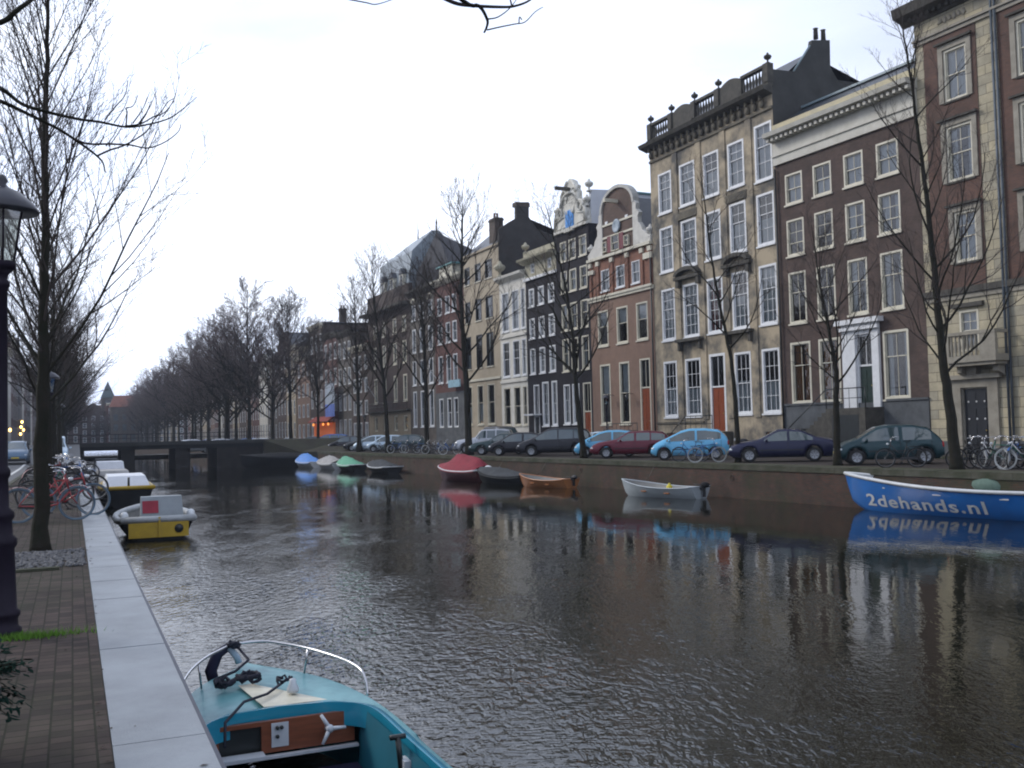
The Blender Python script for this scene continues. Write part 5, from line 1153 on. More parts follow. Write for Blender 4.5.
def car(kind, pm, label, loc, rz, group='cars parked nose to the canal', lit=False):
    if kind not in CACHE:
        P = car_parts(kind); c = {}
        for k, v in P.items():
            if k == 'wheel': c[k] = [(a.mesh('tyre', m_tyre), b.mesh('rim', m_rim), h.mesh('spokes', m_blackp)) for a, b, h in v]
            elif k == 'body': c[k] = v
            else:
                mm = {'underbody': m_blackp, 'side_window': m_cglass, 'windscreen': m_cglass, 'rear_window': m_cglass, 'headlight': m_hl, 'tail_light': m_tl, 'bumper': m_blackp, 'number_plate': m_plate, 'mirror': None, 'door_trim': m_blackp}[k]
                c[k] = [x.mesh(k, mm) for x in (v if isinstance(v, list) else [v])]
        CACHE[kind] = c
    c = CACHE[kind]; root = thing('parked_car', loc, rz, label, 'car', group)
    def lk(name, me, par, ow=None):
        o = bpy.data.objects.new(name, me); COL.objects.link(o); o.parent = par
        if ow: o.material_slots[0].link = 'OBJECT'; o.material_slots[0].material = ow
        return o
    b = c['body'].build('body', pm, root)
    for k in ('underbody', 'side_window', 'windscreen', 'rear_window', 'headlight', 'tail_light', 'bumper', 'number_plate', 'door_trim'):
        for me in c[k]: lk(k, me, root, emat('lit headlight', (.9, .97, 1), 6) if lit and k == 'headlight' else None)
    for me in c['mirror']:
        m2 = me.copy(); m2.materials.clear(); m2.materials.append(pm); lk('mirror', m2, root)
    for ty, ri, hub in c['wheel']:
        w_ = lk('wheel', ty, root); r_ = lk('rim', ri, w_); lk('spokes', hub, w_)
    return root
pb_blue = paint('light blue car paint', (.16, .50, .78), .1); pb_maroon = paint('maroon car paint', (.13, .012, .028)); pb_navy = paint('navy car paint', (.012, .014, .05))
pb_teal = paint('dark petrol car paint', (.012, .045, .055)); pb_black = paint('near black car paint', (.012, .012, .018)); pb_silver = paint('silver car paint', (.48, .50, .54), .6)
pb_ice = paint('ice blue car paint', (.50, .62, .72), .4); pb_cobalt = paint('cobalt blue car paint', (.02, .12, .42)); pb_grey = paint('dark grey car paint', (.04, .045, .05)); pb_dteal = paint('dark green grey car paint', (.03, .06, .065))
# measured: pixel columns of the car's front and rear ends, heading angle left of the viewing axis
def put_car(kind, pm, label, pxa, pxb, n_off, head, **kw):
    pxm = (pxa+pxb)/2; p = on_line(pxm, QN+n_off); th = math.pi/2+R(head)
    return car(kind, pm, label, (p.x, p.y, 0), th, **kw)
CARS = [
 ('hatch', pb_teal, 'dark petrol-green hatchback parked above the blue lettered boat', 835, 937, 3.2, 79),
 ('sedan', pb_navy, 'dark navy saloon with red rear light parked between two bare trees', 727, 833, 3.2, 77),
 ('city', pb_blue, 'light blue compact car with bicycles leaning in front of its side', 649, 730, 2.9, 78),
 ('wagon', pb_maroon, 'maroon estate car parked in front of a light blue compact', 589, 672, 3.3, 80),
 ('city', pb_blue, 'light blue compact car half hidden behind the maroon estate', 573, 642, 3.6, 80),
 ('mpv', pb_black, 'large near-black people carrier parked left of the pale blue compact', 513, 597, 3.4, 82),
 ('hatch', pb_black, 'small black hatchback nose-out beside the black people carrier', 491, 545, 2.9, 84),
 ('wagon', pb_dteal, 'dark blue-grey estate half hidden between silver off-roader and black hatchback', 472, 530, 3.3, 84),
 ('suv', pb_silver, 'silver off-road car with pale roof beside the cluster of bicycles', 455, 514, 4.2, 84),
 ('hatch', pb_dteal, 'dark teal hatchback between white cars and the bicycle cluster', 386, 425, 3.2, 84),
 ('hatch', pb_ice, 'ice-white hatchback directly left of the dark teal one', 372, 405, 3.4, 84),
 ('city', pb_ice, 'white compact car leftmost of the two white ones', 358, 390, 3.0, 84),
 ('wagon', pb_grey, 'dark grey estate car behind the white compact', 348, 385, 4.2, 84),
 ('hatch', pb_black, 'black hatchback right of the long cobalt blue car', 334, 362, 3.2, 84),
 ('mpv', pb_cobalt, 'cobalt blue people carrier in front of the glowing shop', 311, 348, 3.6, 84),
 ('hatch', pb_grey, 'dark grey car left of the cobalt people carrier', 298, 325, 3.4, 84),
 ('sedan', pb_silver, 'silver-grey car with red light at the end of the row by the bridge', 270, 305, 5.5, 84),
]
for k, pm, lab, a, b, no, hd in CARS: put_car(k, pm, lab, a, b, no, hd)
p = on_line(610, QN+8.0); car('wagon', pb_ice, 'pale grey estate behind the maroon and light blue cars, by the brick gable house', (p.x, p.y, 0), yaw_of(dB)+math.pi, group=None)
p = on_line(503, QN+7.6); car('van', pb_black, 'dark van standing behind the silver off-roader', (p.x, p.y, 0), yaw_of(dB)+math.pi, group=None)
# near street vehicles
p = A(78, -1.15); car('van', pb_ice, 'pale blue-white van with one bright headlight parked behind the left trees', p, yaw_of(dA)+math.pi, group=None, lit=True)
p = A(86, -3.9); car('mpv', paint('dull blue car paint', (.10, .17, .26)), 'dull blue people carrier driving on the near street', p, yaw_of(dA)+math.pi, group=None)
p = A(73, -4.8); car('hatch', pb_navy, 'navy car following on the near street', p, yaw_of(dA)+math.pi, group=None)
for k, (px, pm, lab) in enumerate(((196, pb_silver, 'white roof of a car just visible over the bridge railing, left one'), (216, pb_silver, 'white roof of a car just visible over the bridge railing, right one'))):
    d_ = ray(px, hz(px)); q = Vector((d_.x, d_.y, 0))*((zc+3)/d_.dot(dA)); car('city', pm, lab, (q.x, q.y, 0), yaw_of(nA)+(math.pi if k else 0), group='cars on the bridge')
# cars parked under the far trees beyond the bridge
rc = random.Random(31); i = 0
for a in range(124, 176, 6):
    q = A(a, far_x+2.6); pm, cn_ = rc.choice([(pb_silver, 'silver'), (pb_grey, 'dark grey'), (pb_ice, 'white'), (pb_cobalt, 'blue'), (pb_black, 'black')])
    car(rc.choice(['hatch', 'wagon', 'sedan']), pm, 'small distant %s car parked under the trees beyond the bridge' % cn_, q, yaw_of(dA)+R(rc.uniform(50, 60)), group='cars parked beyond the bridge')
# ------------------------------------------------------------------ bicycles
m_chrome = mat('chrome', (.6, .6, .62), .25, .05, 8, metal=1.0); m_brim = mat('bicycle rim', (.16, .165, .17), .5, .1, 8); m_saddle = mat('saddle black', (.02, .018, .016), .6)
m_wall = mat('pale tyre', (.5, .52, .52), .6, .1, 6)
BM = {}
def bike_meshes(style):
    if style in BM: return BM[style]
    r = .335; wbk = 1.08; fr = MB(); T = .017
    hd0 = Vector((wbk/2-.14, 0, .58)); hd1 = Vector((wbk/2-.22, 0, .86)); bb = Vector((-.05, 0, .29)); st0 = Vector((-.24, 0, .82)); ra = Vector((-wbk/2, 0, r)); fa = Vector((wbk/2, 0, r))
    if style == 'step': fr.tube([hd0, (hd0+bb)/2+Vector((0, 0, -.10)), bb], T*1.2, 6).tube([hd1-Vector((0, 0, .05)), (hd1+bb)/2+Vector((-.05, 0, -.05)), lerp(bb, st0, .35)], T, 6)
    else: fr.tube([hd0, bb], T*1.1, 6).tube([hd1-Vector((0, 0, .06)), lerp(bb, st0, .88)], T, 6)
    fr.tube([bb, st0], T, 6).tube([hd0, hd1+Vector((-.02, 0, .06))], T*1.1, 6)
    for sy in (.05, -.05): fr.tube([bb+Vector((0, sy*.6, 0)), ra+Vector((0, sy, 0))], .010, 5).tube([lerp(bb, st0, .85)+Vector((0, sy*.5, 0)), ra+Vector((0, sy, 0))], .009, 5)
    fk = MB()
    for sy in (.05, -.05): fk.tube([hd0+Vector((0, sy*.7, 0)), hd0+Vector((.03, sy, -.1)), fa+Vector((0, sy, 0))], .011, 5)
    def wheel(c, pale):
        ty = MB().tube([(c.x+r*math.cos(t), 0, c.z+r*math.sin(t)) for t in [2*math.pi*k/28 for k in range(28)]], .021, 6, closed=True)
        ri = MB().tube([(c.x+(r-.03)*math.cos(t), 0, c.z+(r-.03)*math.sin(t)) for t in [2*math.pi*k/28 for k in range(28)]], .010, 4, closed=True)
        for k in range(18):
            t = 2*math.pi*k/18; ri.tube([(c.x, .02*(1 if k % 2 else -1), c.z), (c.x+(r-.03)*math.cos(t), 0, c.z+(r-.03)*math.sin(t))], .0025, 3, caps=False)
        ri.tube([(c.x, -.05, c.z), (c.x, .05, c.z)], .022, 6); return ty, ri
    mg = []
    for c, a0_, a1_ in ((ra, .1, 1.05), (fa, .25, .95)):
        g = MB(); q = []
        for k in range(12):
            t = math.pi*lerp(a0_, a1_, k/11); q.append([(c.x+(r+.045)*math.cos(t), y, c.z+(r+.045)*math.sin(t)) for y in (-.03, 0, .03)])
        g.grid(q); mg.append(g)
    sd_ = MB(); sd_.grid([[(st0.x+x, y*w_, .93+z) for y in (-1, -.5, 0, .5, 1)] for x, w_, z in ((-.14, .09, .02), (-.10, .10, .025), (0, .06, .01), (.12, .02, 0))]); sd_.grid([[(st0.x+x, y*w_, .93+z-.04) for y in (1, .5, 0, -.5, -1)] for x, w_, z in ((-.14, .09, .02), (-.10, .10, .01), (0, .05, .01), (.12, .015, .02))]); sd_.tube([st0, (st0.x-.02, 0, .93)], .012, 6)
    hb = MB(); top = hd1+Vector((-.03, 0, .16)); hb.tube([hd1, top], .012, 6); hb.tube([top+Vector((-.22, .29, .02)), top+Vector((-.08, .28, .03)), top+Vector((.04, .12, 0)), top, top+Vector((.04, -.12, 0)), top+Vector((-.08, -.28, .03)), top+Vector((-.22, -.29, .02))], .011, 6)
    rk = MB(); z = .74
    for sy in (-.06, .06): rk.tube([(-.30, sy, z), (-.75, sy, z)], .007, 4).tube([(-.68, sy, z), (ra.x, sy*.9, ra.z)], .006, 4)
    rk.tube([(-.75, -.06, z), (-.75, .06, z)], .007, 4).tube([(-.5, -.06, z), (-.5, .06, z)], .007, 4)
    cc = MB().box(ra.x-.02, bb.x+.09, .045, .075, bb.z-.02, bb.z+.07); cc.tube([bb+Vector((0, -.09, 0)), bb+Vector((0, .09, 0))], .02, 6); cc.tube([bb+Vector((0, .09, 0)), bb+Vector((.1, .09, -.14))], .011, 5); cc.tube([bb+Vector((0, -.09, 0)), bb+Vector((-.1, -.09, .14))], .011, 5); cc.box(bb.x+.05, bb.x+.15, .09, .19, bb.z-.155, bb.z-.13).box(bb.x-.15, bb.x-.05, -.19, -.09, bb.z+.13, bb.z+.155)
    lp = MB().blob((hd1.x+.1, 0, hd1.z-.02), (.05, .04, .04), 8, 6)
    BM[style] = dict(frame=fr, fork=fk, w=[wheel(ra, 0), wheel(fa, 0)], mud=mg, saddle=sd_, bar=hb, rack=rk, chain=cc, lamp=lp)
    return BM[style]
BMESH = {}
def bicycle(label, loc, rz, col, style='dia', lean=0.0, group=None, tyre=None, mud=None, detail=True, steer=0):
    """bicycle > frame, fork, wheel (> rim), mudguard, saddle, handlebar, rack, chain_case"""
    key = (style, col.name, (tyre or m_tyre).name)
    if key not in BMESH:
        b = bike_meshes(style)
        BMESH[key] = dict(frame=b['frame'].mesh('frame', col), fork=b['fork'].mesh('fork', col), w=[(a.mesh('tyre', tyre or m_tyre), r.mesh('rim', m_wall if tyre is m_wall else m_brim)) for a, r in b['w']], mud=[x.mesh('mudguard', mud or col) for x in b['mud']],
                          saddle=b['saddle'].mesh('saddle', m_saddle), handlebar=b['bar'].mesh('handlebar', m_chrome), rack=b['rack'].mesh('rack', m_blackp), chain_case=b['chain'].mesh('chain_case', m_blackp), lamp=b['lamp'].mesh('lamp', m_hl))
    c = BMESH[key]; root = thing('bicycle', loc, rz, label, 'bicycle', group); root.rotation_mode = 'XYZ'; root.rotation_euler = (lean, 0, rz)
    def lk(n_, me, par): o = bpy.data.objects.new(n_, me); COL.objects.link(o); o.parent = par; return o
    for k in ('frame', 'fork', 'saddle', 'handlebar', 'rack', 'chain_case', 'lamp'): lk(k, c[k], root)
    for t, r in c['w']: w_ = lk('wheel', t, root); lk('rim', r, w_)
    for g in c['mud']: lk('mudguard', g, root)
    return root
mk_red = mat('red bicycle paint', (.30, .015, .02), .35, .1, 5, coat=.4); mk_blk = mat('black bicycle paint', (.015, .015, .017), .4); mk_blu = mat('blue bicycle paint', (.03, .12, .35), .35); mk_grn = mat('green bicycle paint', (.02, .14, .09), .4); mk_sil = mat('grey bicycle paint', (.35, .36, .38), .35)
mk_bluetyre = mat('blue grey tyre', (.10, .16, .22), .6)
tA = yaw_of(nA)
def bk_near(px, py, ang, *a, **k):
    p = ground(px, py); return bicycle(a[0], (p.x, p.y, 0), tA+R(ang), *a[1:], **k)
bk_near(48, 521, 4, 'red bicycle leaning behind the nearest tree, white front light, front of the cluster', mk_red, 'step', lean=R(6), tyre=mk_bluetyre, group='bicycles between the near trees')
bk_near(66, 516, -4, 'red bicycle with pale-rimmed wheel overhanging the coping, second in the cluster', mk_red, 'dia', lean=R(-5), tyre=mk_bluetyre, group='bicycles between the near trees')
bk_near(55, 508, 172, 'red step-through bicycle third in the near cluster', mk_red, 'step', lean=R(4), group='bicycles between the near trees')
bk_near(74, 501, 8, 'black bicycle with raised handlebars behind the red ones', mk_blk, 'dia', lean=R(-8), group='bicycles between the near trees')
bk_near(52, 497, 190, 'dark green bicycle at the middle of the near cluster', mk_grn, 'step', lean=R(6), group='bicycles between the near trees')
bk_near(70, 490, -12, 'blue bicycle behind the black one near the coping', mk_blu, 'dia', lean=R(5), group='bicycles between the near trees')
bk_near(58, 484, 15, 'grey bicycle farther back in the near cluster', mk_sil, 'dia', lean=R(-5), group='bicycles between the near trees')
bk_near(76, 481, 170, 'black upright bicycle at the back of the near cluster by the coping', mk_blk, 'step', lean=R(7), group='bicycles between the near trees')
# a row of more bikes further along the near quay
rb_ = random.Random(41)
for k in range(7):
    cm, cn_ = rb_.choice([(mk_blk, 'black'), (mk_blu, 'blue'), (mk_sil, 'grey'), (mk_red, 'red')])
    bicycle('%s bicycle in the distant rack along the near quay' % cn_, A(38+k*1.5, rb_.uniform(-.9, -.3)), tA+R(rb_.uniform(-20, 20)), cm, rb_.choice(['step', 'dia']), lean=R(rb_.uniform(-8, 8)), group='distant near-side bicycles')
# far quay: cluster between two parked cars
for k in range(11):
    px = 384+k*6.6+rb_.uniform(-1, 1); p = on_line(px, QN+1.9+rb_.uniform(-.5, .9)); cm, cn_ = rb_.choice([(mk_blk, 'black'), (mk_sil, 'grey'), (mk_sil, 'silver'), (mk_blu, 'blue'), (mk_blk, 'dark')])
    bicycle('%s bicycle in the jumble left of the silver off-roader' % cn_, (p.x, p.y, 0), math.pi/2+R(95+rb_.uniform(-30, 30)), cm, rb_.choice(['step', 'dia']), lean=R(rb_.uniform(-12, 12)), group='jumbled bicycles by the silver off-roader', tyre=rb_.choice([None, m_wall]))
p = on_line(706, QN+1.0); bicycle('light blue bicycle with a big white-rimmed wheel in front of the blue compact', (p.x, p.y, 0), math.pi/2+R(-88), mk_blu, 'dia', lean=R(8), tyre=m_wall)
p = on_line(690, QN+1.4); bicycle('blue bicycle leaning beside the light blue compact car door', (p.x, p.y, 0), math.pi/2+R(80), mk_blu, 'step', lean=R(-8))
p = on_line(900, QN+1.2); bicycle('dark bicycle lying against the rear of the petrol-green hatchback', (p.x, p.y, 0), math.pi/2+R(84), mk_blk, 'step', lean=R(10))
blab = ['black bicycle right beside the thick tree trunk', 'black bicycle with pale handlebars in front of the studded door', 'bicycle with white mudguard under the office balcony', 'silver bicycle below the studded door', 'green bicycle piled before the office wall', 'blue bicycle in the office rack', 'silver-rimmed bicycle near the office downpipes', 'black bicycle by the office downpipes', 'grey bicycle at the far right edge of the rack', 'dark bicycle rightmost against the office wall']
for k in range(10):
    px = 972+k*8.2; p = on_line(px, QN+1.9+.5*(k % 2)); cm = [mk_blk, mk_blk, mk_sil, mk_sil, mk_grn, mk_blu, mk_sil, mk_blk, mk_sil, mk_blk][k]
    bicycle(blab[k], (p.x, p.y, 0), math.pi/2+R(rb_.choice([70, 95, 30, 120, 250])+rb_.uniform(-20, 20)), cm, rb_.choice(['step', 'dia']), lean=R(rb_.uniform(-10, 10)), group='bicycles in the rack below the office', tyre=m_wall if k in (2, 6) else None)
# parked scooters/motorbikes behind the cars by the sandstone house
def motorbike(label, loc, rz):
    r = thing('motorbike', loc, rz, label, 'motorbike')
    for cx in (.62, -.62):
        w_ = MB().tube([(cx+.28*math.cos(t), 0, .30+.28*math.sin(t)) for t in [2*math.pi*k/20 for k in range(20)]], .055, 6, closed=True).build('wheel', m_tyre, r); MB().lathe([(0, -.03), (.2, -.02), (.2, .02), (0, .03)], 12, Matrix.Translation((cx, 0, .3)), axis='y').build('rim', m_rim, w_)
    MB().blob((.12, 0, .78), (.28, .15, .15), 10, 7).build('fuel_tank', pb_black, r); MB().blob((-.38, 0, .76), (.38, .13, .08), 10, 6).build('seat', m_saddle, r)
    MB().box(-.3, .3, -.14, .14, .28, .6).box(-.6, -.2, -.05, .05, .5, .66).build('engine', m_blackp, r); MB().tube([(.62, 0, .3), (.42, 0, .9)], .03, 6).tube([(.4, .33, .98), (.42, 0, .94), (.4, -.33, .98)], .015, 5).build('fork', m_chrome, r)
    MB().tube([(.1, -.16, .28), (-.7, -.18, .34)], .04, 6).build('exhaust', m_chrome, r); MB().blob((.5, 0, .88), (.09, .09, .09), 8, 6).build('headlight', m_hl, r); return r
p = on_line(745, QN+7.2); motorbike('dark motorbike parked behind the cars before the sandstone house', (p.x, p.y, 0), math.pi/2+R(85))
p = on_line(548, QN+7.6); 
# ------------------------------------------------------------------ boats
def hull(L_, Bm, fb, bow=.35, draft=.25, transom=.75, rake=.35, full=.62, stern_rise=.08):
    """returns functions: P(t, v, side) outer skin point, t 0 stern .. 1 bow, v 0 keel .. 1 gunwale"""
    def beam(t):
        if t < .45: return lerp(transom, 1.0, math.sin(min(1, t/.45)*math.pi/2))*Bm/2
        u = (t-.45)/.55; return max(.012, (1-u**2.3)**.8)*Bm/2
    def gun(t): return fb+bow*max(0, (t-.3)/.7)**2.0+stern_rise*max(0, (.25-t)/.25)**2
    def keel(t): return -draft+ (draft+fb*.35)*max(0, (t-.75)/.25)**3
    def P(t, v, s):
        b = beam(t); w_ = b*(v**full*.93+.07*v) if v > 0 else 0; z = lerp(keel(t), gun(t), v**1.5*.35+v*.65)
        x = -L_/2+L_*t + rake*max(0, (t-.8)/.2)**1.5*(v)*.6
        return Vector((x, s*w_, z))
    return P, beam, gun
def boat_body(root, L_, Bm, fb, m_out, m_in, m_rim, nt_=26, floor=.12, rim=.05, thw=(.25, .5), m_thw=None, decks=None, **kw):
    P, beam, gun = hull(L_, Bm, fb, **kw); ts = [k/nt_ for k in range(nt_+1)]; vs_ = [0, .12, .25, .4, .55, .7, .85, 1]
    o = MB()
    for s in (1, -1):
        g = [[P(t, v, s) for v in (vs_ if s > 0 else vs_[::-1])] for t in ts]; o.grid(g)
    tr = [P(0, v, 1) for v in vs_]+[P(0, v, -1) for v in vs_[::-1]]; o.add(tr, [tuple(range(len(tr)))])
    o.build('hull', m_out, root)
    i_ = MB(); th = .05
    def Q(t, v, s):
        p = P(t, v, s); p.y = s*max(0, abs(p.y)-th); p.x = p.x+(.05 if t < .02 else 0)-(.06 if t > .98 else 0); return p
    for s in (1, -1):
        g = [[Q(t, v, s) for v in ([.35, .6, .8, .995] if s > 0 else [.995, .8, .6, .35])] for t in ts]; i_.grid(g)
    tr = [Q(0, v, 1) for v in (.35, .7, .99)]+[Q(0, v, -1) for v in (.99, .7, .35)]; i_.add(tr, [tuple(range(5, -1, -1))])
    fl = [[Q(t, .38, 1), Q(t, .38, -1)] for t in ts]; i_.grid(fl)
    i_.build('inner_hull', m_in, root)
    r = MB()
    for s in (1, -1): r.tube([P(t, 1, s)+Vector((0, -s*.015, .005)) for t in ts], rim, 6)
    r.tube([P(0, 1, 1), P(0, 1, -1)], rim, 6); r.build('gunwale', m_rim, root)
    for t in thw:
        b = beam(t)-.07; z = gun(t)-.18; x = -L_/2+L_*t; MB().box(x-.14, x+.14, -b, b, z-.04, z).build('thwart', m_thw or m_in, root)
    return P, beam, gun
def tarp(root, P, L_, m, t0=.02, t1=.97, peak=.3, tpk=.5, sag=.12, name='tarpaulin', jag=.02, seed=1, over=.07, peaks=None):
    rr = random.Random(seed); rows = []; n = 22
    for k in range(n+1):
        t = lerp(t0, t1, k/n); a = P(t, 1, 1); b = P(t, 1, -1); row = []
        if peaks: hgt = interp(peaks, t)
        else: hgt = peak*max(0, 1-(abs(t-tpk)/.55)**1.6)
        for j in range(-1, 10):
            if j == -1: row.append(a+Vector((0, .03, -over))); continue
            if j == 9: row.append(b+Vector((0, -.03, -over))); continue
            u = j/8; c = a.lerp(b, u); s = 1-abs(2*u-1); c.z += .04+hgt*(s**.85)-sag*.5*math.sin(math.pi*s)*(1-abs(k % 6-3)/3)*.5+rr.uniform(-jag, jag); row.append(c)
        rows.append(row)
    return MB().grid(rows).build(name, m, root)
def outboard(root, x, m_c=None, s=1.0, z0=.35):
    ob = MB().blob((x-.22, 0, z0+.26*s), (.26*s, .13*s, .13*s), 10, 8).build('outboard_motor', m_c or m_blackp, root)
    MB().box(x-.22, x-.10, -.035, .035, z0-.3*s, z0+.2*s).box(x-.12, x+.06, -.09, .09, z0+.05, z0+.2).build('shaft', m_blackp, ob)
    MB().tube([(x-.02, 0, z0+.25*s), (x+.35, .05, z0+.28*s)], .02, 5).build('tiller', m_blackp, ob)
def boat(name, label, loc, rz, cat='boat', group=None): return thing(name, (loc[0], loc[1], WATER), rz, label, cat, group)
m_bwhite = mat('boat white', (.68, .70, .72), .4, .12, 2.0, col2=(.5, .52, .53)); m_bblue = mat('bright blue hull paint', (.015, .16, .52), .3, .1, 1.5, coat=.4, col2=(.02, .13, .42)); m_bgrey = mat('grey boat paint', (.42, .47, .50), .5, .15, 1.5)
m_varn = mat('varnished wood', (.42, .17, .06), .35, .25, 3, stretch=(1, 8, 8), coat=.3); m_bin = mat('boat inner grey', (.22, .22, .21), .7, .2, 2); m_dkh = mat('dark hull', (.012, .013, .015), .8, .2, 2, spec=.2)
m_redt = mat('crimson canvas', (.24, .02, .035), .8, .2, 2.5); m_redh = mat('dark red hull', (.09, .012, .02), .35, .1, 2, coat=.4); m_gtarp = mat('green tarp', (.10, .36, .22), .6, .2, 2.0); m_btarp = mat('blue tarp', (.08, .25, .65), .6, .2, 2.0); m_greyt = mat('grey black tarp', (.035, .04, .045), .8, .35, 2.0); m_whtt = mat('grey white tarp', (.35, .34, .33), .7, .3, 2.0)
# big blue lettered sloop on the right
def wpt(px, py, off=0): return ground(px, py, WATER)
LB = 8.6; BB = 2.3
ps = wpt(1019, 522); bw_ = wpt(856, 509)      # port waterline near the stern, stem at the waterline
bdir = (bw_-(ps+nB*(BB/2*.82))); bdir.z = 0; bdir.normalize(); bc = bw_-bdir*(LB/2-.1)
big = boat('blue_sloop', 'long bright blue open boat with white lettering and white gunwale, moored at the far right', bc, yaw_of(bdir))
P, beam, gun = boat_body(big, LB, BB, .84, m_bblue, m_bwhite, m_bwhite, bow=.40, draft=.3, transom=.6, rake=.5, rim=.065, thw=(.3, .55, .78), full=.42, nt_=34)
txt = bpy.data.curves.new('lettering', 'FONT'); txt.body = '2dehands.nl'; txt.size = 1.0; txt.extrude = 0.0; txt.offset = .02; txt.space_character = 1.12; txt.resolution_u = 5
to = bpy.data.objects.new('tmp', txt); COL.objects.link(to); bpy.context.view_layer.update()
tm = bpy.data.meshes.new_from_object(to.evaluated_get(bpy.context.evaluated_depsgraph_get())); COL.objects.unlink(to)
import bmesh
bmt = bmesh.new(); bmt.from_mesh(tm); bmesh.ops.triangulate(bmt, faces=bmt.faces[:]); 
wtx = max(v.co.x for v in bmt.verts); LEN = 4.5; sc_ = LEN/wtx; TH = .52/.75
xb0 = LB/2-.90
for v in bmt.verts:
    x_, y_ = v.co.x*sc_, v.co.y*TH
    t = ((xb0-x_)+LB/2)/LB; zt_ = .16+y_*.80+.06*max(0, (t-.5)/.5)
    best = None
    for k in range(60):
        vv = .2+.8*k/59; p_ = P(t, vv, 1)
        if best is None or abs(p_.z-zt_) < best[0]: best = (abs(p_.z-zt_), p_)
    p_ = best[1]; v.co = Vector((p_.x, p_.y+.018, zt_))
bmt.to_mesh(tm); bmt.free(); tm.materials.clear(); tm.materials.append(m_bwhite)
lt = bpy.data.objects.new('lettering', tm); COL.objects.link(lt); lt.parent = big
MB().blob((-LB*.10, 0, .98), (.72, .42, .36), 12, 8, .06, random.Random(2)).build('engine_cover', mat('grey green canvas', (.10, .16, .13), .8, .3, 3), big)
MB().blob((LB*.20, .2, .62), (.7, .4, .3), 10, 7, .1, random.Random(3)).build('canvas_bundle', mat('pale blue canvas', (.4, .55, .7), .8, .2, 3), big)
MB().blob((LB*.02, -.9, .92), (.14, .10, .08), 8, 5).build('orange_float', mat('orange float', (.7, .16, .02), .5), big)
MB().tube([(LB*.0-.3, -.75, .6), (LB*.0-.3, -.75, 1.06)], .05, 6).build('mooring_post', m_dark, big)
# white and grey dinghies along the far quay
gp_ = on_line(654, QN-1.5, py=None)
g1 = boat('motor_dinghy', 'small pale grey dinghy with outboard moored alone below the blue compact car', on_line(660, QN-1.7), yaw_of(dB)+R(14))
P, *_ = boat_body(g1, 4.3, 1.65, .42, m_bgrey, m_bin, m_bgrey, bow=.3, rim=.03, thw=(.3, .6), m_thw=m_varn); outboard(g1, -2.15, m_dkh, .9)
MB().lathe([(.12, 0), (.13, .3), (.1, .32), (.05, .36), (.05, .42), (0, .43)], 8, Matrix.Translation((-.6, .2, .2))).build('yellow_fuel_can', mat('yellow plastic', (.6, .5, .03), .5), g1)
w1 = boat('wooden_rowboat', 'varnished orange-brown wooden rowing boat with small outboard, below the black people carrier', on_line(545, QN-1.6), yaw_of(dB)+R(14))
P, *_ = boat_body(w1, 3.9, 1.6, .38, m_varn, m_bin, m_varn, bow=.28, rim=.035, thw=(.3, .6), m_thw=m_varn); outboard(w1, -1.95, m_blackp, .8)
k1 = boat('covered_dinghy', 'low dinghy under a dark grey peaked tarpaulin between the red boat and the wooden rowboat', on_line(503, QN-1.5), yaw_of(dB)+R(12))
P, *_ = boat_body(k1, 4.6, 1.8, .40, m_dkh, m_bin, m_dkh, thw=()); tarp(k1, P, 4.6, m_greyt, peak=.42, tpk=.55)
r1_ = boat('red_canopy_boat', 'dark red motor boat with a high crimson canvas canopy and white rail', on_line(462, QN-1.9), yaw_of(dB)+R(14))
P, *_ = boat_body(r1_, 4.6, 2.1, .60, m_redh, m_bin, m_bwhite, bow=.3, thw=(), transom=.85); tarp(r1_, P, 4.6, m_redt, peaks=[(0, .15), (.12, .75), (.5, 1.0), (.62, .95), (.8, .35), (1, .05)], sag=.05, name='canopy'); outboard(r1_, -2.3, m_bwhite, 1.2, .5)
for px, lab, mt, pk, ln, off, sd__ in ((382, 'small boat under a dark grey rounded tarpaulin, right of the green covered ones', m_greyt, .5, 5.6, 1.4, 3), (350, 'boat under a light green peaked tarpaulin', m_gtarp, .6, 5.6, 1.5, 4), (330, 'boat under a dirty white and grey canvas beside the blue covered boat', m_whtt, .7, 5.6, 1.6, 5), (308, 'boat under a bright blue tent-like tarpaulin, farthest of the covered boats', m_btarp, .8, 6.0, 1.8, 6)):
    b_ = boat('covered_boat', lab, on_line(px, QN-off), yaw_of(dB)+R(random.Random(sd__).uniform(-4, 4)), group='covered boats along the far quay')
    P, *_ = boat_body(b_, ln, 2.1, .45, m_bwhite if sd__ in (5, 6) else m_dkh, m_bin, m_bwhite, thw=()); tarp(b_, P, ln, mt, peak=pk, tpk=[.5, .6, .45, .55][sd__-3], seed=sd__, jag=.05)
b_ = boat('dark_barge', 'dark low barge moored beneath the right end of the bridge', A(BR0-3.2, A_x(270)), yaw_of(nA)+math.pi)
P, *_ = boat_body(b_, 6.5, 2.4, .9, m_dkh, m_bin, m_dkh, thw=(), transom=.9); tarp(b_, P, 6.5, m_dkh, peak=.5, tpk=.4)
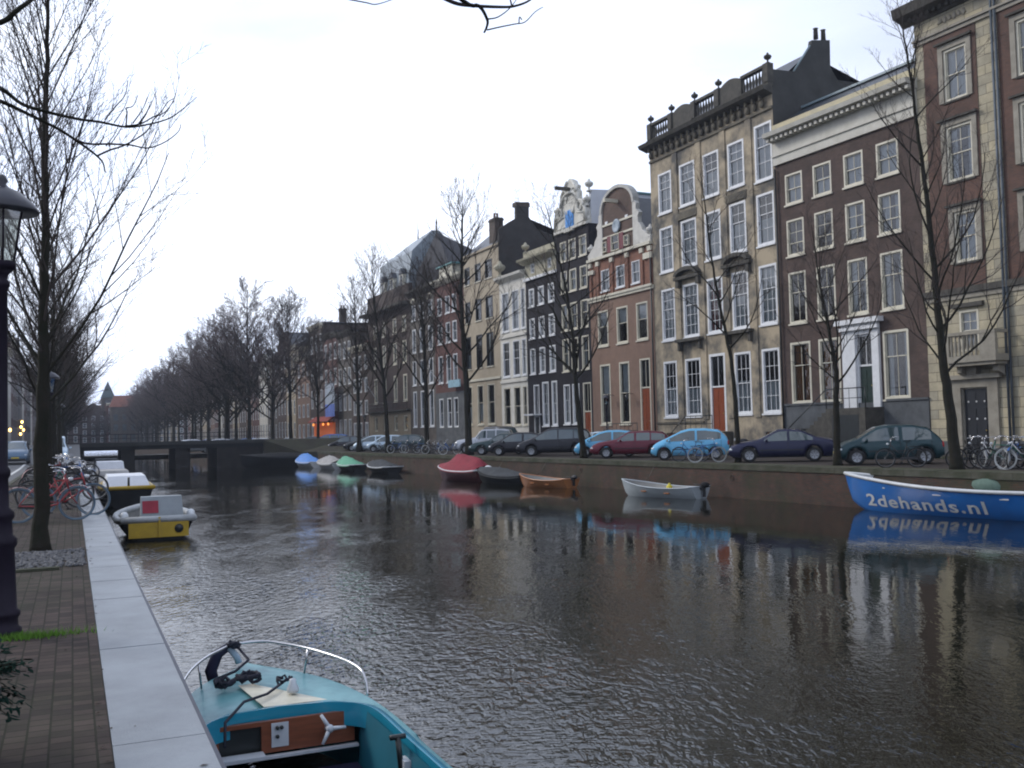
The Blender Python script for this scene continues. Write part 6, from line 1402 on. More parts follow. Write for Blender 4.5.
# near bank: yellow-sterned boat
m_yel = mat('yellow boat paint', (.55, .36, .02), .45, .2, 2, col2=(.38, .25, .02)); m_acr = mat('grey windshield cover', (.26, .29, .31), .5, .15, 2)
yb = boat('yellow_motor_boat', 'grey boat with yellow stern and pale windshield moored tightly to the near quay', ground(160, 541, WATER)+dA*2.6, yaw_of(dA))
P, *_ = boat_body(yb, 4.8, 2.3, .55, m_dkh, m_bin, mat('dirty white hose', (.4, .42, .43), .6), bow=.2, rim=.11, thw=(), transom=.86, draft=.2, full=.3)
MB().box(-2.46, -2.38, -.83, -.03, .1, .60).box(-2.46, -2.38, .03, .86, .1, .60).box(-2.50, -2.44, -.03, .03, .1, .7).build('yellow_transom', m_yel, yb)
MB().lathe([(0, -.02), (.13, -.01), (.13, .02), (0, .03)], 10, Matrix(((0, 1, 0, -2.48), (1, 0, 0, -.55), (0, 0, 1, .34), (0, 0, 0, 1))), axis='y').build('exhaust_port', m_dark, yb)
MB().add([(-2.2, .50, .56), (-2.2, -.72, .56), (-1.95, -.68, 1.28), (-1.95, .48, 1.28), (-1.5, .50, .56), (-1.5, -.72, .56), (-1.6, -.68, 1.28), (-1.6, .48, 1.28)], [(0, 1, 2, 3), (4, 7, 6, 5), (3, 2, 6, 7), (0, 3, 7, 4), (1, 5, 6, 2)]).build('windshield_cover', m_acr, yb)
MB().add([(-2.14, .45, .80), (-2.14, .0, .80), (-2.02, .0, 1.16), (-2.02, .45, 1.16)], [(0, 1, 2, 3)]).build('red_cloth', mat('faded red cloth', (.30, .03, .05), .8), yb)
for y in (.95, -.95): MB().blob((-1.9, y, .72), (.16, .13, .14), 9, 6).build('white_fender', mat('fender white', (.75, .78, .8), .4), yb)
# wide dark boat with yellow trim and white cover behind
yb2 = boat('yellow_trim_barge', 'black workboat with yellow rubbing strake and white tarpaulin over its cockpit', ground(129, 508, WATER)+dA*3.4, yaw_of(dA))
P, *_ = boat_body(yb2, 6.6, 2.3, .80, m_dkh, m_bin, m_yel, bow=.35, rim=.10, thw=(), transom=.9, draft=.2, full=.3)
m_wcv = mat('white tarpaulin', (.72, .74, .78), .6, .08, 2)
MB().add([(-2.0, 1.0, .85), (-2.0, -1.0, .85), (-1.5, -.8, 1.35), (-1.5, .8, 1.35), (1.2, .8, 1.4), (1.2, -.8, 1.4), (1.6, 1.0, .85), (1.6, -1.0, .85)], [(0, 1, 2, 3), (3, 2, 5, 4), (4, 5, 7, 6), (0, 3, 4, 6), (1, 7, 5, 2)]).build('white_cover', m_wcv, yb2)
MB().tube([(-3.2, 0, .9), (-3.2, 0, 1.35)], .05, 6).build('bollard', m_dark, yb2)
for k, (a, lab, c, hh) in enumerate(((57, 'low covered boat with a grey-white top behind the black and yellow workboat', m_whtt, .3), (68, 'long flat boat with pale roof, next along the near quay', m_whtt, .45), (78, 'white-roofed canal boat farther along the near quay', m_wcv, .8), (90, 'dark covered boat near the bridge on the near side', m_greyt, .8))):
    b_ = boat('moored_boat', lab, A(a, XO+1.5+k*.15), yaw_of(dA), group='boats moored along the near quay')
    P, *_ = boat_body(b_, 7.5, 2.2, .6, m_dkh, m_bin, m_bwhite, thw=(), transom=.85, full=.35)
    MB().add([(-2.6, .95, .7), (-2.6, -.95, .7), (-2.2, -.85, .7+hh), (-2.2, .85, .7+hh), (1.8, .85, .7+hh), (1.8, -.85, .7+hh), (2.4, .95, .7), (2.4, -.95, .7)], [(0, 1, 2, 3), (3, 2, 5, 4), (4, 5, 7, 6), (0, 3, 4, 6), (1, 7, 5, 2)]).build('cabin_cover', c, b_)
# mooring ropes from the boats to the far quay
for o_, x_ in ((big, -3.2), (g1, 1.6), (w1, 1.5), (r1_, 1.8), (k1, 1.8)):
    m_ = Matrix.Translation(o_.location) @ Matrix.Rotation(o_.rotation_euler[2], 4, 'Z'); inv = m_.inverted(); a_ = Vector((x_, -.6, .62)); wq = m_ @ a_; q_ = B(wq.dot(dB)+1.4, QN+.05, -.15); b_ = inv @ q_
    MB().tube([a_, a_.lerp(b_, .5)+Vector((0, 0, -.18)), b_], .014, 4).build('mooring_line', mat('grey rope', (.12, .11, .09), .9), o_)
# ------------------------------------------------------------------ near teal boat
m_teal = mat('teal boat paint', (.03, .25, .33), .3, .12, 1.5, coat=.5, col2=(.025, .20, .28)); m_tealp = mat('pale turquoise deck', (.12, .33, .36), .45, .15, 1.4, coat=.1, col2=(.03, .17, .21), thr=(.38, .58))
m_dash = mat('brown dashboard wood', (.21, .065, .03), .4, .25, 4, stretch=(8, 1, 8), coat=.3); m_cush = mat('dark blue cushion', (.01, .01, .04), .7)
m_rope = mat('dark rope', (.01, .012, .025), .85); m_plw = mat('white plastic', (.55, .58, .62), .4, .1, 5)
DZ = .62+0.0                        # deck height over water
tb_ang = R(6)
bowt = ground(192, 662, WATER+.75); LT = 5.2
# boat frame: x towards the bow
tdir = dA.copy(); 
T0 = A(ground(250, 705, WATER+.62).dot(dA), XO+.12, 0)
tcx = (A(0, 0)+nA*(XO+.98)); abow = ground(215, 672, WATER+.7).dot(dA)-.0
tc_ = dA*(abow-LT/2)+nA*(XO+.94)
tb = boat('teal_speedboat', 'teal and turquoise open speedboat with chrome bow rail and brown dashboard, in front', tc_, yaw_of(dA), 'speedboat')
def tbeam(t):
    if t < .5: return .89
    u = (t-.5)/.5; return .89*max(.0, (1-u**2.6))**.62+.015
def tg(t): return .60+.10*max(0, (t-.4)/.6)**1.5
ts = [k/40 for k in range(41)]
def TP(t, v, s):
    b = tbeam(t); z = lerp(-.25+.45*max(0, (t-.8)/.2)**2, tg(t), v); y = b*(.80+.20*v) if v > 0 else 0
    return Vector((-LT/2+LT*t-.28*max(0, (t-.7)/.3)**2*(1-v), s*y, z))
o = MB()
for s in (1, -1): o.grid([[TP(t, v, s) for v in ((0, .02, .3, .6, .85, 1) if s > 0 else (1, .85, .6, .3, .02, 0))] for t in ts])
tr = [TP(0, v, 1) for v in (0, .02, .3, .6, 1)]+[TP(0, v, -1) for v in (1, .6, .3, .02, 0)]; o.add(tr, [tuple(range(10))]); o.build('hull', m_teal, tb)
# deck with cockpit opening: cockpit from stern to t_c, its front edge bowed
tcx_ = .672
def cock(t):   # half width of the cockpit opening
    if t > tcx_: return 0
    return min(tbeam(t)-.15, (.71)*max(0, 1-(max(0, t-.44)/(tcx_-.44))**7)**.5)
dk = MB()
for s in (1, -1):
    rows = []
    for k in range(61):
        t = tcx_*k/60; a = TP(t, 1, s); c = cock(t); rows.append([Vector((a.x, s*lerp(a.y*s, c, u), tg(t)+.03*math.sin(u*math.pi)) ) for u in (0, .33, .66, 1)])
    dk.grid(rows if s < 0 else [r[::-1] for r in rows])
rows = []
for k in range(25):
    t = lerp(tcx_, 1, k/24); b = tbeam(t); rows.append([Vector((TP(t, 1, 1).x, b*u, tg(t)+.055*(1-u*u))) for u in (-1, -.75, -.5, -.25, 0, .25, .5, .75, 1)])
dk.grid(rows[::-1]); dk.build('deck', m_tealp, tb)
cm_ = MB(); pts = [Vector((-LT/2+LT*t, cock(t), tg(t)+.03)) for t in [tcx_*k/60 for k in range(61)]]
pts = pts+[Vector((p.x, -p.y, p.z)) for p in pts[::-1][1:]]
# coaming wall
cm_.grid([[p+Vector((0, 0, -.12)), p+Vector((0, 0, .075))] for p in pts]); cm_.grid([[p+Vector((0, 0, .075)), p+Vector((.05 if abs(p.y) < .5 else .0, .05*(1 if p.y > 0 else -1) if abs(p.y) > .3 else 0, .07)), p+Vector((.09 if abs(p.y) < .5 else .02, .07*(1 if p.y > 0 else -1) if abs(p.y) > .3 else 0, -.01))] for p in pts]); cm_.build('coaming', mat('bright teal coaming', (.02, .28, .42), .3, .1, 2, coat=.5), tb)
cab = -LT/2+LT*tcx_-.12
ins = MB()
for s in (1, -1): ins.grid([[Vector((-LT/2+.05, s*.70, .66)), Vector((-LT/2+.05, s*.66, .05))], [Vector((cab, s*.66, .68)), Vector((cab, s*.62, .05))]])
ins.build('cockpit_lining', mat('dark teal lining', (.015, .14, .20), .5, .15, 2), tb); ins = MB(); ins.add([(-LT/2+.05, -.66, .05), (cab, -.62, .05), (cab, .62, .05), (-LT/2+.05, .66, .05)], [(0, 1, 2, 3)]); ins.build('cockpit_floor', mat('dark cockpit lining', (.035, .03, .028), .8), tb)
xd = cab+.02
# dashboard facing the stern with glove locker opening
ds = MB(); zt0, zb0 = .655, .40
for y0, y1, za, zb_ in ((-.60, -.10, zb0, zt0), (-.10, .12, zb0, zt0), (.12, .18, zb0, zt0), (.52, .62, zb0, zt0), (.18, .52, zt0-.035, zt0)): ds.box(xd-.02, xd+.02, y0, y1, za, zb_)
d_ = ds.build('dashboard', m_dash, tb)
MB().box(xd+.022, xd+.035, .15, .55, zb0, zt0).box(xd+.0, xd+.16, .18, .52, zb0-.02, zb0).build('locker', m_dark, d_)
MB().box(xd-.17, xd-.022, .17, .53, zb0-.008, zb0+.02).build('locker_lid', m_plw, d_)
MB().box(xd-.03, xd-.021, -.04, .10, zb0+.04, zt0-.02).build('switch_panel', m_plw, d_)
sw = MB()
for y, z in ((.055, .60), (.02, .60), (.055, .53)): sw.lathe([(0, -.02), (.016, -.02), (.016, .0), (0, .0)], 8, Matrix(((0, 1, 0, xd-.04), (1, 0, 0, y), (0, 0, 1, z), (0, 0, 0, 1))), axis='y')
sw.build('gauges', m_dark, d_)
MB().box(xd-.085, xd-.03, -.62, .62, .365, .385).build('shelf_edge', m_plw, tb); MB().box(xd-.75, xd-.092, -.60, .60, .10, .24).build('cushion', m_cush, tb)
# steering wheel
sw_ = thing_w = MB(); C_ = Vector((xd-.14, -.36, .56)); Mx = Matrix.Translation(C_) @ Matrix.Rotation(R(-70), 4, 'Y')
stw = MB()
for k in range(3):
    a_ = k*2.094+.5; stw.tube([C_, C_+Mx.to_3x3() @ Vector((.135*math.cos(a_), .135*math.sin(a_), 0))], [.02, .013], 6)
stw.blob(C_, (.035, .035, .035), 8, 6); stw.tube([C_, (xd, -.36, .53)], .022, 6)
ow = stw.build('steering_wheel', m_plw, tb)
# throttle box on the starboard coaming
tq = -LT/2+LT*.40; th_ = MB().box(tq-.05, tq+.09, -.70, -.62, .40, .60).build('throttle_box', m_plw, tb); MB().tube([(tq+.02, -.62, .5), (tq+.04, -.60, .76)], .022, 6).tube([(tq+.04, -.66, .76), (tq+.04, -.54, .76)], .02, 6).build('throttle_lever', m_dark, th_)
# seats further aft (just out of sight)
MB().box(-1.6, -1.1, -.60, .60, .12, .38).box(-1.75, -1.6, -.6, .6, .12, .7).build('bench', m_cush, tb)
# bow rail
RH = .215
rp_ = [Vector((-LT/2+LT*t, s*(tbeam(t)-.06), tg(t)+.05+h)) for t, s, h in ((.70, 1, 0), (.712, 1, RH*.75), (.75, 1, RH), (.83, 1, RH), (.90, 1, RH), (.95, 1, RH), (.985, 1, RH*1.02), (.985, -1, RH*1.02), (.95, -1, RH), (.90, -1, RH), (.83, -1, RH), (.76, -1, RH), (.715, -1, RH*.8), (.70, -1, 0))]
sm_ = []
for i_ in range(len(rp_)-1):
    p0, p1, p2, p3 = rp_[max(0, i_-1)], rp_[i_], rp_[i_+1], rp_[min(len(rp_)-1, i_+2)]
    for k in range(5):
        t = k/5; sm_.append(.5*((2*p1)+(-p0+p2)*t+(2*p0-5*p1+4*p2-p3)*t*t+(-p0+3*p1-3*p2+p3)*t**3))
sm_.append(rp_[-1])
MB().tube(sm_, .0125, 8).build('bow_rail', m_chrome, tb)
for t, s in ((.90, -1), (.88, 1)):
    MB().tube([(-LT/2+LT*t, s*(tbeam(t)-.06), tg(t)+.05+RH), (-LT/2+LT*(t+.008), s*(tbeam(t)-.09), tg(t)+.02)], .010, 6).build('rail_stanchion', m_chrome, tb)
# pale wedge of deck strip, rope coils, bow fender
MB().add([(-LT/2+LT*.69, .12, .72), (-LT/2+LT*.69, -.42, .715), (-LT/2+LT*.84, .10, .742), (-LT/2+LT*.84, .22, .74)], [(0, 1, 2, 3)]).build('cream_deck_panel', mat('cream deck', (.58, .55, .44), .5), tb)
def coil(name, c, r, n, par, rr=.016, m=None, seed=1):
    q = random.Random(seed); pts = [Vector(c)+Vector((r*(1+.2*q.uniform(-1, 1))*math.cos(k*.6), r*(1+.2*q.uniform(-1, 1))*math.sin(k*.6), .012*q.uniform(0, 5)+.02)) for k in range(n)]
    return MB().tube(pts, rr, 5).build(name, m or m_rope, par)
coil('rope_coil', (-LT/2+LT*.845, .12, .75), .10, 40, tb, .018, seed=3); coil('rope_coil', (-LT/2+LT*.835, .34, .74), .08, 34, tb, .018, seed=4); coil('rope_coil', (-LT/2+LT*.80, -.16, .74), .06, 20, tb, .012, seed=6)
MB().tube([(-LT/2+LT*.98, .12, .95), (-LT/2+LT*.93, .05, .86), (-LT/2+LT*.90, .20, .80), (-LT/2+LT*.87, .40, .78)], .014, 5).build('mooring_line', m_rope, tb)
MB().tube([(-LT/2+LT*.80, -.15, .77), (-LT/2+LT*.74, .05, .76), (-LT/2+LT*.70, .28, .77), (-LT/2+LT*.63, .48, .72), (-LT/2+LT*.58, .52, .6)], .013, 5).build('mooring_line', m_rope, tb)
MB().lathe([(.0, 0), (.05, .0), (.055, .03), (.03, .08), (.03, .11), (0, .12)], 8, Matrix.Translation((-LT/2+LT*.745, -.18, .745))).build('cleat_cover', m_plw, tb)
fd = MB(); xb_ = -LT/2+LT*.99
pts = [Vector((xb_+.02, .32-.02*0, .55)), Vector((xb_+.03, .36, .72)), Vector((xb_-.0, .30, .88)), Vector((xb_-.03, .20, .95))]
fd.tube(pts, [.05, .06, .055, .04], 8); fd.build('bow_fender', m_cush, tb)
coil('rope_coil', (xb_-.04, .16, .92), .06, 30, tb, .016, seed=9)
MB().tube([(xb_-.04, .2, .95), (xb_-.03, .12, .84), (xb_-.03, .1, .78)], .035, 6).build('hanging_cloth', mat('pale blue cloth', (.4, .5, .6), .8), tb)

# ------------------------------------------------------------------ street lamp
m_lamp = mat('black purple cast iron', (.010, .006, .016), .6, .3, 5, spec=.25); m_lg = mat_glass('lamp glass', (.75, .78, .75), .25)
def street_lamp(label, p, group=None):
    r = thing('street_lamp', p, 0, label, 'street lamp', group)
    MB().lathe([(.15, 0), (.15, .06), (.125, .08), (.12, .14), (.14, .17), (.14, .20), (.115, .22), (.105, .45), (.095, .72), (.115, .75), (.115, .80), (.085, .83), (.075, .95), (.095, .98), (.095, 1.02), (.055, 1.06), (.048, 1.3), (.065, 1.33), (.065, 1.37), (.045, 1.40), (.042, 2.9), (.06, 2.92), (.06, 2.96), (.04, 2.98), (.05, 3.02), (.09, 3.06)], 16).build('post', m_lamp, r)
    MB().lathe([(.10, 3.06), (.11, 3.10), (.11, 3.13)], 12).build('gallery', m_lamp, r)
    MB().lathe([(.10, 3.13), (.165, 3.56)], 6, smooth=False).build('glass_lantern', m_lg, r)
    fr = MB()
    for k in range(6):
        a = k*math.pi/3; fr.tube([(.102*math.cos(a), .102*math.sin(a), 3.13), (.168*math.cos(a), .168*math.sin(a), 3.57)], .009, 4)
    fr.build('lantern_frame', m_lamp, r)
    MB().lathe([(.285, 3.55), (.29, 3.57), (.25, 3.63), (.15, 3.72), (.06, 3.76), (.03, 3.79), (.045, 3.82), (.03, 3.86), (0, 3.88)], 18).build('hood', mat('lamp hood grey', (.035, .035, .045), .35, .2, 5), r)
    MB().lathe([(0, 3.25), (.03, 3.26), (.03, 3.42), (0, 3.45)], 8).build('bulb', mat('bulb glass', (.7, .7, .65), .3), r)
    return r
lp = ground(2, 636); street_lamp('tall black cast-iron street lamp with hooded glass lantern, nearest at the left edge', (lp.x, lp.y, 0))
for a, lab in ((34, 'distant cast-iron lamp between the near trees'), (62, 'farther cast-iron lamp along the near street')): street_lamp(lab, A(a, -.62), 'cast iron lamps on the near quay')
for px, lab in ((607, 'street lamp by the pavement before the brick gable house'), (365, 'street lamp before the brown bank building')): p = on_line(px, QN+8.6); street_lamp(lab, (p.x, p.y, .1), 'cast iron lamps on the far street')
# glowing lights on the near street facades
for k, (px, py) in enumerate(((10, 430), (21, 427), (22, 422), (20.5, 434), (23.5, 430))):
    d_ = ray(px, py); t = (-8.6)/d_.dot(nA); q = CAM+d_*t
    o = MB().blob((0, 0, 0), (.22, .22, .28), 8, 6).build('wall_lamp', emat('warm lamp', (1, .55, .15), 7)); o.location = q; tag(o, 'small warm wall lamp glowing on a house along the near street', 'lamp', 'glowing lamps along the near street')
    MB().tube([(0, 0, .2), (-.45*nA.x, -.45*nA.y, .3)], .04, 5).build('bracket', m_dark, o)
# ------------------------------------------------------------------ bare trees
m_bark = mat('dark bark', (.030, .025, .020), .95, .35, 4, .8, 30, col2=(.016, .018, .011), spec=.2); m_twig = mat('twigs', (.045, .034, .03), .9, .2, 4)
m_twig2 = mat('brown twigs', (.12, .09, .085), .9, .2, 4)
def rot_about(d, ang, az):
    a = d.orthogonal().normalized(); a = Matrix.Rotation(az, 3, d) @ a; return (Matrix.Rotation(ang, 3, a) @ d).normalized()
def tree_mesh(seed, H, r0, path=None, first=.28, nb=22, blen=.42, ang=(35, 60), up=.10, tw=.006, wander=.09, sub=(6, 6, 4), minlen=.25, lens=(.55, .5, .5), asc=1.0, low=None, brk=1.0):
    rg = random.Random(seed); tr = MB(); cr = MB()
    if path is None: path = [Vector((0, 0, 0)), Vector((.05, .02, H*.3)), Vector((-.05, .1, H*.6)), Vector((0, 0, H))]
    path = [Vector(p) for p in path]; pts = []
    n = len(path)-1
    for i in range(n):
        p0, p1, p2, p3 = path[max(0, i-1)], path[i], path[i+1], path[min(n, i+2)]
        for k in range(6):
            t = k/6; pts.append(.5*((2*p1)+(-p0+p2)*t+(2*p0-5*p1+4*p2-p3)*t*t+(-p0+3*p1-3*p2+p3)*t**3))
    pts.append(path[-1]); m_ = len(pts)-1
    pts = [p+Vector((rg.uniform(-.02, .02), rg.uniform(-.02, .02), 0))*(1 if i else 0) for i, p in enumerate(pts)]
    rs = [max(.012, r0*(1-.93*(i/m_)**.85)*(1+(.35*(1-i/2.) if i < 2 else 0))) for i in range(m_+1)]
    tr.tube(pts, rs, 9)
    def grow(p, d, L_, r, lvl):
        ns = max(2, int(3+L_*1.3)) if lvl < 3 else 2
        q = [p]; dd = d
        for k in range(ns):
            dd = (dd+Vector((rg.gauss(0, wander), rg.gauss(0, wander), rg.gauss(0, wander)+up*asc*.5))).normalized(); q.append(q[-1]+dd*L_/ns)
        rr = [max(tw*.55, r*(1-.75*k/ns)) for k in range(ns+1)]
        (tr if r > .022 else cr).tube(q, rr, 6 if r > .022 else (4 if r > .01 else 3), caps=False)
        if lvl >= 1+len(sub)-0 or L_ < minlen: return
        cnt = sub[min(lvl-1, len(sub)-1)]
        for c in range(cnt):
            f = lerp(.22, 1.0, (c+rg.random()*.8)/cnt); f = min(f, .99); x = f*ns; i = int(x); pp = q[i].lerp(q[i+1], x-i); d0 = (q[i+1]-q[i]).normalized()
            nd = rot_about(d0, R(rg.uniform(22, 48)), rg.uniform(0, 2*math.pi)); nd = (nd+Vector((0, 0, up))).normalized()
            grow(pp, nd, L_*lens[min(lvl-1, 2)]*rg.uniform(.6, 1.15)*(1-.35*f), max(tw, rr[i]*.6), lvl+1)
    for b in range(nb):
        f = lerp(first, .97, (b+rg.random()*.6)/nb); x = f*m_; i = min(m_-1, int(x)); pp = pts[i].lerp(pts[i+1], x-i)
        az = b*2.4+rg.uniform(-.5, .5); an = R(rg.uniform(*ang))*(1-.35*f); hv = Vector((math.cos(az), math.sin(az), 0)); d = (hv*math.sin(an)+Vector((0, 0, math.cos(an)))).normalized()
        Lb = H*blen*(1-(f-first)*.95)*rg.uniform(.7, 1.15); grow(pp, d, Lb, min(rs[i]*.55, (.02+.018*Lb)*brk), 1)
    for (pa, hgt, az, an, Lb, r) in (low or []):
        i = min(m_-1, max(0, int(hgt*m_))); hv = Vector((math.cos(az), math.sin(az), 0)); d = (hv*math.sin(R(an))+Vector((0, 0, math.cos(R(an))))).normalized(); grow(pts[i], d, Lb, r, 1)
    return tr, cr
TC = {}
def tree(label, p, key, args, rz=0.0, sc=1.0, group=None, tm=None):
    if key not in TC:
        a, b = tree_mesh(**args); TC[key] = (a.mesh('trunk', m_bark), b.mesh('crown', tm or m_twig))
    r = thing('bare_tree', p, rz, label, 'tree', group); r.scale = (sc, sc, sc)
    for nme, me in zip(('trunk', 'crown'), TC[key]): o = bpy.data.objects.new(nme, me); COL.objects.link(o); o.parent = r
    return r
def tpath(basept, pix):
    """trunk axis through measured pixels, in the vertical plane through the base facing the viewer"""
    out = []; nv = Vector((basept.x, basept.y, 0)).normalized()
    for px, py in pix:
        d = ray(px, py); t = (Vector(basept)-CAM).dot(nv)/d.dot(nv); out.append(CAM+d*t-Vector(basept))
    out[0].z = -.05; return out
# near tree on the left
b0_ = ground(41, 551); b0_.z = 0
pth = tpath(b0_, [(41, 551), (41.5, 450), (43, 360), (44.5, 250), (46, 120), (48, 10), (50, -60)])
tree('slender bare tree nearest on the left, rising from the gravel patch', b0_, 'n1', dict(seed=4, H=9.2, r0=.125, path=pth, first=.30, nb=42, blen=.38, ang=(28, 50), up=.12, tw=.0036, sub=(8, 6, 4), lens=(.55, .5, .45), asc=1.4, wander=.06, brk=.27))
rt2 = random.Random(77)
ARG = {
 'm1': dict(brk=.45, seed=11, H=10.5, r0=.16, first=.26, nb=26, blen=.40, ang=(35, 62), up=.10, tw=.006, sub=(7, 5, 3)),
 'm2': dict(seed=12, H=14, r0=.20, first=.28, nb=32, blen=.42, ang=(35, 62), up=.08, tw=.008, sub=(8, 6, 4)),
 'm3': dict(brk=.4, seed=13, H=10, r0=.14, first=.24, nb=24, blen=.42, ang=(35, 60), up=.12, tw=.006, sub=(7, 5, 3)),
 'f1': dict(seed=21, H=16, r0=.26, first=.26, nb=34, blen=.46, ang=(40, 68), up=.07, tw=.014, sub=(9, 6, 4)),
 'f2': dict(seed=22, H=17, r0=.28, first=.24, nb=36, blen=.44, ang=(35, 66), up=.07, tw=.014, sub=(9, 6, 4)),
 'f3': dict(seed=23, H=14, r0=.22, first=.26, nb=32, blen=.48, ang=(40, 70), up=.06, tw=.014, sub=(9, 6, 4)),
}
# the rest of the near row
for k, a in enumerate((27.5, 39, 49, 59, 69, 79, 90, 99)):
    key = ['m3', 'm1', 'm3', 'm1', 'm2', 'm3', 'm1', 'm2'][k]
    tree(['second tree of the near row, just behind the bicycles', 'third tree of the near row'][k] if k < 2 else 'bare tree far along the near quay row', A(a, -.62+rt2.uniform(-.1, .1)), key, ARG[key], rt2.uniform(0, 6), [.95, .92, 1.0, .95, .9, 1.05, 1, 1][k], 'trees lining the near quay' if k >= 2 else None)
for k in range(14):
    a = 122+k*11; key = ['f3', 'f1', 'f2'][k % 3]; tree('bare tree on the near side beyond the bridge', A(a, -1.2), key, ARG[key], rt2.uniform(0, 6), rt2.uniform(.8, .95), 'trees on the near side beyond the bridge', m_twig2)
# far quay trees, nearest first
def far_tree(label, basepx, pix, n_off, args, key=None):
    b = on_line(basepx, QN+n_off); pth = tpath(b, pix); a = dict(args); a['path'] = pth; a['H'] = pth[-1].z
    return tree(label, b, key or label, a)
far_tree('tall leaning bare tree with forked crown in front of the office building', 956.5, [(957, 465), (950, 410), (943, 360), (937, 300), (929, 220), (919, 140), (908, 60), (900, 10)], 1.0, dict(seed=31, r0=.20, first=.24, brk=.42, nb=30, blen=.33, ang=(35, 62), up=.12, tw=.005, sub=(6, 5, 3), asc=1.3), 't1')
far_tree('small spreading bare tree beside the green front door', 838, [(838, 462), (836, 410), (836, 372), (829, 330), (820, 285), (812, 225)], 1.3, dict(seed=32, brk=.42, r0=.15, first=.32, nb=20, blen=.44, ang=(32, 60), up=.10, tw=.005, sub=(6, 5, 3)), 't2')
far_tree('thin curved bare tree in front of the tan sandstone house', 738, [(738, 458), (736, 410), (731, 360), (721, 310), (712, 260), (705, 205), (701, 180)], 1.5, dict(seed=33, brk=.6, r0=.13, first=.35, nb=13, blen=.30, ang=(35, 60), up=.06, tw=.006, sub=(5, 4, 3)), 't3')
far_tree('dark bare tree with wide low limbs before the black houses', 583, [(584, 458), (579, 415), (575, 375), (572, 330), (564, 280), (553, 235), (546, 205)], 1.4, dict(seed=34, brk=.6, r0=.19, first=.30, nb=20, blen=.42, ang=(40, 70), up=.08, tw=.006, sub=(6, 5, 3), low=[(0, .36, yaw_of(dB)+.1, 62, 6.5, .07), (0, .34, yaw_of(dB)+math.pi, 48, 4.5, .08)]), 't4')
far_tree('large many-limbed bare tree rising above the beige and red brick houses', 468, [(469, 450), (467, 400), (464, 350), (461, 300), (462, 260), (462, 225), (462, 208)], 1.3, dict(seed=35, brk=.6, r0=.27, first=.22, nb=30, blen=.42, ang=(35, 62), up=.11, tw=.007, sub=(6, 6, 4), asc=1.2), 't5')
far_tree('bare tree between the dark stone house and the bicycle jumble', 427, [(427, 450), (426, 400), (424, 340), (421, 305), (418, 280)], 1.6, dict(seed=36, brk=.6, r0=.22, first=.25, nb=30, blen=.42, ang=(32, 58), up=.12, tw=.009, sub=(7, 6, 4)), 't6')
far_tree('bare tree before the middle of the brown bank building', 388, [(388, 448), (385, 400), (380, 350), (374, 300), (372, 270)], 1.4, dict(seed=37, brk=.6, r0=.22, first=.25, nb=30, blen=.42, ang=(32, 58), up=.12, tw=.009, sub=(7, 6, 4)), 't7')
far_tree('tall upright bare tree at the left corner of the brown bank building', 358, [(359, 446), (358, 400), (356, 350), (355, 315), (354, 285)], 1.4, dict(seed=38, brk=.6, r0=.22, first=.2, nb=34, blen=.36, ang=(28, 52), up=.14, tw=.010, sub=(7, 6, 4)), 't8')
far_tree('dense low bare tree beside the long banner', 317, [(318, 446), (318, 410), (316, 370), (314, 330)], 2.2, dict(seed=39, r0=.2, first=.3, nb=30, blen=.45, ang=(35, 65), up=.08, tw=.013, sub=(8, 6, 4)), 't9')
far_tree('tall bare tree at the corner by the bridge ramp', 290, [(291, 446), (290, 400), (289, 365), (288, 330), (287, 315)], 2.2, dict(seed=40, r0=.26, first=.28, nb=36, blen=.42, ang=(32, 60), up=.1, tw=.013, sub=(8, 6, 4)), 't10')
# beyond the bridge
spots = [(273, 116), (249, 120), (236, 126), (226, 132)]
for k, (px, a) in enumerate(spots):
    d_ = ray(px, hz(px)); q = Vector((d_.x, d_.y, 0))*(a/d_.dot(dA)); q.z = .0
    tree(['bare tree just beyond the right end of the bridge', 'big leaning bare tree beyond the bridge, tallest of the far mass', 'dark bare tree left of the big leaning one', 'bare tree beyond the bridge above the pier gap'][k], q, ['f1', 'f2', 'f1', 'f2'][k], ARG[['f1', 'f2', 'f1', 'f2'][k]], rt2.uniform(0, 6), [.92, 1.12, 1.0, 1.02][k], None, m_twig2)
for k in range(24):
    a = 138+k*9.0; key = ['f3', 'f1', 'f2'][k % 3]
    tree('bare tree in the long row beyond the bridge', A(a, far_x+rt2.uniform(.5, 1.5)-min(3.5, k*.3)*0, 0), key, ARG[key], rt2.uniform(0, 6), rt2.uniform(.98, 1.12), 'trees on the right beyond the bridge', m_twig2)
for k in range(9):
    d_ = ray(96+k*8, 440); q = Vector((d_.x, d_.y, 0))*((336-k)/d_.dot(dA)); q.z = 0
    tree('small distant bare tree before the houses closing the canal', q, 'f3', ARG['f3'], rt2.uniform(0, 6), rt2.uniform(.6, .8), 'distant trees closing the canal', m_twig2)
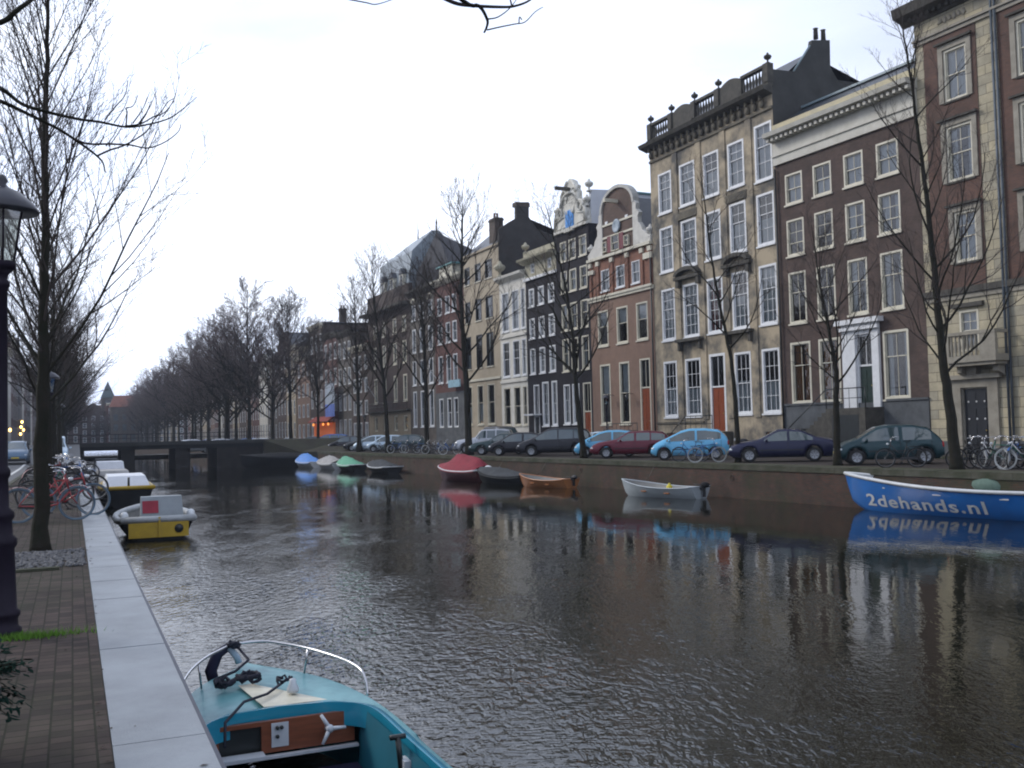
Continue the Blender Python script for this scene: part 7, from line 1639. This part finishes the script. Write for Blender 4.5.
# tree beside the photographer whose limbs reach into the top of the view
ot = A(-1.4, -1.6); rg = random.Random(9)
oth = thing('bare_tree', ot, 0, 'bare tree beside the viewpoint whose thin limbs hang into the top of the view', 'tree')
tk = MB().tube([(0, 0, -.05), (.03, 0, 1.5), (.02, .05, 3.5), (-.02, .1, 6), (0, .1, 9)], [.22, .17, .15, .11, .04], 10); cr_ = MB()
def pt(px, py, dist): return CAM+ray(px, py)*dist-ot
def limb(pix, r0_, r1_, mbx, kids=(), seed=0):
    q = random.Random(seed); P_ = [Vector(v) for v in pix]; out = []
    for i in range(len(P_)-1):
        p0, p1, p2, p3 = P_[max(0, i-1)], P_[i], P_[i+1], P_[min(len(P_)-1, i+2)]
        for k in range(4): t = k/4; out.append(.5*((2*p1)+(-p0+p2)*t+(2*p0-5*p1+4*p2-p3)*t*t+(-p0+3*p1-3*p2+p3)*t**3))
    out.append(P_[-1]); n_ = len(out)-1; mbx.tube(out, [lerp(r0_, r1_, i/n_) for i in range(n_+1)], 6)
D = 6.2
fork = Vector((.02, .05, 3.5))
limb([fork, pt(-60, 60, 5), pt(0, 88, D), pt(22, 104, D), pt(47, 112, D), pt(78, 119, D), pt(100, 122, D), pt(127, 127, D), pt(150, 124, D), pt(170, 118, D), pt(184, 108, D), pt(197, 97, D)], .014, .002, tk)
limb([fork+Vector((0, 0, -.3)), pt(-60, 80, 5), pt(0, 101, D), pt(30, 115, D), pt(60, 130, D), pt(84, 146, D), pt(97, 156, D), pt(103, 163, D), pt(105, 172, D)], .014, .004, tk)
limb([pt(60, 130, D), pt(84, 143, D), pt(110, 144, D), pt(130, 145, D), pt(148, 148, D), pt(165, 142, D), pt(178, 132, D), pt(181, 124, D)], .007, .002, cr_)
limb([pt(97, 156, D), pt(110, 150, D), pt(125, 145, D), pt(146, 132, D), pt(155, 118, D), pt(165, 112, D), pt(174, 101, D)], .006, .002, cr_)
limb([pt(105, 120, D), pt(107, 117, D), pt(116, 106, D), pt(125, 95, D), pt(128, 80, D)], .005, .002, cr_)
limb([pt(125, 126, D), pt(140, 124, D), pt(153, 117, D), pt(160, 113, D), pt(168, 102, D), pt(175, 98, D)], .005, .002, cr_)
limb([pt(126, 127, D), pt(127, 112, D), pt(126, 108, D), pt(133, 106, D), pt(138, 95, D)], .0045, .002, cr_)
for k in range(26):
    x = rg.uniform(20, 175); y = interp([(0, 90), (50, 112), (100, 122), (150, 124), (200, 96)], x)+rg.choice([0, 0, 24*(x < 130)]); s = rg.uniform(8, 34)
    limb([pt(x, y, D), pt(x+s*.35, y-s*.5, D), pt(x+s*.55, y-s, D+.1)], .003, .0015, cr_)
# top-left darker limbs
limb([Vector((0, .1, 5)), pt(-80, -60, 5), pt(-10, 20, 5.5), pt(20, 8, 5.6), pt(45, -12, 5.8)], .02, .008, tk); limb([pt(-30, -20, 5.2), pt(10, -8, 5.4), pt(55, -14, 5.6)], .03, .02, tk)
# top-centre twigs
limb([Vector((0, .1, 6)), pt(250, -260, 5.5), pt(400, -60, 6), pt(462, 0, 6), pt(479, 6, 6), pt(487, 19, 6), pt(487, 26, 6), pt(484, 33, 6)], .018, .006, tk)
limb([pt(440, -4, 6), pt(455, 3, 6), pt(470, 5.5, 6), pt(500, 7, 6), pt(515, 6, 6), pt(530, 0, 6), pt(540, -12, 6)], .012, .004, cr_)
limb([pt(487, 30, 6), pt(500, 27, 6), pt(515, 24, 6), pt(525, 22, 6), pt(535, 12, 6), pt(543, 7, 6)], .0045, .002, cr_)
limb([pt(488, 19, 6), pt(498, 17, 6), pt(510, 8, 6), pt(518, -3, 6)], .0045, .002, cr_); limb([pt(512, 7, 6), pt(509, -6, 6)], .006, .004, cr_); limb([pt(519, 23, 6), pt(519.5, 17, 6), pt(522, 20, 6)], .004, .003, cr_)
limb([pt(400, -60, 6), pt(340, -10, 6), pt(368, 3, 6), pt(380, 3.5, 6), pt(398, -3, 6)], .005, .002, cr_)
for k in range(16):      # the rest of its crown, above the view
    az = k*2.4; limb([Vector((0, .1, 5+k*.25)), Vector((math.cos(az)*1.2, .1+math.sin(az)*1.2, 6.3+k*.25)), Vector((math.cos(az)*2.3, .1+math.sin(az)*2.3, 7.6+k*.25))], .03, .006, tk)
tk.build('trunk', m_bark, oth); cr_.build('crown', m_twig, oth)
# ------------------------------------------------------------------ grass tuft and dark plant at the lower left
rg = random.Random(12); gm_ = MB(); gp0 = ground(20, 638)
for k in range(900):
    a_ = rg.gauss(0, .30); b_ = rg.gauss(0, .055); q = gp0+nA*(a_*.75)+dA*b_; q.z = -.004
    h = rg.uniform(.02, .07); w_ = rg.uniform(.003, .006); az = rg.uniform(0, 6.28); lean_ = Vector((rg.uniform(-.03, .03), rg.uniform(-.03, .03), h)); sd2 = Vector((math.cos(az), math.sin(az), 0))*w_
    gm_.add([q-sd2, q+sd2, q+lean_], [(0, 1, 2)])
tag(gm_.build('grass', mat('bright moss grass', (.10, .22, .02), .9, .3, 5)), 'small patch of bright green grass at the foot of the lamp', 'grass', None, 'stuff')
pp = ground(-46, 765); pl = thing('potted_shrub', (pp.x, pp.y, 0), 0, 'dark leafy shrub spilling over the bottom left corner of the pavement', 'plant')
fo = MB(); rg = random.Random(15); st2 = MB()
for k in range(95):
    az = rg.uniform(0, 6.28); el = rg.uniform(.1, 1.2); L_ = rg.uniform(.18, .38); d0 = Vector((math.cos(az)*math.cos(el), math.sin(az)*math.cos(el), math.sin(el))); p0 = Vector((0, 0, .35)); pts = [p0]
    for j in range(6): d0 = (d0+Vector((0, 0, -.12))).normalized(); pts.append(pts[-1]+d0*L_/6)
    st2.tube(pts, .003, 3, caps=False)
    for j in range(1, 7):
        for sgn in (1, -1):
            for rep in range(2):
                t = pts[j]+Vector((rg.uniform(-.02, .02), rg.uniform(-.02, .02), rg.uniform(-.02, .02))); s1_ = Vector((-d0.y, d0.x, 0)).normalized()*sgn if d0.xy.length > .01 else Vector((sgn, 0, 0)); tip = t+s1_*rg.uniform(.04, .08)+d0*.03+Vector((0, 0, rg.uniform(-.03, .02))); md = (t+tip)/2; wd_ = d0*.012
                fo.add([t, md+wd_, tip, md-wd_], [(0, 1, 2, 3)])
fo.build('leaves', mat('dark shrub leaves', (.008, .024, .018), .95, .3, 8, spec=.05), pl); st2.build('stems', m_bark, pl)
MB().lathe([(.15, 0), (.19, .3), (.21, .32), (.21, .36), (.18, .36), (.17, .33)], 14).build('pot', mat('dark pot', (.03, .03, .035), .5), pl)
# ------------------------------------------------------------------ haze between the camera and the far end of the canal
hm = bpy.data.materials.new('haze'); hm.use_nodes = True; N = hm.node_tree.nodes; N.clear(); o_ = N.new('ShaderNodeOutputMaterial'); pv = N.new('ShaderNodeVolumePrincipled')
pv.inputs['Color'].default_value = (.72, .80, .95, 1); pv.inputs['Density'].default_value = HAZE; pv.inputs['Anisotropy'].default_value = .2
hm.node_tree.links.new(pv.outputs[0], o_.inputs['Volume'])
hz_ = MB().box(-1700, 1700, -1700, 1700, -4.2, 34).build('haze', hm); tag(hz_, kind='stuff')
rg = random.Random(71); lv = MB()
for k in range(110):
    x = rg.uniform(-2.0, XO-.04) if k % 3 else rg.uniform(XI-.06, XI+.05); q = A(rg.uniform(2.2, 18), x, .004); r = rg.uniform(.012, .028); az = rg.uniform(0, 6.28); u = Vector((math.cos(az), math.sin(az), 0)); v = Vector((-u.y, u.x, 0))
    lv.add([q-u*r, q+v*r*.5+Vector((0, 0, .006)), q+u*r, q-v*r*.5+Vector((0, 0, .002))], [(0, 1, 2, 3)])
tag(lv.build('fallen_leaves', mat('dead leaves', (.05, .035, .018), .9, .4, 9)), 'scattered dead leaves on the near pavement and coping', 'leaves', None, 'stuff')
# labels shared by look-alikes are told apart by their order from the viewpoint
ORD = 'nearest,second nearest,third nearest,fourth nearest,fifth nearest,sixth nearest,seventh nearest,eighth nearest,ninth nearest,tenth nearest,eleventh nearest,twelfth nearest,thirteenth nearest,fourteenth nearest,fifteenth nearest,sixteenth nearest,seventeenth nearest,eighteenth nearest,nineteenth nearest,twentieth nearest,twenty-first nearest,twenty-second nearest,twenty-third nearest,twenty-fourth nearest'.split(',')
by = {}
for o in COL.objects:
    if o.parent is None and o.get('label'): by.setdefault(o['label'], []).append(o)
for lab, os_ in by.items():
    if len(os_) > 1:
        os_.sort(key=lambda o: (o.location-CAM).length)
        for i, o in enumerate(os_[:len(ORD)]): o['label'] = '%s, %s of its kind' % (lab, ORD[i]) if len(lab.split()) <= 11 else '%s, %s' % (lab, ORD[i])
